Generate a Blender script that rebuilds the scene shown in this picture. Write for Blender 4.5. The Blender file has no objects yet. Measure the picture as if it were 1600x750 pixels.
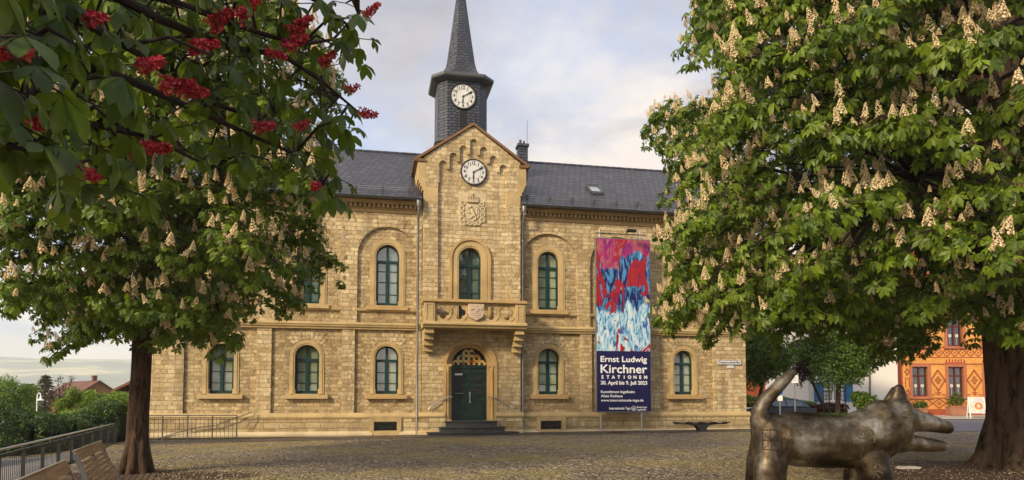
import bpy, bmesh, math, random
import numpy as np
from mathutils import Vector, Matrix, noise as mnoise

R = math.radians
random.seed(7)
rng = np.random.default_rng(11)
SC = bpy.context.scene
COL = SC.collection

# ------------------------------------------------------------------ camera
EYE = 1.6
FPX = 1100.0
PITCH = R(3.0)
cd = bpy.data.cameras.new('camera')
cam = bpy.data.objects.new('camera', cd)
COL.objects.link(cam)
cam.location = (0, 0, EYE)
cam.rotation_euler = (R(90) + PITCH, 0, 0)
cd.sensor_width = 36.0
cd.lens = FPX * 36 / 1600
cd.shift_y = (626 - 375 - FPX * math.tan(PITCH)) / 1600
cd.clip_start = 0.05
cd.clip_end = 15000
SC.camera = cam

# ------------------------------------------------------------------ exposure, sun, sky
SC.view_settings.view_transform = 'Standard'
SC.view_settings.look = 'None'
SC.view_settings.exposure = 0.0
SC.view_settings.gamma = 1.0
SC.view_settings.use_curve_mapping = False
SC.render.engine = 'CYCLES'
SC.cycles.max_bounces = 6
SC.cycles.volume_bounces = 3
SC.cycles.transparent_max_bounces = 8

SUN_EL = R(27)
SUN_H = Vector((-0.68, -0.73, 0)).normalized()      # horizontal direction towards the sun
SUN_DIR = Vector((SUN_H.x * math.cos(SUN_EL), SUN_H.y * math.cos(SUN_EL), math.sin(SUN_EL)))
sd = bpy.data.lights.new('sun', 'SUN')
sd.energy = 5.0
sd.angle = R(8)
sd.color = (1.0, 0.83, 0.56)
so = bpy.data.objects.new('sun', sd)
COL.objects.link(so)
so.location = (-40, -30, 40)
so.rotation_euler = SUN_DIR.to_track_quat('Z', 'Y').to_euler()

W = bpy.data.worlds.new('World')
SC.world = W
W.use_nodes = True
wt = W.node_tree
wt.nodes.clear()


def wn(t, **k):
    n = wt.nodes.new(t)
    for a, b in k.items():
        setattr(n, a, b)
    return n


def wl(a, b):
    wt.links.new(a, b)


sky = wn('ShaderNodeTexSky', sky_type='NISHITA', sun_disc=False, sun_elevation=SUN_EL,
         sun_rotation=math.atan2(SUN_H.x, SUN_H.y), altitude=150, air_density=1.2, dust_density=2.5, ozone_density=1.0)
bg_sky = wn('ShaderNodeBackground')
bg_sky.inputs['Strength'].default_value = 0.10
wl(sky.outputs[0], bg_sky.inputs['Color'])
tc = wn('ShaderNodeTexCoord')
sep = wn('ShaderNodeSeparateXYZ')
wl(tc.outputs['Generated'], sep.inputs[0])


def wmath(op, a, b=None, clamp=False):
    n = wn('ShaderNodeMath', operation=op, use_clamp=clamp)
    for i, v in enumerate((a, b)):
        if v is None:
            continue
        if isinstance(v, (int, float)):
            n.inputs[i].default_value = v
        else:
            wl(v, n.inputs[i])
    return n.outputs[0]


zz = wmath('ADD', wmath('MAXIMUM', sep.outputs['Z'], 0.0), 0.22)
cx = wmath('DIVIDE', sep.outputs['X'], zz)
cy = wmath('DIVIDE', sep.outputs['Y'], zz)
cv = wn('ShaderNodeCombineXYZ')
wl(cx, cv.inputs[0]); wl(cy, cv.inputs[1])


def wnoise(scale, detail, rough, w, dist=0.0):
    n = wn('ShaderNodeTexNoise', noise_dimensions='4D')
    n.inputs['Scale'].default_value = scale
    n.inputs['Detail'].default_value = detail
    n.inputs['Roughness'].default_value = rough
    n.inputs['Distortion'].default_value = dist
    n.inputs['W'].default_value = w
    wl(cv.outputs[0], n.inputs['Vector'])
    return n.outputs['Fac']


def wramp(fac, stops):
    n = wn('ShaderNodeValToRGB')
    el = n.color_ramp.elements
    while len(el) < len(stops):
        el.new(0.5)
    for e, (p, c) in zip(el, stops):
        e.position = p
        e.color = (*c, 1)
    wl(fac, n.inputs[0])
    return n.outputs[0]


cover = wramp(wnoise(1.1, 7, 0.55, 2.3, 0.4), [(0.44, (0, 0, 0)), (0.57, (1, 1, 1))])
body = wramp(wnoise(1.7, 6, 0.55, 7.1, 0.3), [(0.35, (0.43, 0.43, 0.50)), (0.47, (0.62, 0.59, 0.62)), (0.57, (0.98, 0.89, 0.81))])
# added cloud glow towards the unseen sun lifts the facade; horizon brighter and warmer
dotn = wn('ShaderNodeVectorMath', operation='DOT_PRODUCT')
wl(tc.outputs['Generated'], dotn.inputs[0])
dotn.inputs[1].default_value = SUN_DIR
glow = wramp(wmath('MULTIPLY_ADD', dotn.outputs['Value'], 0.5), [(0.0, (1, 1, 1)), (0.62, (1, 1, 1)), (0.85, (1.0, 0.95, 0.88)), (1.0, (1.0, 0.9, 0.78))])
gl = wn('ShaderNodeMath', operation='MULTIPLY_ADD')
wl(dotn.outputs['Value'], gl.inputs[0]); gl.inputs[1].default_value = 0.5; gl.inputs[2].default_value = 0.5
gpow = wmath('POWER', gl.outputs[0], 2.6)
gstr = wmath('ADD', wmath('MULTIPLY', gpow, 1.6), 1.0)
hor = wramp(sep.outputs['Z'], [(0.0, (1, 1, 1)), (0.10, (0.75, 0.75, 0.75)), (0.30, (0, 0, 0))])
mixh = wn('ShaderNodeMix', data_type='RGBA')
wl(wmath('MULTIPLY', hor, 0.6), mixh.inputs[0])
wl(body, mixh.inputs[6])
mixh.inputs[7].default_value = (0.98, 0.86, 0.74, 1)
bg_cl = wn('ShaderNodeBackground')
wl(mixh.outputs[2], bg_cl.inputs['Color'])
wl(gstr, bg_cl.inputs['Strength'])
# thin veil of blue between the clouds
bg_bl = wn('ShaderNodeBackground')
bg_bl.inputs['Color'].default_value = (0.46, 0.54, 0.77, 1)
bg_bl.inputs['Strength'].default_value = 0.70
addsh = wn('ShaderNodeAddShader')
wl(bg_sky.outputs[0], addsh.inputs[0]); wl(bg_bl.outputs[0], addsh.inputs[1])
mixs = wn('ShaderNodeMixShader')
wl(cover, mixs.inputs[0])
wl(addsh.outputs[0], mixs.inputs[1])
wl(bg_cl.outputs[0], mixs.inputs[2])
wout = wn('ShaderNodeOutputWorld')
wl(mixs.outputs[0], wout.inputs['Surface'])


# ------------------------------------------------------------------ geometry helpers
def ray(px, py):
    s = 626 - 375 - FPX * math.tan(PITCH)
    a = (px - 800) / FPX
    b = -(py - 375 - s) / FPX
    return a, math.cos(PITCH) - b * math.sin(PITCH), b * math.cos(PITCH) + math.sin(PITCH)


def at(px, py, y):
    """world point seen at a pixel of the photograph, at distance y"""
    dx, dy, dz = ray(px, py)
    t = y / dy
    return Vector((t * dx, y, EYE + t * dz))


def proj(P):
    P = np.asarray(P, float).reshape(-1, 3)
    s = 626 - 375 - FPX * math.tan(PITCH)
    z = P[:, 2] - EYE
    yc = z * math.cos(PITCH) - P[:, 1] * math.sin(PITCH)
    zc = P[:, 1] * math.cos(PITCH) + z * math.sin(PITCH)
    zc = np.where(zc < 0.05, 0.05, zc)
    return np.stack([800 + FPX * P[:, 0] / zc, 375 + s - FPX * yc / zc], 1)


def in_poly(q, poly):
    x, y = q[:, 0], q[:, 1]
    r = np.zeros(len(q), bool)
    n = len(poly)
    for i in range(n):
        x1, y1 = poly[i]
        x2, y2 = poly[(i + 1) % n]
        c = ((y1 > y) != (y2 > y)) & (x < (x2 - x1) * (y - y1) / ((y2 - y1) or 1e-9) + x1)
        r ^= c
    return r


def clamp(v, a, b):
    return max(a, min(b, v))


def smooth(a, b, x):
    t = clamp((x - a) / (b - a), 0, 1)
    return t * t * (3 - 2 * t)


def zg(x, y):
    z = 0.02 + 0.0075 * clamp(y - 6, 0, 28) + 0.012 * clamp(y - 34, 0, 30)
    z += 0.012 * clamp(x, -20, 0) + 0.006 * clamp(x, 0, 30)
    s = (-9.0 - 0.424 * (clamp(y, 0, 4000) - 13)) - x          # metres beyond the railing on the left
    z -= 0.25 * smooth(0.5, 2.5, s)
    if s > 8:
        z -= 62 * smooth(8, 700, s)
    elif y > 120:
        z -= 62 * smooth(120, 900, y)
    return z


class MB:
    def __init__(s):
        s.v = []; s.f = []; s.m = []; s.mi = 0

    def add(s, vs, fs):
        o = len(s.v)
        s.v += [tuple(v) for v in vs]
        s.f += [tuple(i + o for i in f) for f in fs]
        s.m += [s.mi] * len(fs)

    def box(s, x0, x1, y0, y1, z0, z1):
        s.add([(x0, y0, z0), (x1, y0, z0), (x1, y1, z0), (x0, y1, z0), (x0, y0, z1), (x1, y0, z1), (x1, y1, z1), (x0, y1, z1)],
              [(0, 3, 2, 1), (4, 5, 6, 7), (0, 1, 5, 4), (1, 2, 6, 5), (2, 3, 7, 6), (3, 0, 4, 7)])

    def bar(s, a, b, w, h, up=(0, 0, 1)):
        a = Vector(a); b = Vector(b)
        d = (b - a).normalized()
        u = Vector(up)
        r = d.cross(u)
        if r.length < 1e-4:
            r = d.cross(Vector((1, 0, 0)))
        r.normalize()
        u = r.cross(d)
        vs = []
        for p in (a, b):
            for i, j in ((-1, -1), (1, -1), (1, 1), (-1, 1)):
                vs.append(p + r * (i * w / 2) + u * (j * h / 2))
        s.add(vs, [(0, 1, 2, 3), (7, 6, 5, 4), (0, 4, 5, 1), (1, 5, 6, 2), (2, 6, 7, 3), (3, 7, 4, 0)])

    def tube(s, pts, rad, n=8, cap=True, k=1.0, kdir=None):
        pts = [Vector(p) for p in pts]
        if isinstance(rad, (int, float)):
            rad = [rad] * len(pts)
        vs = []
        fs = []
        prev = None
        for i, p in enumerate(pts):
            d = (pts[min(i + 1, len(pts) - 1)] - pts[max(i - 1, 0)])
            d = d.normalized() if d.length > 1e-9 else Vector((0, 0, 1))
            if kdir is not None:
                u = Vector(kdir)
                u = (u - d * u.dot(d)).normalized()
            elif prev is None:
                u = d.orthogonal().normalized()
            else:
                u = (prev - d * prev.dot(d))
                u = u.normalized() if u.length > 1e-6 else d.orthogonal().normalized()
            prev = u
            w = d.cross(u)
            for j in range(n):
                a = 2 * math.pi * j / n
                vs.append(p + u * (math.cos(a) * rad[i] * k) + w * (math.sin(a) * rad[i]))
        for i in range(len(pts) - 1):
            for j in range(n):
                j2 = (j + 1) % n
                fs.append((i * n + j, i * n + j2, (i + 1) * n + j2, (i + 1) * n + j))
        if cap:
            fs.append(tuple(range(n - 1, -1, -1)))
            fs.append(tuple((len(pts) - 1) * n + j for j in range(n)))
        s.add(vs, fs)

    def lathe(s, prof, c=(0, 0, 0), n=16, axis='Z'):
        vs = []; fs = []
        for r, z in prof:
            for j in range(n):
                a = 2 * math.pi * j / n
                if axis == 'Z':
                    vs.append((c[0] + r * math.cos(a), c[1] + r * math.sin(a), c[2] + z))
                else:
                    vs.append((c[0] + r * math.cos(a), c[1] + z, c[2] + r * math.sin(a)))
        for i in range(len(prof) - 1):
            for j in range(n):
                j2 = (j + 1) % n
                fs.append((i * n + j, i * n + j2, (i + 1) * n + j2, (i + 1) * n + j))
        fs.append(tuple(range(n - 1, -1, -1)))
        fs.append(tuple((len(prof) - 1) * n + j for j in range(n)))
        s.add(vs, fs)

    def ball(s, c, r, n=8, m=6, sq=(1, 1, 1)):
        vs = [(c[0], c[1], c[2] - r * sq[2])]; fs = []
        for i in range(1, m):
            t = math.pi * i / m
            for j in range(n):
                a = 2 * math.pi * j / n
                vs.append((c[0] + r * sq[0] * math.sin(t) * math.cos(a), c[1] + r * sq[1] * math.sin(t) * math.sin(a), c[2] - r * sq[2] * math.cos(t)))
        vs.append((c[0], c[1], c[2] + r * sq[2]))
        for j in range(n):
            fs.append((0, 1 + (j + 1) % n, 1 + j))
            fs.append((len(vs) - 1, 1 + (m - 2) * n + j, 1 + (m - 2) * n + (j + 1) % n))
        for i in range(m - 2):
            for j in range(n):
                fs.append((1 + i * n + j, 1 + i * n + (j + 1) % n, 1 + (i + 1) * n + (j + 1) % n, 1 + (i + 1) * n + j))
        s.add(vs, fs)

    def torus(s, c, r1, r2, n=20, m=6, a0=0, a1=2 * math.pi, depth=1.0):
        """ring in the XZ plane"""
        pts = [(c[0] + r1 * math.cos(a0 + (a1 - a0) * i / n), c[1], c[2] + r1 * math.sin(a0 + (a1 - a0) * i / n)) for i in range(n + 1)]
        s.tube(pts, r2, m, True)

    def prism(s, poly, y0, y1):
        """outline (x, z) extruded from y0 to y1"""
        n = len(poly)
        vs = [(x, y0, z) for x, z in poly] + [(x, y1, z) for x, z in poly]
        fs = [tuple(range(n)), tuple(range(2 * n - 1, n - 1, -1))]
        for i in range(n):
            j = (i + 1) % n
            fs.append((i, i + n, j + n, j))
        s.add(vs, fs)

    def band(s, pin, pout, y0, y1):
        """strip between two open outlines (x, z), front at y0, back at y1"""
        n = len(pin)
        vs = [(x, y0, z) for x, z in pin] + [(x, y0, z) for x, z in pout] + [(x, y1, z) for x, z in pin] + [(x, y1, z) for x, z in pout]
        fs = []
        for i in range(n - 1):
            j = i + 1
            fs.append((i, n + i, n + j, j))
            fs.append((i, j, 2 * n + j, 2 * n + i))
            fs.append((n + i, 3 * n + i, 3 * n + j, n + j))
        fs.append((0, 2 * n, 3 * n, n))
        fs.append((n - 1, 2 * n - 1, 4 * n - 1, 3 * n - 1))
        s.add(vs, fs)

    def sheet(s, poly, y):
        s.add([(x, y, z) for x, z in poly], [tuple(range(len(poly)))])

    def mesh(s, name, mats, smooth=False):
        me = bpy.data.meshes.new(name)
        me.from_pydata(s.v, [], s.f)
        if not isinstance(mats, (list, tuple)):
            mats = [mats]
        for m in mats:
            me.materials.append(m)
        if len(mats) > 1:
            me.polygons.foreach_set('material_index', s.m)
        bm = bmesh.new()
        bm.from_mesh(me)
        bmesh.ops.recalc_face_normals(bm, faces=bm.faces)
        bm.to_mesh(me)
        bm.free()
        if smooth:
            me.polygons.foreach_set('use_smooth', [True] * len(me.polygons))
            if smooth != 'all':
                try:
                    me.set_sharp_from_angle(angle=R(40))
                except Exception:
                    pass
        me.update()
        return me

    def build(s, name, mats, parent=None, smooth=False, bevel=0):
        o = bpy.data.objects.new(name, s.mesh(name, mats, smooth))
        COL.objects.link(o)
        o.parent = parent
        if bevel:
            md = o.modifiers.new('bevel', 'BEVEL')
            md.width = bevel
            md.segments = 2
            md.limit_method = 'ANGLE'
        return o


def tag(o, label=None, cat=None, group=None, kind=None):
    if label: o['label'] = label
    if cat: o['category'] = cat
    if group: o['group'] = group
    if kind: o['kind'] = kind
    return o


def empty(name, loc, label, cat, rz=0, group=None):
    o = bpy.data.objects.new(name, None)
    COL.objects.link(o)
    o.location = loc
    o.rotation_euler = (0, 0, rz)
    o.empty_display_size = 0.3
    return tag(o, label, cat, group)


def kids(o):
    return [c for c in bpy.data.objects if c.parent == o]


def copy_tree(o, parent=None):
    c = o.copy()
    COL.objects.link(c)
    c.parent = parent
    for ch in kids(o):
        copy_tree(ch, c)
    return c


def arch(cx, w, zb, zs, n=14, grow=0.0, k=1.0):
    """open outline of a round-headed opening, left foot to right foot"""
    r = w / 2 + grow
    p = [(cx - r, zb)]
    for i in range(n + 1):
        a = math.pi - math.pi * i / n
        p.append((cx + r * math.cos(a), zs + r * math.sin(a) * k))
    p.append((cx + r, zb))
    return p


def wall_row(mb, x0, x1, z0, z1, ops, y, depth, n=14):
    """flat wall with openings; ops = (cx, w, zb, zs or ztop, arched)"""
    cur = x0
    for (cx_, w, zb, zs, ar) in sorted(ops):
        a, b = cx_ - w / 2, cx_ + w / 2
        if a > cur + 1e-4:
            mb.add([(cur, y, z0), (a, y, z0), (a, y, z1), (cur, y, z1)], [(0, 1, 2, 3)])
        if zb > z0 + 1e-4:
            mb.add([(a, y, z0), (b, y, z0), (b, y, zb), (a, y, zb)], [(0, 1, 2, 3)])
        top = arch(cx_, w, zb, zs, n)[1:-1] if ar else [(a, zs), (b, zs)]
        for (p, q) in zip(top, top[1:]):
            if z1 > max(p[1], q[1]) + 1e-4:
                mb.add([(p[0], y, p[1]), (q[0], y, q[1]), (q[0], y, z1), (p[0], y, z1)], [(0, 1, 2, 3)])
        path = [(a, zb)] + top + [(b, zb), (a, zb)]
        for (p, q) in zip(path, path[1:]):
            mb.add([(p[0], y, p[1]), (q[0], y, q[1]), (q[0], y + depth, q[1]), (p[0], y + depth, p[1])], [(0, 1, 2, 3)])
        cur = b
    if x1 > cur + 1e-4:
        mb.add([(cur, y, z0), (x1, y, z0), (x1, y, z1), (cur, y, z1)], [(0, 1, 2, 3)])


def np_obj(name, V, F, mat, parent=None, tint=None, smooth=False):
    V = np.asarray(V, np.float32)
    F = np.asarray(F, np.int32)
    me = bpy.data.meshes.new(name)
    k = F.shape[1]
    me.vertices.add(len(V)); me.vertices.foreach_set('co', V.ravel())
    me.loops.add(F.size); me.loops.foreach_set('vertex_index', F.ravel())
    me.polygons.add(len(F))
    me.polygons.foreach_set('loop_start', np.arange(0, F.size, k, dtype=np.int32))
    me.update(calc_edges=True)
    if tint is not None:
        a = me.attributes.new('tint', 'FLOAT', 'FACE')
        a.data.foreach_set('value', np.asarray(tint, np.float32))
    if smooth:
        me.polygons.foreach_set('use_smooth', np.ones(len(F), bool))
    me.materials.append(mat)
    me.validate()
    o = bpy.data.objects.new(name, me)
    COL.objects.link(o)
    o.parent = parent
    return o


_tcache = {}


def text_geo(body):
    """flat letter outlines: vertices (x, y) and faces, from the built-in font"""
    if body in _tcache:
        return _tcache[body]
    cu = bpy.data.curves.new('lettering', 'FONT')
    cu.body = body
    cu.size = 1.0
    cu.resolution_u = 4
    o = bpy.data.objects.new('lettering', cu)
    COL.objects.link(o)
    bpy.context.view_layer.update()
    dg = bpy.context.evaluated_depsgraph_get()
    me = bpy.data.meshes.new_from_object(o.evaluated_get(dg))
    v = [(p.co.x, p.co.y) for p in me.vertices]
    f = [tuple(p.vertices) for p in me.polygons]
    bpy.data.objects.remove(o)
    bpy.data.curves.remove(cu)
    bpy.data.meshes.remove(me)
    _tcache[body] = (v, f)
    return v, f


def put_text(mb, body, x, z, y, width=None, height=None, align='L', fat=0.0):
    """letters in the XZ plane at depth y (facing -Y); x, z = left/centre and baseline; height = capital height"""
    v, f = text_geo(body)
    xs = [p[0] for p in v]
    x0, x1 = min(xs), max(xs)
    cap = 0.69
    if height and width:
        sx = width / (x1 - x0); sz = height / cap
    elif width:
        sx = sz = width / (x1 - x0)
    else:
        sx = sz = height / cap
    ox = x if align == 'L' else x - (x1 - x0) * sx / 2
    offs = [(0, 0)] if not fat else [(-fat, 0), (fat, 0), (0, fat), (0, -fat)]
    for i, (fx, fz) in enumerate(offs):
        mb.add([(ox + (p[0] - x0) * sx + fx, y - i * 0.0004, z + p[1] * sz + fz) for p in v], f)


# ------------------------------------------------------------------ materials
class NT:
    def __init__(s, name):
        s.m = bpy.data.materials.new(name)
        s.m.use_nodes = True
        s.t = s.m.node_tree
        s.t.nodes.clear()
        s.out = s.n('ShaderNodeOutputMaterial')

    def n(s, t, ins=None, **k):
        nd = s.t.nodes.new(t)
        for a, b in k.items():
            setattr(nd, a, b)
        for a, b in (ins or {}).items():
            s.set(nd.inputs[a], b)
        return nd

    def set(s, sock, v):
        if hasattr(v, 'is_output'):
            s.t.links.new(v, sock)
        elif isinstance(v, (tuple, list)) and len(v) == 3 and sock.type == 'RGBA':
            sock.default_value = (*v, 1)
        else:
            sock.default_value = v

    def math(s, op, a, b=0.0, c=None, cl=False):
        nd = s.n('ShaderNodeMath', {0: a, 1: b}, operation=op, use_clamp=cl)
        if c is not None:
            s.set(nd.inputs[2], c)
        return nd.outputs[0]

    def mix(s, fac, a, b, mode='MIX'):
        nd = s.n('ShaderNodeMix', data_type='RGBA', blend_type=mode)
        s.set(nd.inputs[0], fac); s.set(nd.inputs[6], a); s.set(nd.inputs[7], b)
        return nd.outputs[2]

    def noise(s, vec, scale, detail=4, rough=0.55, out='Fac', dist=0.0):
        nd = s.n('ShaderNodeTexNoise', {'Scale': scale, 'Detail': detail, 'Roughness': rough, 'Distortion': dist})
        if vec is not None:
            s.set(nd.inputs['Vector'], vec)
        return nd.outputs[out]

    def ramp(s, fac, stops, interp='LINEAR'):
        nd = s.n('ShaderNodeValToRGB', {0: fac})
        nd.color_ramp.interpolation = interp
        el = nd.color_ramp.elements
        while len(el) < len(stops):
            el.new(0.5)
        for e, (p, c) in zip(el, stops):
            e.position = p
            e.color = (c, c, c, 1) if isinstance(c, (int, float)) else (*c, 1)
        return nd.outputs[0]

    def obj(s):
        return s.n('ShaderNodeTexCoord').outputs['Object']

    def bump(s, h, strength=0.5, dist=0.02, normal=None):
        nd = s.n('ShaderNodeBump', {'Height': h, 'Strength': strength, 'Distance': dist})
        if normal is not None:
            s.set(nd.inputs['Normal'], normal)
        return nd.outputs[0]

    def pbr(s, color, rough=0.8, metal=0.0, spec=0.3, normal=None):
        b = s.n('ShaderNodeBsdfPrincipled', {'Base Color': color, 'Roughness': rough, 'Metallic': metal, 'Specular IOR Level': spec})
        if normal is not None:
            s.set(b.inputs['Normal'], normal)
        s.t.links.new(b.outputs[0], s.out.inputs['Surface'])
        return b


def sh(c, k):
    return tuple(min(1, x * k) for x in c)


def plain(name, c, rough=0.7, metal=0.0, var=0.18, scale=3.0, bump=0.0, bscale=30.0, spec=0.3):
    t = NT(name)
    v = t.obj()
    n1 = t.noise(v, scale, 6, 0.6)
    col = t.ramp(n1, [(0.25, sh(c, 1 - var)), (0.5, c), (0.75, sh(c, 1 + var))])
    nm = t.bump(t.noise(v, bscale, 4), bump, 0.02) if bump else None
    t.pbr(col, rough, metal, spec, nm)
    return t.m


def stone(name, c1, c2, mortar, row, bw, msize=0.012, bump=0.6, rough_amt=1.0, wob=0.03, tone=0.25):
    t = NT(name)
    v = t.obj()
    sx = t.n('ShaderNodeSeparateXYZ', {0: v})
    hx = t.math('ADD', sx.outputs[0], t.math('MULTIPLY', sx.outputs[1], 0.93))
    nz = t.noise(v, 1.7, 3, 0.5, 'Color')
    ns = t.n('ShaderNodeSeparateXYZ', {0: nz})
    hx = t.math('ADD', hx, t.math('MULTIPLY', ns.outputs[0], wob * 4))
    hz = t.math('ADD', sx.outputs[2], t.math('MULTIPLY', ns.outputs[1], wob))
    vec = t.n('ShaderNodeCombineXYZ', {0: hx, 1: hz}).outputs[0]

    def brick(w, r, sq, fq, off):
        b = t.n('ShaderNodeTexBrick', {'Vector': vec, 'Color1': c1, 'Color2': c2, 'Mortar': mortar, 'Scale': 1.0, 'Mortar Size': msize,
                                      'Mortar Smooth': 0.35, 'Bias': 0.0, 'Brick Width': w, 'Row Height': r})
        b.squash = sq; b.squash_frequency = fq; b.offset = off; b.offset_frequency = 2
        return b
    b1 = brick(bw, row, 0.62, 3, 0.47)
    b2 = brick(bw * 0.71, row, 1.5, 2, 0.36)
    sel = t.ramp(t.noise(vec, 0.55, 2), [(0.47, 0.0), (0.53, 1.0)])
    col = t.mix(sel, b1.outputs['Color'], b2.outputs['Color'])
    fac = t.mix(sel, b1.outputs['Fac'], b2.outputs['Fac'])
    big = t.noise(v, 0.42, 5, 0.6)
    fine = t.noise(v, 9.0, 6, 0.7)
    col = t.mix(t.ramp(big, [(0.38, 0.0), (0.72, 0.65)]), col, t.mix(0.45, col, (0.42, 0.27, 0.11), 'MIX'))
    col = t.mix(1.0, col, t.ramp(fine, [(0.25, 1 - tone * 1.5), (0.5, 1.0), (0.78, 1 + tone)]), 'MULTIPLY')
    pits = t.noise(v, 28.0, 4, 0.75)
    grey = t.noise(vec, 2.3, 3, 0.6)
    col = t.mix(t.ramp(grey, [(0.55, 0.0), (0.72, 0.5)]), col, (0.47, 0.40, 0.29))
    strk = t.noise(t.n('ShaderNodeMapping', {'Vector': v, 'Scale': (1.6, 1.6, 0.16)}).outputs[0], 1.2, 5, 0.65)
    col = t.mix(t.ramp(strk, [(0.48, 0.0), (0.74, 0.55)]), col, (0.17, 0.125, 0.075))
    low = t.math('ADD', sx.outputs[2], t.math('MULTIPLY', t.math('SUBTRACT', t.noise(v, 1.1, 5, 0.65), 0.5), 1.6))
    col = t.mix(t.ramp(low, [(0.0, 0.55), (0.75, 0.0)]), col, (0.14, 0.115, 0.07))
    col = t.mix(t.ramp(pits, [(0.62, 0.0), (0.75, 0.55)]), col, sh(c2, 0.45))
    h = t.math('MULTIPLY', t.math('SUBTRACT', 1.0, fac), 0.7)
    h = t.math('ADD', h, t.math('MULTIPLY', fine, 0.7 * rough_amt))
    h = t.math('ADD', h, t.math('MULTIPLY', t.noise(vec, 3.5, 3), 0.8 * rough_amt))
    t.pbr(col, 0.9, 0.0, 0.15, t.bump(h, bump, 0.035))
    return t.m


M = {}
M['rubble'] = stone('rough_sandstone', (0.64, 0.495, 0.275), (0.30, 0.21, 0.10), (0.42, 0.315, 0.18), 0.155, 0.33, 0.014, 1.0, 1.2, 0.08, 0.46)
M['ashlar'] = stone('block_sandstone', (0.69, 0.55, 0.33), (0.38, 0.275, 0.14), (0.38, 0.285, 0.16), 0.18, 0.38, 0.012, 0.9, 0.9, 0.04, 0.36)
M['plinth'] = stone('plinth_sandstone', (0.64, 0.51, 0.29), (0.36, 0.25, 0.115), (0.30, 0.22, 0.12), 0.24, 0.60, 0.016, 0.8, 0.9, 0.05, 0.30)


def dressed(name, c):
    t = NT(name)
    v = t.obj()
    a = t.noise(v, 1.1, 5, 0.6)
    b = t.noise(v, 14, 5, 0.7)
    col = t.ramp(a, [(0.28, sh(c, 0.72)), (0.52, c), (0.75, sh(c, 1.18))])
    col = t.mix(1.0, col, t.ramp(b, [(0.25, 0.80), (0.5, 1.0), (0.8, 1.12)]), 'MULTIPLY')
    t.pbr(col, 0.88, 0, 0.15, t.bump(b, 0.25, 0.01))
    return t.m


M['trim'] = dressed('dressed_sandstone', (0.48, 0.35, 0.172))
M['trim2'] = dressed('brown_sandstone', (0.46, 0.305, 0.135))
M['trimp'] = dressed('pale_carved_stone', (0.56, 0.45, 0.28))
M['pink'] = dressed('pinkish_shield_stone', (0.55, 0.42, 0.31))
M['brownmetal'] = plain('brown_flashing', (0.20, 0.105, 0.045), 0.55, 0.2)
M['cornice'] = dressed('brown_cornice', (0.38, 0.255, 0.12))


def slate(name, c, row, bw, var=0.3):
    t = NT(name)
    v = t.obj()
    sx = t.n('ShaderNodeSeparateXYZ', {0: v})
    h = t.math('ADD', sx.outputs[0], t.math('MULTIPLY', sx.outputs[1], 0.35))
    z = t.math('ADD', sx.outputs[2], t.math('MULTIPLY', t.noise(v, 2.0, 2), 0.03))
    vec = t.n('ShaderNodeCombineXYZ', {0: h, 1: z}).outputs[0]
    b = t.n('ShaderNodeTexBrick', {'Vector': vec, 'Color1': sh(c, 1 + var), 'Color2': sh(c, 1 - var), 'Mortar': sh(c, 0.12), 'Scale': 1.0,
                                  'Mortar Size': row * 0.17, 'Mortar Smooth': 0.2, 'Brick Width': bw, 'Row Height': row})
    fr = t.math('FRACT', t.math('DIVIDE', z, row))
    hgt = t.math('SUBTRACT', 1.0, fr)
    col = t.mix(1.0, b.outputs['Color'], t.ramp(t.noise(v, 0.8, 5), [(0.3, 0.8), (0.7, 1.25)]), 'MULTIPLY')
    hh = t.math('SUBTRACT', hgt, t.math('MULTIPLY', b.outputs['Fac'], 0.6))
    t.pbr(col, 0.48, 0, 0.45, t.bump(hh, 0.8, 0.03))
    return t.m


M['slate'] = slate('roof_slate', (0.046, 0.046, 0.064), 0.155, 0.30, 0.42)
M['slate2'] = slate('turret_slate', (0.044, 0.047, 0.062), 0.14, 0.30, 0.25)
M['zinc'] = plain('grey_zinc', (0.26, 0.26, 0.26), 0.42, 0.7, 0.2, 2.0)
M['darkzinc'] = plain('weathered_zinc', (0.10, 0.10, 0.10), 0.5, 0.5, 0.2, 2.0)
M['steel'] = plain('stainless_rail', (0.45, 0.45, 0.44), 0.3, 0.9, 0.1)
M['teal'] = plain('dark_teal_paint', (0.007, 0.036, 0.036), 0.4, 0, 0.2, 4.0, spec=0.4)
M['door'] = plain('blackish_green_paint', (0.008, 0.024, 0.022), 0.38, 0, 0.25, 3.0, spec=0.4)
M['black'] = plain('matt_black', (0.012, 0.012, 0.013), 0.7)
M['white'] = plain('white_enamel', (0.78, 0.77, 0.74), 0.5, 0, 0.05)
M['cream'] = plain('clock_face_white', (0.62, 0.61, 0.57), 0.5, 0, 0.08)
M['darkgrey'] = plain('anthracite_metal', (0.045, 0.047, 0.05), 0.5, 0.4)
M['greystep'] = plain('dark_basalt', (0.055, 0.055, 0.055), 0.6, 0, 0.3, 5.0, 0.2)


def glass(name, c, rough=0.05):
    t = NT(name)
    v = t.obj()
    col = t.ramp(t.noise(v, 1.3, 3), [(0.35, sh(c, 0.7)), (0.65, sh(c, 1.25))])
    col = t.mix(1.0, col, t.ramp(t.n('ShaderNodeObjectInfo').outputs['Random'], [(0.0, 0.55), (1.0, 1.35)]), 'MULTIPLY')
    nm = t.bump(t.noise(v, 2.2, 2), 0.06, 0.05)
    b = t.pbr(col, rough, 0, 0.9, nm)
    b.inputs['IOR'].default_value = 1.7
    return t.m


M['pane'] = glass('curtained_glass', (0.25, 0.29, 0.19))
M['door_glass'] = plain('dark_door_panel', (0.02, 0.022, 0.022), 0.35)
M['pane_dark'] = glass('dark_glass', (0.02, 0.025, 0.022))
M['pane_up'] = glass('upper_glass', (0.10, 0.14, 0.12), 0.02)


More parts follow.
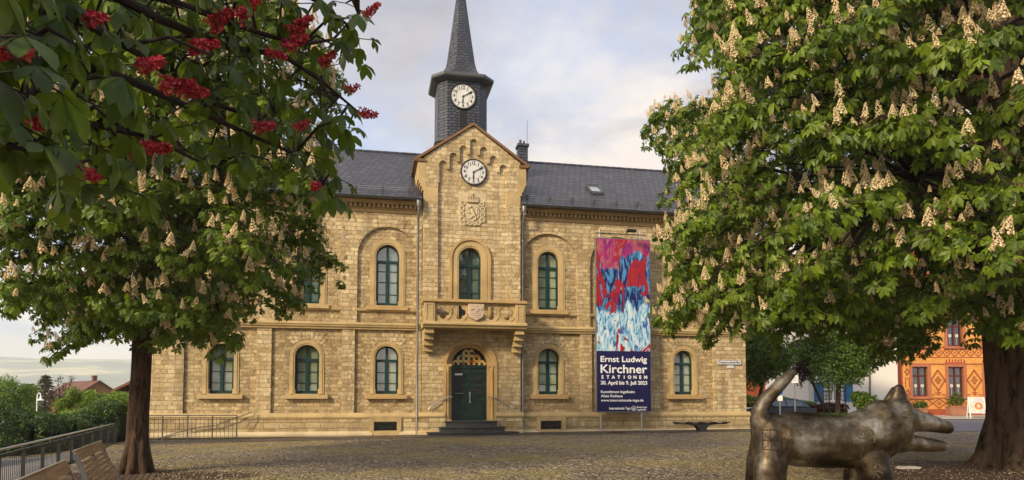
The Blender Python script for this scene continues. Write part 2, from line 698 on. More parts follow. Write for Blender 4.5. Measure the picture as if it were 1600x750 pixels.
def leafmat(name, dark, light, trans=0.45, tcol=None, rough=0.45, spec=0.35):
    t = NT(name)
    at_ = t.n('ShaderNodeAttribute')
    at_.attribute_name = 'tint'
    col = t.mix(at_.outputs['Fac'], dark, light)
    vein = t.noise(t.obj(), 26.0, 5, 0.6)
    col = t.mix(1.0, col, t.ramp(vein, [(0.3, 0.72), (0.7, 1.25)]), 'MULTIPLY')
    b = t.n('ShaderNodeBsdfPrincipled', {'Base Color': col, 'Roughness': rough, 'Specular IOR Level': spec, 'Normal': t.bump(vein, 0.25, 0.01)})
    tr = t.n('ShaderNodeBsdfTranslucent', {'Color': t.mix(0.65, col, tcol or (0.16, 0.30, 0.02))})
    mx = t.n('ShaderNodeMixShader', {0: trans, 1: b.outputs[0], 2: tr.outputs[0]})
    t.t.links.new(mx.outputs[0], t.out.inputs['Surface'])
    return t.m


M['leaf'] = leafmat('chestnut_leaf', (0.026, 0.054, 0.004), (0.185, 0.255, 0.014), 0.32)
M['leaf_red'] = leafmat('red_chestnut_leaf', (0.010, 0.024, 0.005), (0.052, 0.095, 0.010), 0.40, (0.22, 0.30, 0.015))
M['leaf_bg'] = leafmat('hornbeam_leaf', (0.032, 0.070, 0.008), (0.14, 0.215, 0.020), 0.35)
M['leaf_hedge'] = leafmat('hedge_leaf', (0.014, 0.034, 0.006), (0.065, 0.115, 0.014), 0.2)
M['leaf_lime'] = leafmat('lime_leaf', (0.07, 0.145, 0.010), (0.22, 0.32, 0.025), 0.3)
M['leaf_purple'] = leafmat('purple_leaf', (0.030, 0.014, 0.012), (0.085, 0.030, 0.022), 0.25, (0.20, 0.05, 0.03))
M['needle'] = leafmat('conifer_needle', (0.050, 0.048, 0.022), (0.15, 0.115, 0.055), 0.15, (0.1, 0.1, 0.03))
M['grass'] = leafmat('border_grass', (0.04, 0.09, 0.012), (0.12, 0.22, 0.03), 0.2)


def petalmat(name, a, b, spots, trans=0.38):
    t = NT(name)
    at_ = t.n('ShaderNodeAttribute')
    at_.attribute_name = 'tint'
    col = t.ramp(at_.outputs['Fac'], [(0.0, a), (0.72, b), (0.86, spots), (1.0, spots)])
    oi = t.n('ShaderNodeObjectInfo')
    col = t.mix(t.math('MULTIPLY', oi.outputs['Random'], 0.22), col, spots)
    d = t.n('ShaderNodeBsdfDiffuse', {'Color': col})
    tr = t.n('ShaderNodeBsdfTranslucent', {'Color': col})
    mx = t.n('ShaderNodeMixShader', {0: trans, 1: d.outputs[0], 2: tr.outputs[0]})
    t.t.links.new(mx.outputs[0], t.out.inputs['Surface'])
    return t.m


M['candle'] = petalmat('cream_blossom', (0.90, 0.76, 0.45), (0.95, 0.85, 0.58), (0.86, 0.60, 0.38))
M['redbloom'] = petalmat('red_blossom', (0.22, 0.010, 0.025), (0.46, 0.035, 0.065), (0.56, 0.13, 0.12), 0.2)
M['petal'] = petalmat('fallen_petal', (0.62, 0.52, 0.38), (0.72, 0.62, 0.48), (0.5, 0.35, 0.2), 0.0)


def bark(name, c, ridge=7.0):
    t = NT(name)
    v = t.obj()
    mp = t.n('ShaderNodeMapping', {'Vector': v, 'Scale': (1, 1, 0.22)})
    w = t.noise(mp.outputs[0], ridge, 6, 0.7)
    f = t.noise(v, 22, 5, 0.7)
    col = t.ramp(w, [(0.36, sh(c, 0.18)), (0.50, c), (0.68, sh(c, 1.6))])
    col = t.mix(t.ramp(t.noise(v, 1.6, 3), [(0.5, 0.0), (0.75, 0.4)]), col, sh((0.12, 0.065, 0.035), 1.0))
    h = t.math('ADD', w, t.math('MULTIPLY', f, 0.4))
    t.pbr(col, 0.92, 0, 0.1, t.bump(h, 1.0, 0.08))
    return t.m


M['bark'] = bark('chestnut_bark', (0.088, 0.057, 0.037))
M['bark2'] = bark('scaly_bark', (0.080, 0.050, 0.034), 9.0)
M['twig'] = plain('dark_twig', (0.022, 0.014, 0.010), 0.9)


def ground_mat():
    t = NT('cobbled_square')
    v = t.obj()
    wob = t.noise(v, 0.9, 3, 0.5, 'Color')
    vv = t.n('ShaderNodeVectorMath', {0: v, 1: t.n('ShaderNodeVectorMath', {0: wob, 1: (0.9, 0.9, 0)}, operation='MULTIPLY').outputs[0]}, operation='ADD').outputs[0]
    vo = t.n('ShaderNodeTexVoronoi', {'Vector': vv, 'Scale': 7.6, 'Randomness': 0.75}, feature='F1')
    ve = t.n('ShaderNodeTexVoronoi', {'Vector': vv, 'Scale': 7.6, 'Randomness': 0.75}, feature='DISTANCE_TO_EDGE')
    cs = t.n('ShaderNodeSeparateColor', {0: vo.outputs['Color']})
    cob = t.ramp(cs.outputs[0], [(0.0, (0.18, 0.145, 0.108)), (0.5, (0.29, 0.23, 0.165)), (1.0, (0.43, 0.345, 0.25))])
    joint = t.ramp(ve.outputs['Distance'], [(0.02, 1.0), (0.13, 0.0)])
    mossn = t.noise(v, 0.26, 5, 0.62)
    mossf = t.noise(v, 3.2, 4, 0.65)
    moss = t.math('MULTIPLY', t.ramp(mossn, [(0.45, 0.0), (0.63, 1.0)]), t.ramp(mossf, [(0.35, 0.25), (0.62, 1.0)]))
    jcol = t.mix(moss, (0.065, 0.050, 0.032), (0.15, 0.135, 0.028))
    col = t.mix(joint, cob, jcol)
    col = t.mix(t.math('MULTIPLY', moss, 0.85), col, t.ramp(t.noise(v, 6, 4), [(0.3, (0.22, 0.18, 0.035)), (0.7, (0.42, 0.32, 0.085))]))
    # bare soil round the two trunks
    sx = t.n('ShaderNodeSeparateXYZ', {0: v})
    soil = None
    for (a, b, ra, rb) in ((10.6, 14.2, 4.8, 3.0), (-6.9, 14.9, 1.7, 1.1), (-8.6, 15.6, 1.3, 1.2)):
        dx = t.math('DIVIDE', t.math('SUBTRACT', sx.outputs[0], a), ra)
        dy = t.math('DIVIDE', t.math('SUBTRACT', sx.outputs[1], b), rb)
        r = t.math('SQRT', t.math('ADD', t.math('MULTIPLY', dx, dx), t.math('MULTIPLY', dy, dy)))
        r = t.math('ADD', r, t.math('MULTIPLY', t.math('SUBTRACT', t.noise(v, 1.3, 5, 0.65), 0.5), 0.9))
        k = t.ramp(r, [(0.82, 1.0), (1.0, 0.0)])
        soil = k if soil is None else t.math('MAXIMUM', soil, k)
    scol = t.ramp(t.noise(v, 5, 6, 0.7), [(0.3, (0.030, 0.017, 0.010)), (0.55, (0.075, 0.040, 0.022)), (0.75, (0.12, 0.07, 0.035))])
    col = t.mix(soil, col, scol)
    # rough grass and field beyond the square
    s = t.math('SUBTRACT', t.math('SUBTRACT', -3.5, t.math('MULTIPLY', sx.outputs[1], 0.424)), sx.outputs[0])
    fld = t.ramp(t.math('MULTIPLY', t.math('SUBTRACT', s, 8.0), 0.1), [(0.0, 0.0), (1.0, 1.0)])
    col = t.mix(fld, col, t.ramp(t.noise(v, 0.05, 4), [(0.3, (0.05, 0.08, 0.025)), (0.7, (0.10, 0.13, 0.04))]))
    h = t.math('ADD', t.math('MULTIPLY', t.ramp(ve.outputs['Distance'], [(0.0, 0.0), (0.2, 1.0)]), t.math('SUBTRACT', 1.0, t.math('MULTIPLY', soil, 1.0))), t.math('MULTIPLY', t.noise(v, 16, 5), 0.6))
    t.pbr(col, 0.85, 0, 0.25, t.bump(h, 1.0, 0.04))
    return t.m


M['ground'] = ground_mat()


def setts_mat(name, c1, c2, m, bw, rh):
    t = NT(name)
    v = t.obj()
    wob = t.n('ShaderNodeVectorMath', {0: t.noise(v, 1.5, 2, 0.5, 'Color'), 1: (0.15, 0.15, 0)}, operation='MULTIPLY').outputs[0]
    vv = t.n('ShaderNodeVectorMath', {0: v, 1: wob}, operation='ADD').outputs[0]
    b = t.n('ShaderNodeTexBrick', {'Vector': vv, 'Color1': c1, 'Color2': c2, 'Mortar': m, 'Scale': 1, 'Mortar Size': 0.012, 'Mortar Smooth': 0.3, 'Brick Width': bw, 'Row Height': rh})
    col = t.mix(1.0, b.outputs['Color'], t.ramp(t.noise(v, 1.2, 5), [(0.3, 0.65), (0.7, 1.3)]), 'MULTIPLY')
    col = t.mix(t.ramp(t.noise(v, 0.7, 4), [(0.52, 0.0), (0.7, 0.6)]), col, (0.13, 0.10, 0.03))
    h = t.math('ADD', t.math('SUBTRACT', 1.0, b.outputs['Fac']), t.math('MULTIPLY', t.noise(v, 14, 4), 0.5))
    t.pbr(col, 0.8, 0, 0.3, t.bump(h, 0.6, 0.02))
    return t.m


M['setts'] = setts_mat('dark_setts', (0.155, 0.115, 0.090), (0.085, 0.066, 0.056), (0.05, 0.04, 0.028), 0.20, 0.13)
M['asphalt'] = plain('grey_blue_paving', (0.145, 0.140, 0.155), 0.85, 0, 0.18, 0.8, 0.2, 40)
M['asphalt2'] = plain('grey_street', (0.20, 0.19, 0.185), 0.85, 0, 0.2, 0.5, 0.2, 40)
M['sidewalk'] = plain('pale_pavement', (0.36, 0.31, 0.25), 0.85, 0, 0.15, 1.5, 0.1, 30)


# ------------------------------------------------------------------ the setting
def axis_vals(parts):
    out = []
    for a, b, st in parts:
        n = max(1, int(round((b - a) / st)))
        out += [a + (b - a) * i / n for i in range(n)]
    out.append(parts[-1][1])
    return out


gx = axis_vals([(-5200, -600, 460), (-600, -60, 40), (-60, -24, 3), (-24, 24, 0.8), (24, 60, 3), (60, 600, 60), (600, 5200, 460)])
gy = axis_vals([(-400, -20, 60), (-20, 2, 3), (2, 50, 0.8), (50, 120, 5), (120, 900, 52), (900, 5200, 430)])
mb = MB()
nx = len(gx)
mb.v = [(x, y, zg(x, y)) for y in gy for x in gx]
mb.f = [(j * nx + i, j * nx + i + 1, (j + 1) * nx + i + 1, (j + 1) * nx + i) for j in range(len(gy) - 1) for i in range(nx - 1)]
mb.m = [0] * len(mb.f)
tag(mb.build('ground', M['ground'], smooth='all'), 'cobbled town square with mossy joints and bare soil under the trees', None, None, 'structure')


def ground_sheet(name, quad, mat, lift, label, nu=40, nv=8):
    """sheet laid over the ground between four corners (x, y)"""
    m = MB()
    a, b, c, d = [Vector((*p, 0)) for p in quad]
    for j in range(nv + 1):
        for i in range(nu + 1):
            p = a.lerp(b, i / nu).lerp(d.lerp(c, i / nu), j / nv)
            m.v.append((p.x, p.y, zg(p.x, p.y) + lift))
    for j in range(nv):
        for i in range(nu):
            k = j * (nu + 1) + i
            m.f.append((k, k + 1, k + nu + 2, k + nu + 1)); m.m.append(0)
    return tag(m.build(name, mat, smooth='all'), label, None, None, 'structure')


TH = R(11.4)
BX, BY = -1.75, 30.5
cT, sT = math.cos(TH), math.sin(TH)


def Lw(X, Y):
    return (BX + X * cT - Y * sT, BY + X * sT + Y * cT)


ground_sheet('path', [Lw(-13.4, -2.3), Lw(16, -2.3), Lw(16, 0.3), Lw(-13.4, 0.3)], M['setts'], 0.012, 'band of dark setts along the foot of the sandstone front', 60, 6)
# street and pavement on the right, before the orange house
ground_sheet('road', [(14.5, 29.5), (60, 29.5), (60, 41.0), (17.5, 41.0)], M['asphalt'], 0.014, 'smooth grey lane in front of the orange brick house', 40, 14)
ground_sheet('pavement', [(15, 41.0), (62, 41.0), (62, 48.5), (15, 48.5)], M['sidewalk'], 0.05, 'pale pavement at the foot of the orange house', 40, 8)
# street on the left below the railing
ground_sheet('street', [(-60, 10), (-8.0, 10), (-13.6, 23.2), (-60, 23.2)], M['asphalt2'], 0.02, 'grey street running past the foot of the hedge', 60, 20)
# far hills across the valley
hm = NT('hazy_hills')
hv = hm.obj()
hn = hm.n('ShaderNodeMapping', {'Vector': hv, 'Scale': (0.0016, 0.006, 0.012)}).outputs[0]
hcol = hm.ramp(hm.noise(hn, 1.0, 6, 0.6), [(0.35, (0.02, 0.05, 0.03)), (0.5, (0.08, 0.11, 0.05)), (0.57, (0.50, 0.44, 0.20)), (0.66, (0.04, 0.07, 0.04))])
hm.pbr(hcol, 0.95)
mb = MB()
xs = axis_vals([(-5100, 5100, 120)])
ys = axis_vals([(2000, 4600, 100)])
for y in ys:
    for x in xs:
        u = clamp((y - 2000) / 1500, 0, 1)
        n = mnoise.noise(Vector((x * 0.0009, y * 0.0007, 3.1)))
        n2 = mnoise.noise(Vector((x * 0.004, y * 0.004, 8.1)))
        mb.v.append((x, y, -66 + 292 * (u * u * (3 - 2 * u)) * (0.98 + 0.17 * n + 0.03 * n2) + 9 * n2 * u + clamp((-x - 2300) * 0.014, 0, 20)))
nx = len(xs)
mb.f = [(j * nx + i, j * nx + i + 1, (j + 1) * nx + i + 1, (j + 1) * nx + i) for j in range(len(ys) - 1) for i in range(nx - 1)]
mb.m = [0] * len(mb.f)
tag(mb.build('hills', hm.m, smooth='all'), 'pale blue hills across the wide valley', None, None, 'structure')
# the air that fades the hills
hz = NT('valley_haze')
pv = hz.n('ShaderNodeVolumePrincipled', {'Color': (0.93, 0.95, 0.97), 'Density': 0.00030, 'Anisotropy': 0.15})
hz.t.links.new(pv.outputs[0], hz.out.inputs['Volume'])
mb = MB()
mb.box(-5300, 5300, -500, 5300, -70, 262)
tag(mb.build('haze', hz.m), 'thin pale evening haze over the valley', None, None, 'stuff')

# ------------------------------------------------------------------ the old town hall
ZH = 0.0
hall = empty('town_hall', (BX, BY, 0), 'yellow sandstone town hall with slate roof, clock gable and pointed turret', 'building', TH)


def P(name, mb, mat, parent=None, **k):
    return mb.build(name, mat, parent or hall, **k)


WL = (-10.25, -6.89, -3.62)
WR = (3.48, 6.70, 9.92)
PILS = [(-13.0, -11.65), (-8.87, -8.30), (-5.48, -4.96)]
PANELS_L = [(-11.65, -8.87), (-8.30, -5.48), (-4.96, -2.42)]
PANELS_R = [(2.32, 4.92), (5.45, 8.12), (8.68, 11.36)]
WINS = WL + WR
# wall layer 1: pilaster plane, openings are the recessed panels
DEP = 10.0
for (x0, x1, pan) in ((-13.0, -2.1, PANELS_L), (2.0, 13.0, PANELS_R)):
    a = MB(); b = MB(); c = MB()
    ops = [((p + q) / 2, q - p, 1.06, 4.62, False) for p, q in pan]
    wall_row(a, x0, x1, 1.06, 4.62, ops, 0.0, 0.10)
    ops = []
    for (p, q), wx in zip(pan, WL if x0 < 0 else WR):
        r = min(q - p, 2.62)
        ops.append((wx, r, 4.86, 7.76, True))
    wall_row(a, x0, x1, 4.86, 10.0, ops, 0.0, 0.12, 24)
    # layer 2: the recessed panels with the window openings
    wall_row(b, x0, x1, 1.0, 4.7, [(w, 1.06, 1.84, 3.92 - 0.53, True) for w in (WL if x0 < 0 else WR)], 0.10, 0.30)
    wall_row(b, x0, x1, 4.7, 9.6, [(w, 1.06, 5.60, 8.28 - 0.53, True) for w in (WL if x0 < 0 else WR)], 0.12, 0.30)
    bs = [(-3.66, 0.96, 0.34, 0.72, False)] if x0 < 0 else [(3.52, 0.96, 0.34, 0.72, False)]
    wall_row(c, x0 - (0.1 if x0 < 0 else 0), x1 + (0.1 if x0 > 0 else 0), -0.9, 1.0, bs, -0.10, 0.25)
    x = x0 if x0 < 0 else x1          # end and back walls
    a.add([(x, 0, 1.0), (x, DEP, 1.0), (x, DEP, 10.0), (x, 0, 10.0)], [(0, 1, 2, 3)])
    a.add([(x, -0.3, 10.0), (x, DEP + .3, 10.0), (x, DEP / 2, 13.7)], [(0, 1, 2)])
    xx = x * 1.008
    c.add([(xx, -0.10, -0.9), (xx, DEP, -0.9), (xx, DEP, 1.0), (xx, -0.10, 1.0)], [(0, 1, 2, 3)])
    a.add([(x, DEP, -0.5), (0, DEP, -0.5), (0, DEP, 10), (x, DEP, 10)], [(0, 1, 2, 3)])
    P('pilaster_wall', a, M['ashlar'])
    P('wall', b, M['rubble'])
    P('plinth', c, M['plinth'])
# voussoirs of the blind arches: wedge stones a little proud
VOUS = {}
WEDGE = {}
for w in WINS:
    v = MB()
    for i in range(15):
        a0 = math.pi * (0.04 + 0.92 * i / 15); a1 = math.pi * (0.04 + 0.92 * (i + 0.9) / 15)
        r0, r1 = 1.315, 1.80 + 0.10 * (i % 2)
        lim = 9.52
        pts = [(w + r0 * math.cos(t), 7.76 + r0 * math.sin(t)) for t in (a0, a1)] + [(w + r1 * math.cos(t), min(lim, 7.76 + r1 * math.sin(t))) for t in (a1, a0)]
        if abs(pts[2][0] - w) > 1.62 or abs(pts[3][0] - w) > 1.62:
            continue
        v.prism(pts, -0.014, 0.02)
    VOUS[w] = v
    v = MB()
    for i in range(9):                      # flat wedge stones over the ground floor windows
        a0 = math.pi * (0.24 + 0.52 * i / 9); a1 = math.pi * (0.24 + 0.52 * (i + 0.88) / 9)
        r0, r1 = 0.78, 1.12 + 0.12 * (i % 2)
        v.prism([(w + r0 * math.cos(t), 3.39 + r0 * math.sin(t)) for t in (a0, a1)] + [(w + r1 * math.cos(t), 3.39 + r1 * math.sin(t)) for t in (a1, a0)], 0.083, 0.115)
    WEDGE[w] = v


def moulding(mb, x0, x1, prof):
    """horizontal moulding from a profile of (y, z) points, wall side last"""
    n = len(prof)
    vs = [(x0, y, z) for y, z in prof] + [(x1, y, z) for y, z in prof]
    fs = [(i, i + 1, n + i + 1, n + i) for i in range(n - 1)]
    fs += [tuple(range(n)), tuple(range(2 * n - 1, n - 1, -1))]
    mb.add(vs, fs)


for (x0, x1) in ((-13.05, -2.15), (2.05, 13.05)):
    m = MB()
    moulding(m, x0, x1, [(0.05, 4.60), (-0.05, 4.60), (-0.06, 4.66), (-0.12, 4.70), (-0.13, 4.76), (-0.16, 4.78), (-0.16, 4.83), (-0.02, 4.90), (0.05, 4.90)])
    P('string_course', m, M['trim'])
for (x0, x1) in ((-13.15, -2.1), (2.0, 13.15)):
    m = MB()
    moulding(m, x0, x1, [(0.05, 0.86), (-0.13, 0.86), (-0.15, 0.93), (-0.13, 0.98), (-0.06, 1.05), (-0.02, 1.09), (0.05, 1.09)])
    P('plinth_moulding', m, M['trim'])
for (x0, x1) in ((-13.2, -4.2), (-3.1, -2.1), (2.0, 3.0), (4.05, 13.2)):
    m = MB()
    moulding(m, x0, x1, [(0.0, 0.12), (-0.19, 0.12), (-0.21, 0.18), (-0.19, 0.25), (-0.10, 0.33), (0.0, 0.33)])
    P('base_moulding', m, M['trimp'])
for p, q in PANELS_L + PANELS_R:
    m = MB()
    moulding(m, p - 0.02, q + 0.02, [(0.13, 5.38), (0.02, 5.38), (-0.015, 5.44), (-0.015, 5.50), (0.13, 5.52)])
    P('sill_band', m, M['trim'])
# eaves cornice with dentils
for (x0, x1) in ((-13.2, -2.2), (2.05, 13.2)):
    m = MB()
    moulding(m, x0, x1, [(0.05, 9.62), (-0.05, 9.62), (-0.08, 9.68), (-0.08, 9.74), (-0.14, 9.78), (-0.14, 9.80), (0.05, 9.80)])
    moulding(m, x0, x1, [(0.05, 9.95), (-0.30, 9.95), (-0.32, 10.02), (-0.40, 10.06), (-0.40, 10.10), (0.05, 10.10)])
    m.box(x0, x1, -0.10, 0.05, 9.80, 9.952)
    n = int((x1 - x0) / 0.19)
    for i in range(n):
        xx = x0 + (x1 - x0) * (i + 0.25) / n
        m.box(xx, xx + 0.10, -0.24, -0.09, 9.805, 9.949)
    P('cornice', m, M['cornice'])
# gutters and downpipes
for (x0, x1) in ((-13.3, -2.3), (2.1, 13.3)):
    m = MB()
    vs = []
    n = 8
    for x in (x0, x1):
        for i in range(n + 1):
            t = math.pi + math.pi * i / n
            vs.append((x, -0.56 + 0.10 * math.cos(t), 10.17 + 0.10 * math.sin(t)))
    m.add(vs, [(i, i + 1, n + 2 + i, n + 1 + i) for i in range(n)] + [tuple(range(n + 1)), tuple(range(2 * n + 1, n, -1))])
    m.tube([(x0, -0.665, 10.17), (x1, -0.665, 10.17)], 0.018, 6)
    P('gutter', m, M['darkzinc'], smooth=True)
for (px_, top) in ((-2.36, 10.15), (2.22, 10.15)):
    m = MB()
    m.lathe([(0.05, 0), (0.10, 0.12), (0.10, 0.26), (0.12, 0.27), (0.12, 0.30)], (px_, -0.54, 9.78), 10)
    m.tube([(px_, -0.54, 9.80), (px_, -0.52, 9.62), (px_, -0.28, 9.40), (px_, -0.20, 9.25), (px_, -0.20, 1.3), (px_, -0.24, 1.0), (px_, -0.24, 0.10)], 0.052, 10)
    for z in (8.6, 7.0, 5.4, 4.2, 2.6, 1.35):
        m.lathe([(0.064, 0), (0.064, 0.05)], (px_, -0.20, z), 10)
    P('downpipe', m, M['zinc'], smooth=True)

# windows
_wc = {}


def window(cx, w, zb, zt, y, pane, hbars, transom, sw=0.20, sill=True, proud=0.03, wall_y=0.1):
    """round-headed window: frame with glazing bars > pane, surround, sill"""
    zs = zt - w / 2
    f = MB()
    f.band(arch(0, w - 0.13, zb + 0.07, zs), arch(0, w + 0.04, zb, zs), y, y + 0.10)
    f.box(-w / 2, w / 2, y - 0.015, y + 0.1, zb - 0.01, zb + 0.10)
    f.box(-w / 2 + 0.03, w / 2 - 0.03, y - 0.035, y + 0.09, transom - 0.055, transom + 0.055)
    f.box(-0.055, 0.055, y - 0.02, y + 0.085, zb + 0.1, zt - 0.05)
    for s in (-1, 1):
        f.box(s * 0.055 + (0 if s > 0 else -0.03), s * 0.055 + (0.03 if s > 0 else 0), y + 0.015, y + 0.08, zb + 0.1, transom - 0.05)
        xo = s * (w / 2 - 0.065)
        f.box(min(xo, xo - s * 0.035), max(xo, xo - s * 0.035), y + 0.012, y + 0.082, zb + 0.1, transom - 0.05)
    f.box(-w / 2 + 0.06, w / 2 - 0.06, y + 0.014, y + 0.078, zb + 0.098, zb + 0.145)
    for z in hbars:
        f.box(-w / 2 + 0.06, w / 2 - 0.06, y + 0.025, y + 0.072, z - 0.017, z + 0.017)
    o = f.build('window', M['teal'], hall)
    o.location = (cx, 0, 0)
    g = MB()
    g.sheet(arch(0, w - 0.06, zb + 0.03, zs), y + 0.052)
    g.build('pane', pane, o)
    s_ = MB()
    s_.band(arch(0, w, zb, zs), arch(0, w, zb, zs, grow=sw), wall_y - proud, y + 0.02)
    s_.band(arch(0, w, zb, zs, grow=0.06), arch(0, w, zb, zs, grow=sw - 0.07), wall_y - proud - 0.022, wall_y - proud + 0.01)
    s_.box(-w / 2 - 0.09, -w / 2 + 0.04, wall_y - proud + 0.03, y - 0.002, zb - 0.002, zb + 0.22)
    s_.box(w / 2 - 0.04, w / 2 + 0.09, wall_y - proud + 0.03, y - 0.002, zb - 0.002, zb + 0.22)
    s_.build('surround', M['trim'], o)
    if sill:
        q = MB()
        q.box(-w / 2 - 0.38, w / 2 + 0.38, wall_y - 0.20, y + 0.05, zb - 0.20, zb - 0.03)
        q.box(-w / 2 - 0.02, w / 2 + 0.02, wall_y - 0.1, y + 0.05, zb - 0.032, zb + 0.01)
        q.build('sill', M['trim2'] if cx > -4 else M['trim'], o, bevel=0.015)
    return o


for wx in WINS:
    o = window(wx, 0.98, 1.87, 3.92, 0.32, M['pane'], (2.33, 2.80), 3.30)
    vo = WEDGE[wx].build('wedge_stones', M['ashlar'], o); vo.location.x = -wx
    o = window(wx, 0.98, 5.64, 8.28, 0.34, M['pane_up'] if wx < 0 else M['pane'], (6.15, 6.68, 7.15), 7.56, sw=0.26, wall_y=0.12)
    vo = VOUS[wx].build('voussoirs', M['ashlar'], o); vo.location.x = -wx
for bx in (-3.66, 3.52):
    m = MB()
    m.band([(bx - 0.48, 0.34), (bx - 0.48, 0.72), (bx + 0.48, 0.72), (bx + 0.48, 0.34)], [(bx - 0.66, 0.26), (bx - 0.66, 0.88), (bx + 0.66, 0.88), (bx + 0.66, 0.26)], -0.165, 0.12)
    m.box(bx - 0.66, bx + 0.66, -0.17, 0.1, 0.10, 0.335)
    o = P('cellar_window', m, M['trim'])
    g = MB()
    g.box(bx - 0.49, bx + 0.49, 0.05, 0.08, 0.33, 0.73)
    g.build('pane', M['pane_dark'], o)
    g = MB()
    for i in range(13):
        xx = bx - 0.44 + 0.88 * i / 12
        g.tube([(xx, 0.0, 0.335), (xx, 0.0, 0.72)], 0.008, 5)
    for z in (0.46, 0.60):
        g.box(bx - 0.47, bx + 0.47, -0.012, 0.012, z - 0.008, z + 0.008)
    g.build('grille', M['black'], o)

# main roof
RD, RZ, EZ, EY = 5.0, 14.02, 10.19, -0.52
m = MB()
rs = (RZ - EZ) / (RD - EY)
for (x0, x1, ye) in ((-13.25, -2.2, EY), (-2.2, 2.12, 0.4), (2.12, 13.25, EY)):
    ze = EZ + (ye - EY) * rs
    m.add([(x0, ye, ze), (x1, ye, ze), (x1, RD, RZ), (x0, RD, RZ), (x0, ye, ze - .06), (x1, ye, ze - .06), (x1, RD, RZ - .06), (x0, RD, RZ - .06)],
          [(0, 1, 2, 3), (7, 6, 5, 4), (0, 4, 5, 1)])
m.add([(-13.25, RD, RZ), (13.25, RD, RZ), (13.25, 2 * RD - EY, EZ), (-13.25, 2 * RD - EY, EZ)], [(0, 1, 2, 3)])
roof = P('roof', m, M['slate'])
m = MB()
n = 60
for i in range(n):
    x0 = -13.2 + 26.4 * i / n
    m.tube([(x0, RD, RZ + 0.0), (x0 + 26.4 / n + 0.03, RD, RZ + 0.012)], 0.065, 7)
m.build('ridge', M['slate'], roof)


def on_roof(X, t, lift=0.0):
    y = EY + (RD - EY) * t
    z = EZ + (RZ - EZ) * t
    nrm = Vector((0, -(RZ - EZ), RD - EY)).normalized()
    return Vector((X, y, z)) + nrm * lift


for (xa, xb) in ((-12.8, -2.75), (2.5, 12.9)):
    m = MB()
    k = int((xb - xa) / 1.02)
    for i in range(k + 1):
        X = xa + (xb - xa) * i / k
        m.bar(on_roof(X, 0.10, 0.0), on_roof(X, 0.10, 0.22), 0.05, 0.035)
        m.bar(on_roof(X, 0.10, 0.20), on_roof(X, 0.17, 0.0), 0.03, 0.03)
    for l in (0.10, 0.19):
        m.bar(on_roof(xa, 0.10, l), on_roof(xb, 0.10, l), 0.02, 0.02)
    m.build('snow_guard', M['zinc'], roof)
m = MB()
A_, B_ = on_roof(5.85, 0.31, 0.06), on_roof(6.45, 0.31, 0.06)
C_, D_ = on_roof(6.45, 0.46, 0.06), on_roof(5.85, 0.46, 0.06)
for p, q in ((A_, B_), (B_, C_), (C_, D_), (D_, A_)):
    m.bar(p, q, 0.07, 0.12)
sk = m.build('skylight', M['darkzinc'], roof)
m = MB()
m.add([A_, B_, C_, D_], [(0, 1, 2, 3)])
m.build('pane', glass('skylight_glass', (0.30, 0.36, 0.44), 0.08), sk)
m = MB()
m.box(2.66, 3.12, 2.7, 3.2, 12.0, 14.05)
m.box(2.61, 3.17, 2.65, 3.25, 13.98, 14.12)
m.tube([(2.80, 2.95, 14.1), (2.80, 2.95, 14.38)], 0.06, 8)
m.tube([(2.98, 2.95, 14.1), (2.98, 2.95, 14.34)], 0.05, 8)
m.tube([(3.10, 2.75, 13.6), (3.10, 2.75, 15.3)], 0.010, 5)
m.build('chimney', M['slate2'], roof)

# clock gable (the projecting middle bay)
TXL, TXR, TF = -2.15, 2.10, -0.30
PI_L, PI_R = -1.52, 1.52
APX, APZ = 0.0, 13.58
GL, GR, GZ = -2.40, 2.36, 11.92


def gable_z(x):
    return APZ - (APZ - GZ) * abs(x - APX) / (APX - GL if x < APX else GR - APX)


a = MB(); b = MB(); t_ = MB()
# pilasters left and right of the panel (upper part) and flat ground floor front
for (x0, x1) in ((TXL, PI_L), (PI_R, TXR)):
    a.box(x0, x1, TF, 0.3, 4.7, 11.2)
wall_row(a, TXL, TXR, 0.9, 4.72, [(-0.10, 2.06, 0.6, 3.05, True)], TF, 0.55, 20)
for x in (TXL, TXR):
    a.add([(x, TF, 0.9), (x, 0.1, 0.9), (x, 0.1, 4.72), (x, TF, 4.72)], [(0, 1, 2, 3)])
    a.add([(x, 0.0, 9.5), (x, 4.5, 9.5), (x, 4.5, 11.6), (x, 0.0, 11.6)], [(0, 1, 2, 3)])
# recessed panel with the balcony door opening
wall_row(b, PI_L, PI_R, 4.72, 11.0, [(-0.10, 1.30, 4.9, 7.75, True)], TF + 0.12, 0.45, 20)
bx_ = [(PI_L, 11.0), (PI_R, 11.0), (PI_R, 12.4), (APX, 13.45), (PI_L, 12.4)]
b.sheet(bx_, TF + 0.12)
# arch frieze stepping up the gable
CEN = [(-1.31, 11.98), (-0.87, 12.35), (-0.43, 12.70), (0.02, 13.02), (0.46, 12.70), (0.90, 12.34), (1.34, 11.97)]
rr = 0.165
segs = []


def zlow(x):
    for cx_, zt_ in CEN:
        if abs(x - cx_) <= rr + 1e-6:
            return zt_ - rr + math.sqrt(max(0, rr * rr - (x - cx_) ** 2))
    # pier between two arches: hangs down below the lower springing
    ds = sorted(CEN, key=lambda q: abs(q[0] - x))[:2]
    return min(ds[0][1], ds[1][1]) - rr - 0.20


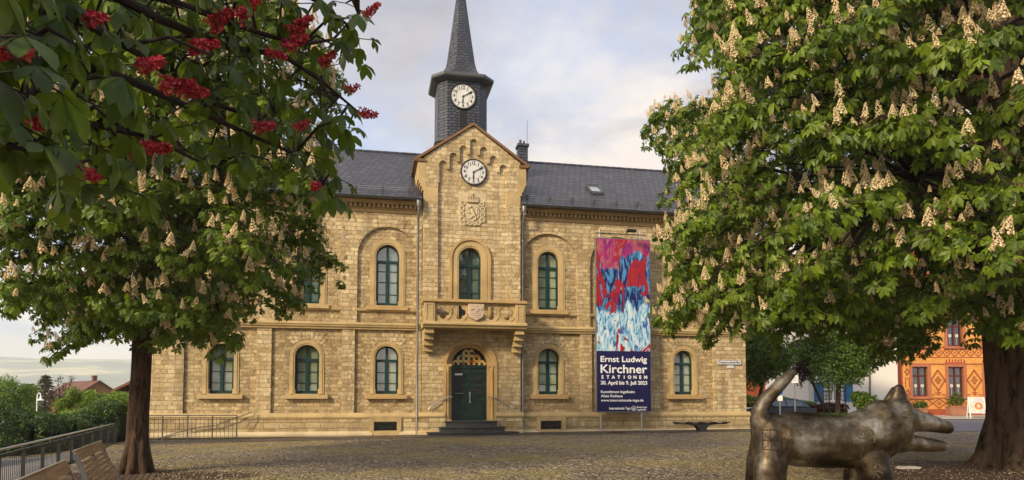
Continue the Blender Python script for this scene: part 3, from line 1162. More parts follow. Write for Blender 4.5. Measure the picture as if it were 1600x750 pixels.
xs_ = [PI_L]
for cx_, zt_ in CEN:
    xs_ += [cx_ - rr - 1e-5] + [cx_ - rr + 2 * rr * i / 10 for i in range(11)] + [cx_ + rr + 1e-5]
xs_.append(PI_R)
pts = []
for x in xs_:
    inside = any(abs(x - c_[0]) <= rr + 1e-6 for c_ in CEN)
    if x == PI_L or x == PI_R:
        z = 11.05
    elif inside:
        z = zlow(x)
    else:
        z = zlow(x)
    pts.append((x, z))
pts[0] = (PI_L, 11.0)
if pts[1][1] > 11.0:
    pts[1] = (pts[1][0], 11.0)
pts[-1] = (PI_R, 11.0)
pts[-2] = (pts[-2][0], 11.0)
for (p, q) in zip(pts, pts[1:]):
    if q[0] - p[0] > 1e-4:
        zu, zv = gable_z(p[0]), gable_z(q[0])
        if p[0] < APX < q[0]:
            zu = zv = APZ - 0.03
        a.add([(p[0], TF, p[1]), (q[0], TF, q[1]), (q[0], TF, zv), (p[0], TF, zu)], [(0, 1, 2, 3)])
    a.add([(p[0], TF, p[1]), (q[0], TF, q[1]), (q[0], TF + 0.13, q[1]), (p[0], TF + 0.13, p[1])], [(0, 1, 2, 3)])
for (x0, x1) in ((TXL, PI_L), (PI_R, TXR)):
    a.add([(x0, TF, 11.2), (x1, TF, 11.2), (x1, TF, gable_z(x1) - 0.02), (x0, TF, gable_z(x0) - 0.02)], [(0, 1, 2, 3)])
P('gable_wall', a, M['ashlar'])
P('gable_panel', b, M['ashlar'])
# corbelled shoulders
for s, xe in ((-1, TXL), (1, TXR)):
    m = MB()
    for i, (dz0, dz1, ex) in enumerate(((10.62, 10.78, 0.07), (10.78, 10.92, 0.14), (10.92, 11.06, 0.20))):
        m.box(min(xe - s * .12, xe + s * ex), max(xe - s * .12, xe + s * ex), TF - 0.002 * (3 - i) - 0.012, 0.6, dz0, dz1)
    m.box(min(xe - s * 0.62, xe + s * 0.0), max(xe - s * 0.62, xe + s * 0.0), TF - 0.012, 0.3, 10.15, 10.78)
    e = GL if s < 0 else GR
    m.box(min(e, xe - s * .1), max(e, xe - s * .1), TF - 0.006, 4.0, 11.06, GZ - 0.05)
    P('shoulder_corbel', m, M['trim'])
# gable coping and little roof behind
m = MB()
for s in (-1, 1):
    e = (GL - 0.10) if s < 0 else (GR + 0.10)
    ze = GZ - 0.03
    a0 = Vector((e, 0, ze)); a1 = Vector((APX, 0, APZ + 0.03))
    d = (a1 - a0).normalized(); up = Vector((-d.z, 0, d.x)) * (1 if s < 0 else -1)
    up = up if up.z > 0 else -up
    q = [a0, a1, a1 + up * 0.10, a0 + up * 0.10]
    q[2] = Vector((APX, 0, APZ + 0.03 + 0.125))
    m.prism([(p.x, p.z) for p in q], TF - 0.09, TF + 0.30)
    m.box(min(e, e - s * 0.42), max(e, e - s * 0.42), TF - 0.075, 3.8, ze - 0.02, ze + 0.09)
    m.tube([(e + s * 0.03, TF - 0.05, ze + 0.03), (e + s * 0.03, 3.6, ze + 0.03)], 0.05, 6)
P('gable_coping', m, M['brownmetal'])
m = MB()
for s in (-1, 1):
    e = GL if s < 0 else GR
    m.add([(e, TF + 0.25, GZ + 0.08), (APX, TF + 0.25, APZ + 0.16), (APX, 4.9, APZ + 0.16), (e, 3.9, GZ + 0.08)], [(0, 1, 2, 3)])
P('gable_roof', m, M['slate'])
# balcony door window
o = window(-0.10, 1.0, 5.0, 8.25, 0.12, M['pane_up'], (5.70, 6.30, 6.90), 7.48, sw=0.30, sill=False, wall_y=TF + 0.12, proud=0.03)
# splayed inner order of that opening
m = MB()
m.band(arch(0, 1.0, 5.0, 7.75, grow=0.30), arch(0, 1.0, 5.0, 7.75, grow=0.40), TF + 0.02, TF + 0.2)
m.build('hood_mould', M['trim2'], o)


def clock(name, cx, cz, r, y, parent):
    d = MB()
    d.lathe([(r * 0.985, 0.0), (r * 0.985, -0.03)], (cx, y, cz), 40, 'Y')
    o = d.build(name, M['cream'], parent)
    k = MB()
    k.torus((cx, y - 0.025, cz), r, r * 0.05, 40, 6)
    k.torus((cx, y - 0.03, cz), r * 0.56, r * 0.012, 32, 4)
    k.torus((cx, y - 0.03, cz), r * 0.93, r * 0.010, 40, 4)
    for i in range(60):
        t = 2 * math.pi * i / 60
        r0 = 0.88 if i % 5 else 0.84
        k.bar((cx + r * r0 * math.sin(t), y - 0.032, cz + r * r0 * math.cos(t)), (cx + r * 0.92 * math.sin(t), y - 0.032, cz + r * 0.92 * math.cos(t)), r * (0.012 if i % 5 else 0.03), 0.004, (0, 1, 0))
    k.build('rim', M['black'], o)
    q = MB()
    for h in range(1, 13):
        t = 2 * math.pi * h / 12
        put_text(q, str(h), cx + r * 0.72 * math.sin(t), cz + r * 0.72 * math.cos(t) - r * 0.115, y - 0.034, height=r * 0.23, align='C', fat=r * 0.012)
    q.build('numerals', M['black'], o)

    def hand(nm, ang, ln, w, yy):
        q = MB()
        d = Vector((math.sin(ang), 0, math.cos(ang)))
        s = Vector((math.cos(ang), 0, -math.sin(ang)))
        c0 = Vector((cx, yy, cz))
        pr = [(-0.15, 0.5), (0.0, 0.6), (0.55, 0.75), (0.72, 1.25), (0.86, 0.6), (1.0, 0.05)]
        vs = [c0 + d * (t * ln) + s * (w * k_) for t, k_ in pr] + [c0 + d * (t * ln) - s * (w * k_) for t, k_ in reversed(pr)]
        n = len(vs)
        q.add(vs + [p_ + Vector((0, 0.006, 0)) for p_ in vs], [tuple(range(n)), tuple(range(2 * n - 1, n - 1, -1))] + [(i, (i + 1) % n, n + (i + 1) % n, n + i) for i in range(n)])
        q.lathe([(r * 0.05, 0), (r * 0.05, -0.008)], (cx, yy, cz), 10, 'Y')
        q.build(nm, M['black'], o)
    hand('hour_hand', R(184), r * 0.62, r * 0.055, y - 0.045)
    hand('minute_hand', R(60), r * 0.90, r * 0.045, y - 0.060)
    return o


clock('gable_clock', 0.03, 11.57, 0.56, TF + 0.07, hall)
# coat of arms
m = MB()
m.box(-0.62, 0.60, TF + 0.108, TF + 0.15, 9.02, 10.48)
m2 = MB()
yy = TF + 0.110
m2.prism([(-0.32, 9.95), (0.28, 9.95), (0.28, 9.45), (0.16, 9.27), (-0.02, 9.17), (-0.20, 9.27), (-0.32, 9.45)], yy - 0.05, yy)
# crown
m2.prism([(-0.26, 10.04), (0.22, 10.04), (0.25, 10.11), (-0.29, 10.11)], yy - 0.10, yy)
for i in range(5):
    cxx = -0.23 + 0.105 * i
    m2.prism([(cxx - 0.05, 10.10), (cxx + 0.05, 10.10), (cxx + 0.03, 10.21), (cxx, 10.27 + 0.03 * (2 - abs(i - 2))), (cxx - 0.03, 10.21)], yy - 0.09, yy)
    m2.ball((cxx, yy - 0.05, 10.28 + 0.03 * (2 - abs(i - 2))), 0.035)
m2.ball((-0.02, yy - 0.05, 10.42), 0.045)
# lion rampant
yl = yy - 0.055
m2.tube([(-0.06, yl, 9.75), (-0.02, yl, 9.62), (0.05, yl, 9.50), (0.08, yl, 9.42)], [0.075, 0.085, 0.07, 0.06], 8)
m2.ball((-0.11, yl - 0.01, 9.83), 0.075)
m2.ball((-0.18, yl - 0.01, 9.81), 0.04)
m2.tube([(-0.08, yl, 9.72), (-0.17, yl, 9.70), (-0.24, yl, 9.76)], [0.045, 0.032, 0.035], 6)
m2.tube([(-0.05, yl, 9.63), (-0.15, yl, 9.58), (-0.25, yl, 9.60)], [0.045, 0.032, 0.035], 6)
m2.tube([(0.05, yl, 9.45), (-0.05, yl, 9.42), (-0.09, yl, 9.34), (-0.17, yl, 9.33)], [0.06, 0.045, 0.032, 0.035], 6)
m2.tube([(0.09, yl, 9.42), (0.14, yl, 9.36), (0.10, yl, 9.28), (0.03, yl, 9.26)], [0.05, 0.045, 0.032, 0.03], 6)
m2.tube([(0.10, yl, 9.47), (0.20, yl, 9.55), (0.17, yl, 9.70), (0.22, yl, 9.80), (0.15, yl, 9.86)], [0.025, 0.025, 0.022, 0.03, 0.035], 6)
# scrolled mantling
for s in (-1, 1):
    for (dx, dz, r0) in ((0.42, 9.98, 0.085), (0.45, 9.75, 0.095), (0.46, 9.52, 0.09), (0.44, 9.28, 0.10), (0.27, 9.15, 0.085), (0.10, 9.10, 0.07)):
        m2.torus((-0.02 + s * dx, yy - 0.03, dz), r0, 0.034, 12, 6)
        m2.ball((-0.02 + s * dx, yy - 0.02, dz), 0.035)
        m2.ball((-0.02 + s * (dx + 0.09), yy - 0.02, dz + 0.10), 0.045, sq=(1.4, 0.7, 0.6))
o = P('coat_of_arms', m, M['trimp'])
r2 = m2.build('relief', M['trimp'], o, smooth=True)
o.location.z = 0.19

# balcony
FB = -1.30
BLX, BRX = -2.16, 2.10
m = MB()
moulding(m, BLX - 0.06, BRX + 0.06, [(TF, 4.62), (FB - 0.02, 4.62), (FB - 0.05, 4.68), (FB - 0.12, 4.74), (FB - 0.12, 4.80), (FB - 0.05, 4.86), (TF, 4.86)])
bal = P('balcony', m, M['trim'])
for s in (BLX, BRX - 0.44):
    m = MB()
    m.box(s, s + 0.44, FB - 0.03, FB + 0.36, 4.86, 5.68)
    m.band([(s + 0.12, 4.98), (s + 0.12, 5.55), (s + 0.32, 5.55), (s + 0.32, 4.98)], [(s + 0.07, 4.93), (s + 0.07, 5.60), (s + 0.37, 5.60), (s + 0.37, 4.93)], FB - 0.05, FB)
    m.build('pier', M['trim'], bal, bevel=0.01)
m = MB()
m.box(BLX - 0.06, BRX + 0.06, FB - 0.10, FB + 0.42, 5.68, 5.80)
m.box(BLX - 0.06, BLX + 0.44, FB + 0.42, TF, 5.68, 5.80)
m.box(BRX - 0.44, BRX + 0.06, FB + 0.42, TF, 5.68, 5.80)
m.build('rail', M['trim2'], bal, bevel=0.012)


def tracery(mb, x0, x1, z0, z1, y, th):
    """pierced quatrefoil panel, built as rings between an upper and a lower bar"""
    mb.box(x0, x1, y, y + th, z0, z0 + 0.07)
    mb.box(x0, x1, y, y + th, z1 - 0.06, z1)
    zc = (z0 + z1) / 2
    hh = (z1 - z0) / 2 - 0.03

    def ring(cx_, cz_, ro, ri, n=20, a0=0, a1=2 * math.pi):
        for i in range(n):
            t0 = a0 + (a1 - a0) * i / n; t1 = a0 + (a1 - a0) * (i + 1) / n
            q = [(cx_ + ri * math.cos(t0), cz_ + ri * math.sin(t0)), (cx_ + ro * math.cos(t0), cz_ + ro * math.sin(t0)), (cx_ + ro * math.cos(t1), cz_ + ro * math.sin(t1)), (cx_ + ri * math.cos(t1), cz_ + ri * math.sin(t1))]
            mb.prism(q, y + 0.004, y + th - 0.004)
    n = max(1, round((x1 - x0) / 0.66))
    for i in range(n):
        cx_ = x0 + (x1 - x0) * (i + 0.5) / n
        ring(cx_, zc, hh - 0.005, hh - 0.045, 24)
        hw = (x1 - x0) / n / 2
        K = 48
        ip, op = [], []
        for k in range(K + 1):
            t = 2 * math.pi * k / K
            best = 0.05
            for q in range(4):
                ph = t - q * math.pi / 2
                s_ = 0.135 ** 2 - (0.155 * math.sin(ph)) ** 2
                if s_ > 0 and math.cos(ph) > 0:
                    best = max(best, 0.155 * math.cos(ph) + math.sqrt(s_))
            ip.append((cx_ + best * math.cos(t) * min(1, hw / 0.30), zc + best * math.sin(t)))
            rs_ = min(hw / max(1e-6, abs(math.cos(t))), (hh + 0.01) / max(1e-6, abs(math.sin(t))))
            op.append((cx_ + rs_ * math.cos(t), zc + rs_ * math.sin(t)))
        mb.band(ip, op, y + 0.03, y + th - 0.01)


m = MB()
tracery(m, BLX + 0.44, BRX - 0.44, 4.86, 5.68, FB + 0.04, 0.16)
m.build('tracery', M['trim'], bal)
for xx in (BLX + 0.06, BRX - 0.22):
    m = MB()
    m.box(xx, xx + 0.16, FB + 0.36, TF, 4.86, 5.68)
    m.build('side_panel', M['trim'], bal)
m = MB()
cx_ = 0.0
m.prism([(cx_ - 0.34, 5.63), (cx_ + 0.34, 5.63), (cx_ + 0.34, 5.22), (cx_ + 0.26, 5.06), (cx_, 4.92), (cx_ - 0.26, 5.06), (cx_ - 0.34, 5.22)], FB - 0.06, FB + 0.10)
sh_ = m.build('shield', M['pink'], bal, bevel=0.02)
m = MB()
m.prism([(-0.05, 5.30), (0.05, 5.30), (0.09, 5.42), (0.24, 5.36), (0.28, 5.50), (0.12, 5.52), (0.05, 5.48), (0.04, 5.58), (-0.05, 5.58), (-0.05, 5.48), (-0.12, 5.52), (-0.28, 5.50), (-0.24, 5.36), (-0.09, 5.42)], FB - 0.085, FB - 0.05)
for z in (5.24, 5.16, 5.08):
    m.box(-0.22 + (5.24 - z) * 0.6, 0.22 - (5.24 - z) * 0.6, FB - 0.07, FB - 0.05, z - 0.012, z + 0.012)
m.build('eagle_relief', M['pink'], sh_)
for xx in (BLX + 0.03, BRX - 0.41):
    m = MB()
    for i in range(4):
        z1 = 4.62 - i * 0.24
        dd = FB + 0.10 + i * 0.22
        m.box(xx, xx + 0.38, dd, TF + 0.02, z1 - 0.24 if i < 3 else z1 - 0.20, z1)
        m.tube([(xx - 0.01, dd + 0.03, z1 - 0.20), (xx + 0.39, dd + 0.03, z1 - 0.20)], 0.055, 8)
    m.build('bracket', M['trim'], bal, bevel=0.01)

# portal, door, steps
DX = -0.10
m = MB()
for (g0, g1, y0, y1) in ((-0.02, 0.10, -0.12, 0.3), (0.10, 0.22, -0.24, 0.3), (0.22, 0.36, TF - 0.05, 0.1)):
    m.band(arch(DX, 1.62, 0.74, 3.10, 20, g0), arch(DX, 1.62, 0.74, 3.10, 20, g1), y0, y1)
for s in (-1, 1):
    xx = DX + s * 0.96
    m.lathe([(0.085, 0), (0.085, 0.1), (0.06, 0.14), (0.06, 2.0), (0.08, 2.04), (0.10, 2.2), (0.11, 2.3)], (xx, -0.27, 0.78), 12)
    m.box(xx - 0.15, xx + 0.15, TF - 0.07, 0.0, 3.06, 3.15)
    m.box(xx - 0.15, xx + 0.15, TF - 0.06, 0.0, 0.42, 0.80)
P('portal', m, M['trim2'], smooth=True)
m = MB()
m.box(DX - 0.84, DX + 0.84, 0.16, 0.22, 0.72, 3.08)
m.box(DX - 0.82, DX + 0.82, 0.10, 0.20, 3.03, 3.15)
for s in (-1, 1):
    x0 = DX + (0.0 if s > 0 else -0.80); x1 = x0 + 0.80
    for (za, zb_) in ((0.86, 1.62), (1.76, 2.22), (2.38, 2.84)):
        m.band([(x0 + 0.19, za + .05), (x0 + 0.19, zb_ - .05), (x1 - 0.19, zb_ - .05), (x1 - 0.19, za + .05)], [(x0 + 0.13, za), (x0 + 0.13, zb_), (x1 - 0.13, zb_), (x1 - 0.13, za)], 0.125, 0.17)
        m.box(x0 + 0.13, x1 - 0.13, 0.128, 0.17, za - 0.002, za + 0.05)
        m.box(x0 + 0.22, x1 - 0.22, 0.14, 0.17, za + 0.08, zb_ - 0.08)
    m.box(x0 + (0.0 if s > 0 else 0.77), x0 + (0.03 if s > 0 else 0.80), 0.13, 0.17, 0.73, 3.03)
door = P('door', m, M['door'])
m = MB()
m.tube([(DX + 0.045, 0.07, 1.64), (DX + 0.045, 0.05, 1.76), (DX + 0.045, 0.07, 1.88)], 0.014, 6)
m.box(DX + 0.02, DX + 0.07, 0.115, 0.135, 1.50, 1.98)
m.tube([(DX + 0.045, 0.12, 1.74), (DX + 0.045, 0.06, 1.74)], 0.02, 8)
m.build('handle', M['steel'], door)
m = MB()
m.box(DX - 0.62, DX - 0.28, 0.105, 0.118, 2.70, 2.78)
m.build('notice', M['white'], door)
m = MB()
m.box(DX - 0.60, DX - 0.26, 0.108, 0.122, 1.90, 1.925)
m.build('letter_slot', M['zinc'], door)
for xx in (DX - 0.80, DX):
    for (za, zb_) in ((1.84, 2.14), (2.46, 2.68 if xx < DX else 2.76)):
        m = MB()
        m.box(xx + 0.20, xx + 0.60, 0.134, 0.139, za, zb_)
        m.build('pane', M['door_glass'], door)
# coloured fanlight
m = MB()
pts = arch(DX, 1.60, 3.10, 3.10, 24)
m.sheet(pts[1:-1], 0.20)
fan = P('fanlight', m, M['black'])
gl_cols = {'amber_glass': (0.55, 0.30, 0.05), 'yellow_glass': (0.60, 0.45, 0.14), 'red_glass': (0.30, 0.06, 0.02), 'teal_glass': (0.10, 0.22, 0.20)}
gm = {k_: MB() for k_ in gl_cols}
keys = list(gl_cols)
for i in range(-3, 4):
    for j in range(0, 4):
        for (ox, oz, hz_) in ((0, 0, 1), (0.115, 0.115, 0)):
            xx = DX + i * 0.23 + ox; z = 3.20 + j * 0.23 + oz
            if math.hypot(xx - DX, z - 3.10) > 0.70:
                continue
            k_ = keys[0 if (i * 7 + j * 3) % 5 in (0, 2) else 1] if (i + j * 2 + hz_) % 6 else (keys[2] if j % 2 == 0 else keys[3])
            w_, h_ = (0.062, 0.105) if hz_ else (0.105, 0.062)
            gm[k_].prism([(xx + w_ * math.cos(t), z + h_ * math.sin(t)) for t in [2 * math.pi * q / 12 for q in range(12)]], 0.175, 0.199)
for k_ in keys:
    gm[k_].build('coloured_glass', plain(k_, gl_cols[k_], 0.25, 0, 0.2, 6, spec=0.6), fan)
for h_, d0, hw in ((0.74, -0.72, 1.10), (0.52, -1.06, 1.42), (0.36, -1.40, 1.78)):
    pass
m = MB()
m.box(DX - 1.08, DX + 1.08, -0.74, 0.30, 0.2, 0.735)
m.box(DX - 1.12, DX + 1.12, -0.78, -0.02, 0.685, 0.742)
m.box(DX - 1.36, DX + 1.36, -1.08, -0.70, -0.1, 0.50)
m.box(DX - 1.40, DX + 1.40, -1.12, -0.72, 0.455, 0.508)
m.box(DX - 1.86, DX + 1.86, -1.44, -0.66, -0.2, 0.30)
m.box(DX - 1.90, DX + 1.90, -1.48, -0.68, 0.245, 0.306)
P('entrance_steps', m, M['greystep'], bevel=0.012)
for s in (-1, 1):
    m = MB()
    xa = DX + s * 0.78
    m.tube([(xa, -0.42, 1.75), (xa + s * 0.18, -0.42, 1.76), (xa + s * 0.42, -0.42, 1.66), (xa + s * 0.95, -0.42, 1.32), (xa + s * 1.0, -0.42, 1.24)], 0.022, 8)
    m.tube([(xa + s * 0.03, -0.42, 1.75), (xa + s * 0.03, TF, 1.70)], 0.014, 6)
    m.tube([(xa + s * 0.78, -0.42, 1.43), (xa + s * 0.78, TF, 1.38)], 0.014, 6)
    P('handrail', m, M['steel'], smooth=True)
# plinth of the gable bay, split by the doorway
for (x0, x1) in ((TXL - 0.10, DX - 1.07), (DX + 1.07, TXR + 0.08)):
    m = MB()
    m.box(x0, x1, TF - 0.10, 0.0, -0.5, 0.92)
    P('gable_plinth', m, M['plinth'])
for (x0, x1) in ((TXL - 0.14, DX - 1.10), (DX + 1.10, TXR + 0.12)):
    m = MB()
    moulding(m, x0, x1, [(0.0, 0.90), (TF - 0.14, 0.90), (TF - 0.16, 0.96), (TF - 0.12, 1.02), (TF - 0.03, 1.10), (0.0, 1.10)])
    moulding(m, x0 - 0.05, x1, [(0.0, 0.10), (TF - 0.20, 0.10), (TF - 0.22, 0.18), (TF - 0.19, 0.27), (TF - 0.11, 0.34), (0.0, 0.34)])
    P('gable_moulding', m, M['trim'])

# turret
TX, TY = -0.10, 3.5


def octo(h, c, z):
    """square of half width h with corners cut by c"""
    p = [(-h + c, -h), (h - c, -h), (h, -h + c), (h, h - c), (h - c, h), (-h + c, h), (-h, h - c), (-h, -h + c)]
    return [(TX + x, TY + y, z) for x, y in p]


def stack(mb, rings):
    vs = [q for r_ in rings for q in r_]
    fs = []
    for i in range(len(rings) - 1):
        for j in range(8):
            fs.append((i * 8 + j, i * 8 + (j + 1) % 8, (i + 1) * 8 + (j + 1) % 8, (i + 1) * 8 + j))
    fs.append(tuple(range(7, -1, -1)))
    fs.append(tuple((len(rings) - 1) * 8 + j for j in range(8)))
    mb.add(vs, fs)


m = MB()
stack(m, [octo(1.24, 0.44, 11.0), octo(1.24, 0.44, 13.9), octo(1.19, 0.42, 14.0), octo(1.19, 0.42, 16.9)])
m.box(TX - 0.56, TX - 0.34, TY - 1.225, TY - 1.1, 14.0, 15.30)
m.box(TX + 0.34, TX + 0.56, TY - 1.225, TY - 1.1, 14.0, 15.30)
turret = P('turret', m, M['slate2'])
m = MB()
stack(m, [octo(1.30, 0.46, 13.86), octo(1.32, 0.47, 13.94), octo(1.22, 0.43, 14.01)])
m.build('belt', M['darkzinc'], turret)
m = MB()
m.box(TX - 0.17, TX + 0.17, TY - 1.2, TY - 1.0, 14.05, 15.40)
lv = m.build('louvre_opening', M['black'], turret)
m = MB()
stack(m, [octo(1.24, 0.44, 16.78), octo(1.46, 0.53, 16.88), octo(1.50, 0.54, 16.94), octo(1.50, 0.54, 17.06), octo(1.18, 0.46, 17.22)])
m.build('eaves', M['darkzinc'], turret)
m = MB()
rings = []
for h, z in ((1.47, 17.075), (1.18, 17.23), (0.92, 17.48), (0.76, 17.78), (0.68, 18.1), (0.46, 19.7), (0.24, 21.4), (0.03, 23.3)):
    c_ = h * (0.40 + 0.18 * clamp((1.47 - h) / 0.8, 0, 1))
    rings.append(octo(h, c_, z))
stack(m, rings)
m.build('spire', M['slate2'], turret)
clock('turret_clock', TX - 0.02, 16.02, 0.60, TY - 1.215, turret)


# ------------------------------------------------------------------ banner on its posts
def hall_thing(name, X, Y, label, cat, group=None):
    x, y = Lw(X, Y)
    return empty(name, (x, y, zg(x, y)), label, cat, TH, group)


bt = NT('abstract_print')
bv = bt.obj()
bs_ = bt.n('ShaderNodeSeparateXYZ', {0: bv})
mp = bt.n('ShaderNodeMapping', {'Vector': bv, 'Rotation': (0, R(38), 0), 'Scale': (1.5, 1.0, 0.55)}).outputs[0]
n1 = bt.noise(mp, 0.7, 2, 0.5, dist=0.8)
st = bt.noise(bt.n('ShaderNodeMapping', {'Vector': bv, 'Rotation': (0, R(-28), 0), 'Scale': (3.6, 1.0, 1.0)}).outputs[0], 1.3, 5, 0.62, dist=1.6)
zrel = bt.math('DIVIDE', bt.math('SUBTRACT', bs_.outputs[2], 3.8), 5.0)       # 0 at the bottom of the print, 1 at the top
blue = bt.ramp(st, [(0.48, (0.012, 0.012, 0.10)), (0.50, (0.05, 0.19, 0.40)), (0.62, (0.07, 0.26, 0.48)), (0.66, (0.22, 0.44, 0.60))], 'LINEAR')
pale = bt.ramp(st, [(0.40, (0.05, 0.10, 0.32)), (0.44, (0.16, 0.40, 0.62)), (0.52, (0.42, 0.62, 0.74)), (0.60, (0.68, 0.72, 0.72))], 'LINEAR')
mag = bt.ramp(st, [(0.40, (0.16, 0.02, 0.16)), (0.50, (0.40, 0.02, 0.14)), (0.60, (0.30, 0.16, 0.10)), (0.66, (0.42, 0.05, 0.15))])
zw = bt.math('ADD', zrel, bt.math('MULTIPLY', bt.math('SUBTRACT', n1, 0.5), 0.55))
col = bt.mix(bt.ramp(zw, [(0.30, 0), (0.33, 1)]), pale, blue)
col = bt.mix(bt.ramp(zw, [(0.78, 0), (0.80, 1)]), col, mag)
n2 = bt.noise(bt.n('ShaderNodeMapping', {'Vector': bv, 'Location': (3.3, 0, 1.7), 'Scale': (1.35, 1.0, 0.62)}).outputs[0], 0.95, 4, 0.62, dist=0.9)
rk = bt.math('ADD', n2, bt.math('MULTIPLY', bt.math('SUBTRACT', 0.0, bs_.outputs[0]), 0.035))
col = bt.mix(bt.ramp(rk, [(0.535, 0), (0.55, 1)]), col, bt.ramp(st, [(0.36, (0.06, 0.01, 0.10)), (0.42, (0.30, 0.012, 0.02)), (0.7, (0.36, 0.02, 0.03))]))
bt.pbr(col, 0.55, 0, 0.3)

NX0, NX1, NZ0, NZ1, NY = -1.30, 1.30, 1.08, 8.88, 0.0
ban = hall_thing('exhibition_banner', 6.75, -0.55, 'tall exhibition banner with colourful print above dark blue lettering panel, on two steel posts', 'banner')
bz = -ban.location.z
PR0 = 3.80
m = MB()
m.box(NX0, NX1, -0.01, 0.10, NZ0 + bz, NZ1 + bz)
m.build('frame', M['zinc'], ban, bevel=0.012)
m = MB()
m.box(NX0 + .045, NX1 - .045, -0.02, 0.0, NZ0 + .045 + bz, PR0 + bz)
m.build('text_panel', plain('navy_print', (0.012, 0.011, 0.075), 0.5, 0, 0.08), ban)
m = MB()
m.box(NX0 + .045, NX1 - .045, -0.02, 0.0, PR0 + bz + 0.001, NZ1 - .045 + bz)
m.build('picture', bt.m, ban)
m = MB()
lx = -1.08
put_text(m, 'Ernst Ludwig', lx, 3.32 + bz, -0.024, 2.16, 0.245, fat=0.010)
put_text(m, 'Kirchner', lx, 2.83 + bz, -0.024, 2.16, 0.36, fat=0.014)
xx = lx
for i, ch in enumerate('STATIONEN'):
    put_text(m, ch, lx + 0.075 + i * (2.02 / 8), 2.575 + bz, -0.024, None, 0.14, 'C', fat=0.014)
put_text(m, '30. April bis 9. Juli 2023', lx, 2.315 + bz, -0.024, 2.16, 0.155, fat=0.010)
put_text(m, 'Kunstforum Ingelheim', lx, 1.94 + bz, -0.024, 1.57, 0.108, fat=0.006)
put_text(m, 'Altes Rathaus', lx, 1.755 + bz, -0.024, 1.0, 0.108, fat=0.006)
put_text(m, 'www.internationale-tage.de', lx, 1.565 + bz, -0.024, 1.98, 0.108, fat=0.006)
put_text(m, 'Internationale Tage', -0.70, 1.21 + bz, -0.024, 0.98, 0.11, fat=0.006)
put_text(m, 'Boehringer', 0.59, 1.275 + bz, -0.024, 0.48, 0.075, fat=0.004)
put_text(m, 'Ingelheim', 0.59, 1.165 + bz, -0.024, 0.44, 0.075, fat=0.004)
m.torus((0.44, -0.026, 1.255 + bz), 0.105, 0.011, 24, 4)
for dx, h in ((-0.045, 0.05), (0, 0.085), (0.045, 0.05)):
    m.box(0.44 + dx - 0.014, 0.44 + dx + 0.014, -0.03, -0.022, 1.205 + bz, 1.235 + h + bz)
m.box(0.375, 0.505, -0.03, -0.022, 1.185 + bz, 1.203 + bz)
m.build('lettering', plain('white_print', (0.80, 0.80, 0.80), 0.5, 0, 0.02), ban)
for xx in (-1.05, 0.87):
    m = MB()
    m.tube([(xx, 0.14, -0.1), (xx, 0.14, 9.30 + bz)], 0.042, 10)
    m.lathe([(0.10, 0), (0.10, 0.02)], (xx, 0.14, 0.02), 12)
    m.build('post', M['steel'], ban)
m = MB()
m.tube([(-1.25, 0.10, 9.10 + bz), (1.15, 0.10, 9.10 + bz)], 0.022, 8)
m.tube([(-1.2, 0.12, 9.10 + bz), (1.0, 0.12, 8.94 + bz)], 0.008, 5)
m.build('cross_rail', M['darkzinc'], ban)
m = MB()
m.tube([(0.18, 0.10, 9.10 + bz), (0.18, -0.25, 9.16 + bz), (0.18, -0.55, 9.10 + bz)], 0.022, 8)
m.box(-0.02, 0.38, -0.72, -0.50, 9.04 + bz, 9.14 + bz)
m.build('lamp', M['black'], ban)

# street name sign and the little plate under it
x, y = Lw(12.16, -0.03)
s_ = empty('street_name_sign', (x, y, 3.38), 'long white street name sign on the right end of the sandstone wall', 'sign', TH)
m = MB()
m.box(-0.60, 0.60, -0.012, 0.02, -0.105, 0.105)
m.build('plate', M['white'], s_, bevel=0.006)
m = MB()
m.band([(-0.575, -0.08), (-0.575, 0.08), (0.575, 0.08), (0.575, -0.08)], [(-0.592, -0.097), (-0.592, 0.097), (0.592, 0.097), (0.592, -0.097)], -0.0145, -0.011)
m.box(-0.592, 0.592, -0.0145, -0.011, -0.0975, -0.0805)
put_text(m, 'Fran\u00e7ois-Lachenal-Platz', 0, -0.04, -0.015, 1.06, 0.10, 'C', fat=0.004)
m.build('lettering', plain('dark_blue_enamel', (0.02, 0.025, 0.10), 0.5), s_)
x, y = Lw(12.20, -0.03)
m = MB()
m.box(-0.17, 0.17, -0.012, 0.02, -0.06, 0.06)
o = m.build('sign_plate', plain('grey_white_plate', (0.62, 0.62, 0.62), 0.5, 0, 0.08), bevel=0.005)
o.location = (x, y, 3.18); o.rotation_euler = (0, 0, TH)
tag(o, 'small blank white plate fixed just under the street name sign', 'sign')

# slab bench at the wall
b_ = hall_thing('slab_bench', 9.82, -1.75, 'dark metal slab bench on one flared foot, standing against the sandstone wall', 'bench')
m = MB()
m.box(-1.22, 1.30, -0.28, 0.24, 0.405, 0.425)
for xx in (-1.22, -0.62, -0.03, 0.55, 1.12):
    m.box(xx, xx + 0.10, -0.26, 0.22, 0.37, 0.405)
m.build('seat', M['darkgrey'], b_)
m = MB()
m.prism([(-1.20, 0.37), (-1.20, 0.335), (-0.45, 0.29), (-0.28, 0.24), (-0.17, 0.12), (-0.14, -0.05), (0.16, -0.05), (0.17, 0.12), (0.25, 0.24), (0.42, 0.30), (1.14, 0.335), (1.14, 0.37)], -0.20, 0.16)
m.build('foot', M['darkgrey'], b_, bevel=0.01)

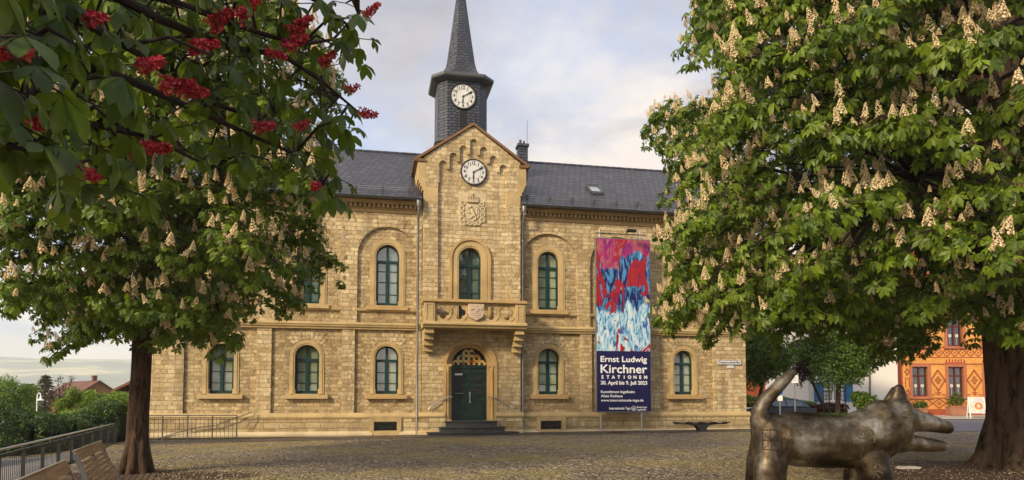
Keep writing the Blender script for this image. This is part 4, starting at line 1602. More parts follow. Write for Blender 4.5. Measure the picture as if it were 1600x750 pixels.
# manhole cover in the setts
x, y = Lw(6.0, -1.6)
m = MB()
m.lathe([(0.38, 0), (0.38, 0.02), (0.34, 0.022)], (0, 0, 0), 28)
for r_ in (0.10, 0.18, 0.26):
    for i in range(20):
        t0 = 2 * math.pi * i / 20; t1 = 2 * math.pi * (i + 0.6) / 20
        m.bar((r_ * math.cos(t0), r_ * math.sin(t0), 0.022), (r_ * math.cos(t1), r_ * math.sin(t1), 0.022), 0.03, 0.012)
o = m.build('manhole_cover', plain('rusty_cast_iron', (0.10, 0.055, 0.035), 0.7, 0.4, 0.3, 5))
o.location = (x, y, zg(x, y) + 0.012)
tag(o, 'round rusty manhole cover in the dark setts before the banner', 'manhole cover')

# railing of the steps at the left end of the hall
r_ = hall_thing('stair_railing', -12.9, -1.35, 'low grey bar railing along the left end of the sandstone hall', 'railing')
zb = r_.location.z
m = MB()
L_ = 3.55
for z in (1.03, 0.08):
    m.tube([(0, 0, z), (L_, 0, z)], 0.018 if z > 0.5 else 0.014, 8)
m.build('rail', M['darkzinc'], r_)
m = MB()
for i in range(1, 24):
    if i % 6:
        m.tube([(L_ * i / 24, 0, 0.08), (L_ * i / 24, 0, 0.95)], 0.009, 5)
m.tube([(0, 0, 0.95), (L_, 0, 0.95)], 0.010, 6)
m.build('bars', M['darkzinc'], r_)
for i in range(5):
    m = MB()
    m.box(L_ * i / 4 - 0.022, L_ * i / 4 + 0.022, -0.022, 0.022, -0.2, 1.03)
    m.build('post', M['darkzinc'], r_)
m = MB()
m.tube([(0.15, 1.10, 0.02), (1.7, 1.10, 0.50), (2.6, 1.10, 0.62), (3.9, 1.10, 1.12), (4.05, 1.10, 1.10), (3.75, 1.10, 0.55)], 0.017, 7)
for xx, z in ((1.65, 0.48), (2.62, 0.63)):
    m.tube([(xx, 1.10, z), (xx, 1.10, z - 0.1), (xx, 1.24, z - 0.1)], 0.012, 6)
m.build('handrail', M['darkzinc'], r_, smooth=True)
m = MB()
m.box(-0.3, L_ + 0.15, -0.12, 0.10, -0.3, 0.09)
m.build('kerb', M['greystep'], r_, bevel=0.01)

# dark railing on the left
F0, F1 = (-8.15, 10.6), (-14.75, 26.2)
dl = math.hypot(F1[0] - F0[0], F1[1] - F0[1])
ang = math.atan2(F1[1] - F0[1], F1[0] - F0[0])
z0 = zg(-10.9, 17.5) - 0.10
rl = empty('metal_railing', (F0[0], F0[1], z0), 'long dark metal railing with close upright bars between square and street', 'railing', ang)
n = 10
m = MB(); bars = MB()
for i in range(n):
    x0, x1 = dl * i / n, dl * (i + 1) / n
    bars.box(x0 + 0.05, x1 - 0.05, -0.012, 0.012, 0.10, 0.125)
    bars.box(x0 + 0.05, x1 - 0.05, -0.012, 0.012, 0.735, 0.76)
    k = 12
    for j in range(k):
        xx = x0 + 0.05 + (x1 - x0 - 0.1) * (j + 0.5) / k
        bars.tube([(xx, 0, 0.12), (xx, 0, 0.74)], 0.0055, 6)
    p = MB()
    p.box(x0 - 0.03, x0 + 0.03, -0.03, 0.03, -0.25, 0.80)
    p.tube([(x0, 0, 0.78), (x0, 0, 0.87)], 0.012, 6)
    p.build('post', M['darkgrey'], rl)
p = MB()
p.box(dl - 0.03, dl + 0.03, -0.03, 0.03, -0.25, 0.86)
p.build('post', M['darkgrey'], rl)
bars.build('bars', M['black'], rl)
m.tube([(-0.1, 0, 0.875), (dl, 0, 0.875)], 0.024, 8)
m.build('top_rail', M['steel'], rl, smooth=True)
m = MB()
m.box(0.05, dl, -0.02, 0.02, 0.785, 0.80)
m.build('lower_rail', M['darkgrey'], rl)
m = MB()
m.box(dl + 0.03, dl + 0.65, -0.012, 0.012, -0.05, 0.80)
m.build('end_panel', M['darkzinc'], rl)

# ------------------------------------------------------------------ wooden benches
wood = NT('bench_wood')
wv = wood.n('ShaderNodeMapping', {'Vector': wood.obj(), 'Scale': (0.6, 9, 9)}).outputs[0]
wcol = wood.ramp(wood.noise(wv, 3.0, 5, 0.6), [(0.3, (0.17, 0.095, 0.048)), (0.55, (0.29, 0.175, 0.09)), (0.75, (0.40, 0.265, 0.15))])
wood.pbr(wcol, 0.6, 0, 0.3)
bm_metal = plain('bench_frame_grey', (0.12, 0.12, 0.125), 0.45, 0.5)


def slat_between(mb, p, q, x0, x1, th=0.030):
    """board between profile points p and q (y, z), running along x"""
    d = Vector((0, q[0] - p[0], q[1] - p[1]))
    nrm = Vector((0, -d.z, d.y)).normalized() * th / 2
    a = Vector((x0, p[0], p[1])); b_ = Vector((x0, q[0], q[1]))
    vs = []
    for x in (x0, x1):
        for r__, sg in ((a, -1), (b_, -1), (b_, 1), (a, 1)):
            vv = r__ + nrm * sg
            vs.append((x, vv.y, vv.z))
    mb.add(vs, [(0, 1, 2, 3), (7, 6, 5, 4), (0, 4, 5, 1), (1, 5, 6, 2), (2, 6, 7, 3), (3, 7, 4, 0)])


def make_bench(loc, rz, label):
    b_ = empty('wooden_bench', loc, label, 'bench', rz, 'wooden benches by the railing')
    LB = 2.35
    prof = [(0.62, 0.47), (0.50, 0.455), (0.38, 0.445), (0.26, 0.435), (0.16, 0.435), (0.07, 0.46), (0.01, 0.53), (-0.03, 0.62), (-0.07, 0.72), (-0.11, 0.82), (-0.15, 0.92), (-0.17, 1.00)]
    s = MB()
    for i in range(6):
        y0 = 0.62 - i * 0.085
        slat_between(s, (y0, 0.47 - 0.005 * i), (y0 - 0.068, 0.467 - 0.005 * i), 0.03, LB - 0.03)
    s.build('seat', wood.m, b_, bevel=0.004)
    k = MB()
    rows = 7
    P0, P1 = Vector((0.09, 0.47)), Vector((-0.135, 0.86))
    for i in range(rows):
        a = P0.lerp(P1, i / rows); c = P0.lerp(P1, (i + 0.78) / rows)
        cut = [0.03, 0.42, 0.80, 1.18, 1.56, 1.94, LB - 0.03] if i % 2 else [0.03, 0.22, 0.61, 0.99, 1.37, 1.75, 2.13, LB - 0.03]
        for u, w in zip(cut, cut[1:]):
            slat_between(k, a, c, u + 0.025, w - 0.025)
            slat_between(k, a.lerp(c, 0.28), a.lerp(c, 0.72), u - 0.03, u + 0.03, 0.022)
    k.build('backrest', wood.m, b_, bevel=0.003)
    k = MB()
    slat_between(k, (-0.140, 0.875), (-0.185, 1.00), 0.0, LB, 0.04)
    k.build('top_board', wood.m, b_, bevel=0.006)
    k = MB()
    slat_between(k, (-0.186, 1.003), (-0.190, 1.014), -0.02, LB + 0.02, 0.05)
    k.build('top_edge', M['steel'], b_)
    for xx in (0.0, LB / 2, LB):
        f = MB()
        pts = [(xx, y_ - 0.0, z_ - 0.035) for y_, z_ in [(0.63, 0.47), (0.40, 0.45), (0.16, 0.43), (0.06, 0.47), (-0.02, 0.60), (-0.10, 0.80), (-0.18, 1.00)]]
        for p, q in zip(pts, pts[1:]):
            f.bar(p, q, 0.045, 0.055, (0, 0.3, 1))
        f.bar((xx, 0.50, 0.42), (xx, 0.52, -0.05), 0.05, 0.05, (0, 1, 0))
        f.bar((xx, 0.10, 0.42), (xx, 0.0, -0.05), 0.05, 0.05, (0, 1, 0))
        f.build('side_frame', bm_metal, b_)
    return b_


dB = Vector((-0.40, 0.92)).normalized()
rzB = math.atan2(dB.y, dB.x)          # length axis runs away from the camera; the seat must face right
# local +Y is 90 degrees left of +X, so run the length axis towards the camera instead
rzB2 = rzB + math.pi


def bench_at(far, label):
    return make_bench((far[0], far[1], zg(*far) - 0.02), rzB2, label)


bench_at((-6.28, 11.15), 'wooden slatted bench close to the slim trunk, its seat in view')
bench_at((-4.60, 7.62), 'wooden bench farther from the trunk, only the top of its back in view')

# ------------------------------------------------------------------ the bronze beast
DY = 8.5


def dp(px, py, off=0.0):
    return at(px, py, DY + off)


UPX = DY / FPX
bz_t = NT('patinated_bronze')
v_ = bz_t.obj()
pn = bz_t.noise(v_, 1.9, 6, 0.58)
pf = bz_t.noise(v_, 11, 6, 0.7)
pc = bz_t.ramp(pn, [(0.30, (0.010, 0.007, 0.004)), (0.43, (0.040, 0.027, 0.015)), (0.53, (0.130, 0.098, 0.060)), (0.65, (0.40, 0.35, 0.27))])
pc = bz_t.mix(bz_t.ramp(pf, [(0.46, 0.0), (0.75, 0.6)]), pc, (0.045, 0.030, 0.012))
pr = bz_t.ramp(pf, [(0.3, 0.34), (0.7, 0.50)])
bz_t.pbr(pc, pr, 0.85, 0.5, bz_t.bump(bz_t.math('ADD', pf, bz_t.math('MULTIPLY', bz_t.noise(v_, 5, 4), 1.2)), 0.35, 0.02))

dog_base = at(1290, 700, DY)
dog = empty('beast_sculpture', (dog_base.x, DY, zg(dog_base.x, DY)), 'large bronze dog-like sculpture with raised tail and open pointed jaws', 'sculpture')
m = MB()


def limb(path, k=0.9, off=0.0):
    pts = [dp(p[0], p[1], off + (p[3] if len(p) > 3 else 0)) - Vector(dog.location) for p in path]
    m.tube(pts, [p[2] * UPX for p in path], 18, True, k, (0, 1, 0))
    m.ball(pts[0], path[0][2] * UPX * 0.97, 14, 10, (1, k, 1))
    m.ball(pts[-1], path[-1][2] * UPX * 0.97, 14, 10, (1, k, 1))


limb([(1203, 674, 31), (1218, 684, 42), (1245, 686, 44), (1290, 690, 42), (1325, 690, 41), (1352, 684, 44), (1378, 673, 42), (1392, 668, 35)], 0.88)
limb([(1380, 660, 37), (1400, 655, 28), (1428, 656, 18), (1455, 662, 13.5), (1481, 669, 9.5)], 0.95)
limb([(1375, 680, 31), (1398, 689, 20), (1425, 692.5, 14), (1455, 695.5, 11), (1475, 696.5, 8.5)], 0.95)
limb([(1402, 645, 26), (1404, 624, 14), (1405, 608, 9)], 0.7, -0.06)
limb([(1392, 644, 22), (1395, 624, 13), (1398, 611, 8)], 0.7, 0.12)
limb([(1190, 660, 17), (1187, 642, 13.5), (1196, 626, 11.5), (1214, 606, 10), (1230, 590, 9), (1238, 582, 7)], 1.0)
limb([(1208, 688, 33, .14), (1205, 706, 29, .07), (1203, 735, 25), (1203, 790, 24), (1204, 824, 26)], 0.9, -0.16)
limb([(1203, 684, 28, -.14), (1189, 722, 23, -.06), (1185, 750, 21), (1184, 790, 20), (1183, 824, 22)], 0.9, 0.20)
limb([(1352, 690, 32, .14), (1358, 710, 27, .07), (1368, 740, 24), (1382, 790, 23), (1389, 824, 25)], 0.9, -0.17)
limb([(1348, 695, 27), (1338, 730, 19), (1332, 790, 18), (1328, 824, 21)], 0.9, 0.20)
tmp = bpy.data.objects.new('sculpture_raw', m.mesh('sculpture_raw', bz_t.m))
COL.objects.link(tmp)
md = tmp.modifiers.new('r', 'REMESH'); md.mode = 'VOXEL'; md.voxel_size = 0.013
md = tmp.modifiers.new('s', 'SMOOTH'); md.factor = 0.6; md.iterations = 16
bpy.context.view_layer.update()
dg = bpy.context.evaluated_depsgraph_get()
me = bpy.data.meshes.new_from_object(tmp.evaluated_get(dg))
bpy.data.objects.remove(tmp)
co = np.empty(len(me.vertices) * 3, np.float32)
me.vertices.foreach_get('co', co)
co = co.reshape(-1, 3)
for i in range(len(co)):
    p = Vector(co[i])
    n = mnoise.noise(p * 3.2) * 0.012 + mnoise.noise(p * 9.0) * 0.004
    co[i] += np.array((0.6 * n, 0.7 * n, n), np.float32)
me.vertices.foreach_set('co', co.ravel())
me.polygons.foreach_set('use_smooth', np.ones(len(me.polygons), bool))
me.materials.clear(); me.materials.append(bz_t.m)
me.name = 'body'
body = bpy.data.objects.new('body', me)
COL.objects.link(body)
body.parent = dog
from mathutils.bvhtree import BVHTree
bvh = BVHTree.FromPolygons([Vector(c_) for c_ in co], [tuple(p.vertices) for p in me.polygons])


def on_body(px, py, lift=0.002):
    a = Vector((0, 0, EYE)) - Vector(dog.location)
    d = Vector(ray(px, py)).normalized()
    h = bvh.ray_cast(a, d)
    if h[0] is None:
        return dp(px, py, -0.3) - Vector(dog.location)
    return h[0] + h[1] * lift


def draw(mb, path, r, close=False, sub=3):
    pts = []
    pp = path + ([path[0]] if close else [])
    for p, q in zip(pp, pp[1:]):
        for i in range(sub):
            t = i / sub
            pts.append(on_body(p[0] + (q[0] - p[0]) * t, p[1] + (q[1] - p[1]) * t))
    pts.append(on_body(*pp[-1]))
    mb.tube(pts, r, 6)


def circ(cx_, cy_, rx, ry, a0=0, a1=360, n=14):
    return [(cx_ + rx * math.cos(R(a0 + (a1 - a0) * i / n)), cy_ + ry * math.sin(R(a0 + (a1 - a0) * i / n))) for i in range(n + 1)]


bz_dark = plain('dark_bronze_line', (0.035, 0.024, 0.014), 0.5, 0.6)
bz_lite = plain('worn_bronze_relief', (0.15, 0.115, 0.066), 0.42, 0.8, 0.3, 8)
m = MB()
draw(m, [(1191, 673), (1205, 671), (1219, 675), (1218, 690), (1218, 704), (1204, 703), (1192, 702), (1192, 688)], 0.005, True)
draw(m, [(1192, 688), (1205, 688), (1218, 688)], 0.005)
draw(m, [(1204, 672), (1205, 688), (1205, 703)], 0.004)
for q in ((1193, 676), (1216, 676), (1194, 701), (1217, 702)):
    draw(m, [(1205, 688), q], 0.004)
draw(m, [(1218, 704), (1219, 718)], 0.003)
draw(m, [(1190, 672), (1200, 658), (1208, 647)], 0.004)
m.build('incised_square', bz_dark, dog)
m = MB()
draw(m, circ(1417.5, 649.5, 7.5, 3.6), 0.006)
draw(m, circ(1417.5, 649.5, 3.0, 2.6), 0.008)
draw(m, circ(1417.5, 648.5, 9.5, 5.6, 180, 350), 0.005)
m.build('eye', bz_lite, dog)
m = MB()
draw(m, [(1335, 694), (1333, 684), (1336, 675), (1342, 669), (1347, 672), (1352, 674), (1357, 671), (1363, 673), (1367, 680), (1366, 690)], 0.010)
for cx_ in (1346, 1358.5):
    draw(m, circ(cx_, 678.5, 5.6, 6.5), 0.007)
    draw(m, circ(cx_, 677.5, 1.6, 1.8, n=8), 0.010)
draw(m, [(1333, 693), (1345, 692), (1368, 691)], 0.006)
draw(m, [(1352, 675), (1351, 683), (1354, 684)], 0.006)
draw(m, [(1349, 697), (1347, 705), (1344, 712), (1349, 718)], 0.009)
m.build('shoulder_relief', bz_lite, dog)
m = MB()
draw(m, [(1356, 736), (1360, 727), (1366, 722), (1369, 728), (1366, 733), (1359, 728)], 0.009)
draw(m, [(1358, 733), (1366, 738), (1373, 736), (1379, 740)], 0.009)
draw(m, [(1364, 748), (1368, 740), (1374, 747)], 0.009)
draw(m, [(1372, 725), (1377, 731), (1381, 735)], 0.007)
m.build('leg_relief', bz_lite, dog)

# pale flat stone lying in the soil behind the beast
p = at(1418, 712, 15.2)
m = MB()
m.prism([(-0.22, 0.0), (0.20, 0.0), (0.24, 0.045), (0.10, 0.06), (-0.18, 0.05)], -0.12, 0.10)
o = m.build('paving_slab', plain('pale_grey_stone', (0.42, 0.38, 0.33), 0.8), bevel=0.01)
o.location = (p.x, p.y, zg(p.x, p.y))
tag(o, 'small pale stone slab lying in the brown soil behind the jaws of the sculpture', 'stone slab')


# ------------------------------------------------------------------ foliage
def nrm(a):
    return a / np.maximum(np.linalg.norm(a, axis=1, keepdims=True), 1e-9)


def palmate(P_, A, U, L, nl=6, fan=2.0, rows=((0, .04), (.62, 1.0), (1.0, .05)), width=0.21, droop=(0.15, 0.7), curv=0.25, fold=0.25, drop_some=True):
    """hand-shaped leaves of obovate leaflets; returns vertices, quads and a tint per quad"""
    P_ = np.asarray(P_, float); A = nrm(np.asarray(A, float)); U = np.asarray(U, float)
    n = len(P_)
    B = nrm(np.cross(U, A)); U = np.cross(A, B)
    leaf_t = rng.random(n)
    Vs, Fs, Ts = [], [], []
    base = 0
    nr = len(rows)
    dr_leaf = rng.uniform(*droop, n)
    for k in range(nl):
        t = (k / (nl - 1) * 2 - 1) if nl > 1 else 0.0
        ang = t * fan + rng.normal(0, 0.08, n)
        ln = L * (1 - 0.38 * abs(t) ** 1.5) * rng.uniform(0.88, 1.1, n)
        d = A * np.cos(ang)[:, None] + B * np.sin(ang)[:, None]
        sd_ = B * np.cos(ang)[:, None] - A * np.sin(ang)[:, None]
        dr = dr_leaf * rng.uniform(0.7, 1.25, n)
        dd = d * np.cos(dr)[:, None] - U * np.sin(dr)[:, None]
        up = U * np.cos(dr)[:, None] + d * np.sin(dr)[:, None]
        cv_ = curv * rng.uniform(0.4, 1.5, n)
        fo = fold * rng.uniform(0.3, 1.4, n)
        V = np.empty((n, nr, 3, 3))
        for r, (s, w) in enumerate(rows):
            c = P_ + dd * (ln * s)[:, None] - up * (ln * cv_ * s * s)[:, None]
            ww = (ln * width * w)[:, None]
            V[:, r, 0] = c - sd_ * ww + up * (ww[:, 0] * fo)[:, None]
            V[:, r, 1] = c
            V[:, r, 2] = c + sd_ * ww + up * (ww[:, 0] * fo)[:, None]
        idx = (np.arange(n) * nr * 3)[:, None] + base
        fs = []
        for r in range(nr - 1):
            a = r * 3
            fs.append(np.concatenate([idx + a, idx + a + 1, idx + a + 4, idx + a + 3], 1))
            fs.append(np.concatenate([idx + a + 1, idx + a + 2, idx + a + 5, idx + a + 4], 1))
        tt = np.clip(leaf_t * 0.75 + rng.random(n) * 0.25, 0, 1)
        for f in fs:
            Fs.append(f); Ts.append(tt)
        Vs.append(V.reshape(-1, 3))
        base += n * nr * 3
    return np.concatenate(Vs), np.concatenate(Fs), np.concatenate(Ts)


def candle_mesh(seed, L=0.22, R0=0.052, nf=64, fl=0.020):
    """upright chestnut panicle: many small florets round a stem; unit up = +Z"""
    rg = np.random.default_rng(seed)
    V, F, T = [], [], []
    o = 0
    bx_, by_ = rg.normal(0, 0.07, 2)
    for i in range(nf):
        t = (i + 0.5) / nf
        z = L * (0.06 + 0.94 * t ** 0.95)
        rad = R0 * (1 - t) ** 0.72 * rg.uniform(0.75, 1.15) + 0.006
        a = i * 2.39996 + rg.normal(0, 0.3)
        s = fl * (0.55 + 0.55 * (1 - t)) * rg.uniform(0.8, 1.2)
        bend = bx_ * (z / L) ** 2
        c = np.array((rad * math.cos(a) + bend * L, rad * math.sin(a) + by_ * (z / L) ** 2 * L, z))
        if rg.random() < 0.12:
            continue
        out = np.array((math.cos(a), math.sin(a), 0.5)); out /= np.linalg.norm(out)
        e1 = np.cross(out, (0, 0, 1.0)); e1 /= np.linalg.norm(e1)
        e2 = np.cross(out, e1)
        vs = [c - out * s * 0.5]
        for j in range(4):
            b = j * math.pi / 2 + rg.normal(0, 0.2)
            vs.append(c + (e1 * math.cos(b) + e2 * math.sin(b)) * s * rg.uniform(0.8, 1.15) + out * s * 0.25)
        vs.append(c + out * s * 0.35)
        V += vs
        for j in range(4):
            k = (j + 1) % 4
            F.append((o, o + 1 + k, o + 1 + j, o)); F.append((o + 5, o + 1 + j, o + 1 + k, o + 5))
        tv = rg.random() ** 1.4
        T += [tv] * 8
        o += 6
    F = np.array(F)
    return np.array(V), F, np.array(T)


def tri_obj(name, V, F, mat, parent=None, tint=None):
    """candle quads are triangles with a repeated corner: store them as triangles"""
    return np_obj(name, V, np.asarray(F)[:, :3], mat, parent, tint)


def frame_to(zs):
    zs = nrm(zs)
    ref = np.where(np.abs(zs[:, 2:3]) < 0.9, np.array([[0, 0, 1.0]]), np.array([[1.0, 0, 0]]))
    xs_ = nrm(np.cross(ref, zs))
    ys_ = np.cross(zs, xs_)
    return xs_, ys_, zs


def rosettes(tips, normals, nleaf=(5, 7), petiole=(0.08, 0.17), L=(0.14, 0.20), tilt=(0.0, 0.5)):
    """leaves arranged round each shoot tip"""
    Ps, As, Us, Ls = [], [], [], []
    X, Y, Z = frame_to(normals)
    for i in range(len(tips)):
        k = rng.integers(nleaf[0], nleaf[1] + 1)
        ph = rng.random() * 6.28
        for j in range(k):
            a = ph + 6.283 * j / k + rng.normal(0, 0.2)
            rdir = X[i] * math.cos(a) + Y[i] * math.sin(a)
            tl = rng.uniform(*tilt)
            ax = rdir * math.cos(tl) - Z[i] * math.sin(tl) + np.array((0, 0, -0.12))
            Ps.append(tips[i] + rdir * rng.uniform(*petiole) + Z[i] * rng.uniform(-0.05, 0.03))
            As.append(ax); Us.append(Z[i] + rng.normal(0, 0.18, 3)); Ls.append(rng.uniform(*L))
    return np.array(Ps), np.array(As), np.array(Us), np.array(Ls)


def limb_path(a, b, sag, n=6, wob=0.15):
    a = np.array(a, float); b = np.array(b, float)
    ln = np.linalg.norm(b - a)
    pts = []
    for i in range(n + 1):
        t = i / n
        p = a + (b - a) * t
        p[2] += sag * ln * math.sin(math.pi * t)
        if 0 < i < n:
            p += rng.normal(0, wob * ln * 0.12, 3)
        pts.append(tuple(p))
    return pts


CANDLES = [candle_mesh(3), candle_mesh(4, 0.18, 0.050, 52, 0.021), candle_mesh(5, 0.26, 0.050, 72, 0.020), candle_mesh(6, 0.15, 0.036, 40, 0.017), candle_mesh(7, 0.23, 0.062, 74, 0.022)]


def chestnut(name, label, T0, height_fork, trunk_pts, trunk_r, cen, rad, poly, n_spray, spray_r, tips_per, seed, flower_p, spacing, bounds, nflare=0.5, bm=None, zmin=3.0, leafL=(0.125, 0.185), frame_margin=150, n_inner=60):
    global rng
    rng = np.random.default_rng(seed)
    cen = np.array(cen); rad = np.array(rad)
    tree = empty(name, (T0[0], T0[1], zg(*T0)), label, 'tree')
    off = np.array((T0[0], T0[1], zg(*T0)))
    # sprays: flattened shoots on the crown's surface
    C_, O_ = [], []
    tries = 0
    while len(C_) < n_spray and tries < 60000:
        tries += 1
        d = rng.normal(0, 1, 3); d /= np.sum(np.abs(d) ** 3.2) ** (1 / 3.2)
        q = cen + d * rad * rng.uniform(0.80, 1.0)
        if q[2] < zmin:
            continue
        pp = proj(q)
        if not (bounds[0] < pp[0, 0] < bounds[1] and bounds[2] < pp[0, 1] < bounds[3]):
            continue
        mg = spray_r * 0.42 * FPX / q[1]
        ring = pp + np.array([(0, 0), (mg, 0), (-mg, 0), (0, mg * .8), (0, -mg * .6)])
        if not in_poly(ring, poly).all():
            continue
        if C_ and np.min(np.linalg.norm(np.array(C_) - q, axis=1)) < spacing:
            continue
        C_.append(q); O_.append(d)
    # inner, thinner shoots that close the depth of the crown
    k = 0
    tries = 0
    while k < n_inner and tries < 20000:
        tries += 1
        d = rng.normal(0, 1, 3); d /= np.linalg.norm(d)
        q = cen + d * rad * rng.uniform(0.35, 0.74)
        if q[2] < zmin + 0.3:
            continue
        pp = proj(q)
        if not in_poly(pp, poly).all():
            continue
        C_.append(q); O_.append(d); k += 1
    C_ = np.array(C_); O_ = np.array(O_)
    n_out = len(C_) - k
    # trunk and limbs
    mb_ = MB()
    tp = [np.array(p) for p in trunk_pts]
    pts = [tuple(p - off) for p in tp]
    tt_ = np.linspace(0, len(pts) - 1, 40)
    pts_f = [tuple(np.array([np.interp(q_, range(len(pts)), [p_[c_] for p_ in pts]) for c_ in range(3)])) for q_ in tt_]
    rad_f = [float(np.interp(q_, range(len(pts)), trunk_r)) for q_ in tt_]
    mb_.tube(pts_f, rad_f, 56)
    for i_ in range(40):
        c_ = Vector(pts_f[i_])
        for j_ in range(56):
            k_ = i_ * 56 + j_
            p_ = Vector(mb_.v[k_])
            dv_ = p_ - c_
            a_ = math.atan2(dv_.y, dv_.x)
            n_ = mnoise.noise(Vector((math.cos(a_) * 4.5, math.sin(a_) * 4.5, p_.z * 0.55 + seed))) * 0.09 + mnoise.noise(Vector((math.cos(a_) * 1.3, math.sin(a_) * 1.3, p_.z * 0.8))) * 0.10
            mb_.v[k_] = tuple(c_ + dv_ * (1 + n_))
    for i in range(7):
        a = 6.28 * i / 7 + 0.3
        r0 = trunk_r[0]
        mb_.tube([(r0 * 1.28 * math.cos(a), r0 * 1.28 * math.sin(a), -0.12), (r0 * 0.92 * math.cos(a), r0 * 0.92 * math.sin(a), 0.12), (r0 * 0.72 * math.cos(a), r0 * 0.72 * math.sin(a), nflare), (r0 * 0.5 * math.cos(a), r0 * .5 * math.sin(a), nflare * 2.6)],
                 [r0 * .22, r0 * .32, r0 * .34, r0 * .2], 8)
    # main limbs to cluster centres, then branches to sprays
    nm = max(6, len(C_) // 9)
    mains = C_[rng.choice(len(C_), nm, replace=False)]
    mains = cen + (mains - cen) * 0.62
    allp = []
    for q in mains:
        zf = min(max(height_fork, q[2] - 1.2 - 0.35 * np.linalg.norm(q[:2] - tp[-1][:2])), tp[-1][2])
        j = min(range(len(tp)), key=lambda i_: abs(tp[i_][2] - zf))
        # point on the trunk at height zf
        for a_, b_ in zip(tp, tp[1:]):
            if a_[2] <= zf <= b_[2]:
                u = (zf - a_[2]) / (b_[2] - a_[2]); src = a_ + (b_ - a_) * u
                break
        else:
            src = tp[j]
        path = limb_path(src - off, q - off, 0.06, 6)
        r0 = trunk_r[0] * 0.17
        mb_.tube(path, [r0 * (1 - 0.75 * i / 6) for i in range(7)], 9)
        allp += [(np.array(p_) + off, r0 * (1 - 0.75 * i / 6)) for i, p_ in enumerate(path) if i >= 2]
    ap = np.array([p_ for p_, _ in allp])
    tw = MB()
    for q in C_:
        j = int(np.argmin(np.linalg.norm(ap - q, axis=1) + 0.4 * np.maximum(0, ap[:, 2] - q[2])))
        r0 = min(allp[j][1] * 0.6, 0.045)
        path = limb_path(ap[j] - off, q - off, 0.08, 4)
        tw.tube(path, [r0 * (1 - 0.7 * i / 4) + 0.004 for i in range(5)], 6)
    mb_.build('trunk', bm or M['bark'], tree, smooth='all')
    # shoot tips of every spray
    tips, nor, outer = [], [], []
    for i, (q, o_) in enumerate(zip(C_, O_)):
        h = np.array((o_[0], o_[1], 0)); h /= max(1e-6, np.linalg.norm(h))
        pn_ = nrm((np.array((0, 0, 1.0)) * 0.85 + h * 0.45)[None])[0]
        X, Y, Z = frame_to(pn_[None])
        m_ = tips_per if i < n_out else max(4, tips_per // 2)
        for t in range(m_):
            r_ = spray_r * math.sqrt(rng.random()); a = rng.random() * 6.283
            p_ = q + X[0] * r_ * math.cos(a) + Y[0] * r_ * math.sin(a) + Z[0] * (rng.normal(0, 0.10) - 0.25 * r_ * r_ / spray_r)
            tips.append(p_); nor.append(nrm((pn_ + o_ * 0.30 + rng.normal(0, 0.22, 3))[None])[0]); outer.append(i < n_out)
            if t % 2 == 0:
                tw.tube([tuple(q - off), tuple((q + p_) / 2 - off - np.array((0, 0, 0.05))), tuple(p_ - off)], [0.012, 0.009, 0.005], 4)
    tw.build('branches', M['twig'], tree)
    tips = np.array(tips); nor = np.array(nor); outer = np.array(outer)
    P_, A, U, L = rosettes(tips, nor, L=leafL)
    V, F, T = palmate(P_, A, U, L)
    np_obj('crown', V - off, F, M['leaf'], tree, T)
    # candles
    sel = np.where(outer & (rng.random(len(tips)) < flower_p))[0]
    fp = tips[sel]
    pxy = proj(fp)
    dist = np.linalg.norm(fp - np.array((0, 0, EYE)), axis=1)
    vis = (pxy[:, 0] > -20) & (pxy[:, 0] < 1620) & (pxy[:, 1] > -20) & (pxy[:, 1] < 770)
    front = np.einsum('ij,ij->i', (fp - cen) / rad, nrm(np.array((0, 0, EYE)) - fp))
    order = np.argsort(np.where(vis, dist - 3.5 * front, 1e6))
    meshes = []
    for (cv_, cf_, ct_) in CANDLES:
        o = tri_obj('flower_spike', cv_, cf_, M['candle'], None, ct_)
        meshes.append(o.data)
        bpy.data.objects.remove(o)
    SV, SF, ST = [], [], []
    so_ = 0
    for rank, j in enumerate(order):
        up = nrm((np.array((0, 0, 1.0)) + nor[sel[j]] * 0.30 + rng.normal(0, 0.16, 3))[None])
        X, Y, Z = frame_to(up)
        sc = rng.uniform(0.65, 1.25)
        base_ = fp[j] + Z[0] * 0.14 - off
        if rank < 100:
            o = bpy.data.objects.new('flower_spike', meshes[rank % 5])
            COL.objects.link(o)
            o.parent = tree
            mt = Matrix(((X[0][0], Y[0][0], Z[0][0]), (X[0][1], Y[0][1], Z[0][1]), (X[0][2], Y[0][2], Z[0][2])))
            o.matrix_basis = Matrix.Translation(Vector(base_)) @ (mt.to_4x4()) @ Matrix.Scale(sc, 4)
        else:
            cv_, cf_, ct_ = CANDLES[rank % 5]
            vv = (cv_[:, 0:1] * X + cv_[:, 1:2] * Y + cv_[:, 2:3] * Z) * sc + base_
            SV.append(vv); SF.append(cf_ + so_); ST.append(ct_)
            so_ += len(cv_)
    if SV:
        o = tri_obj('flower_spikes', np.concatenate(SV), np.concatenate(SF), M['candle'], tree, np.concatenate(ST))
        o['kind'] = 'stuff'
    print(name, 'sprays', len(C_), 'tips', len(tips), 'leaves', len(P_), 'spikes', len(order))
    return tree


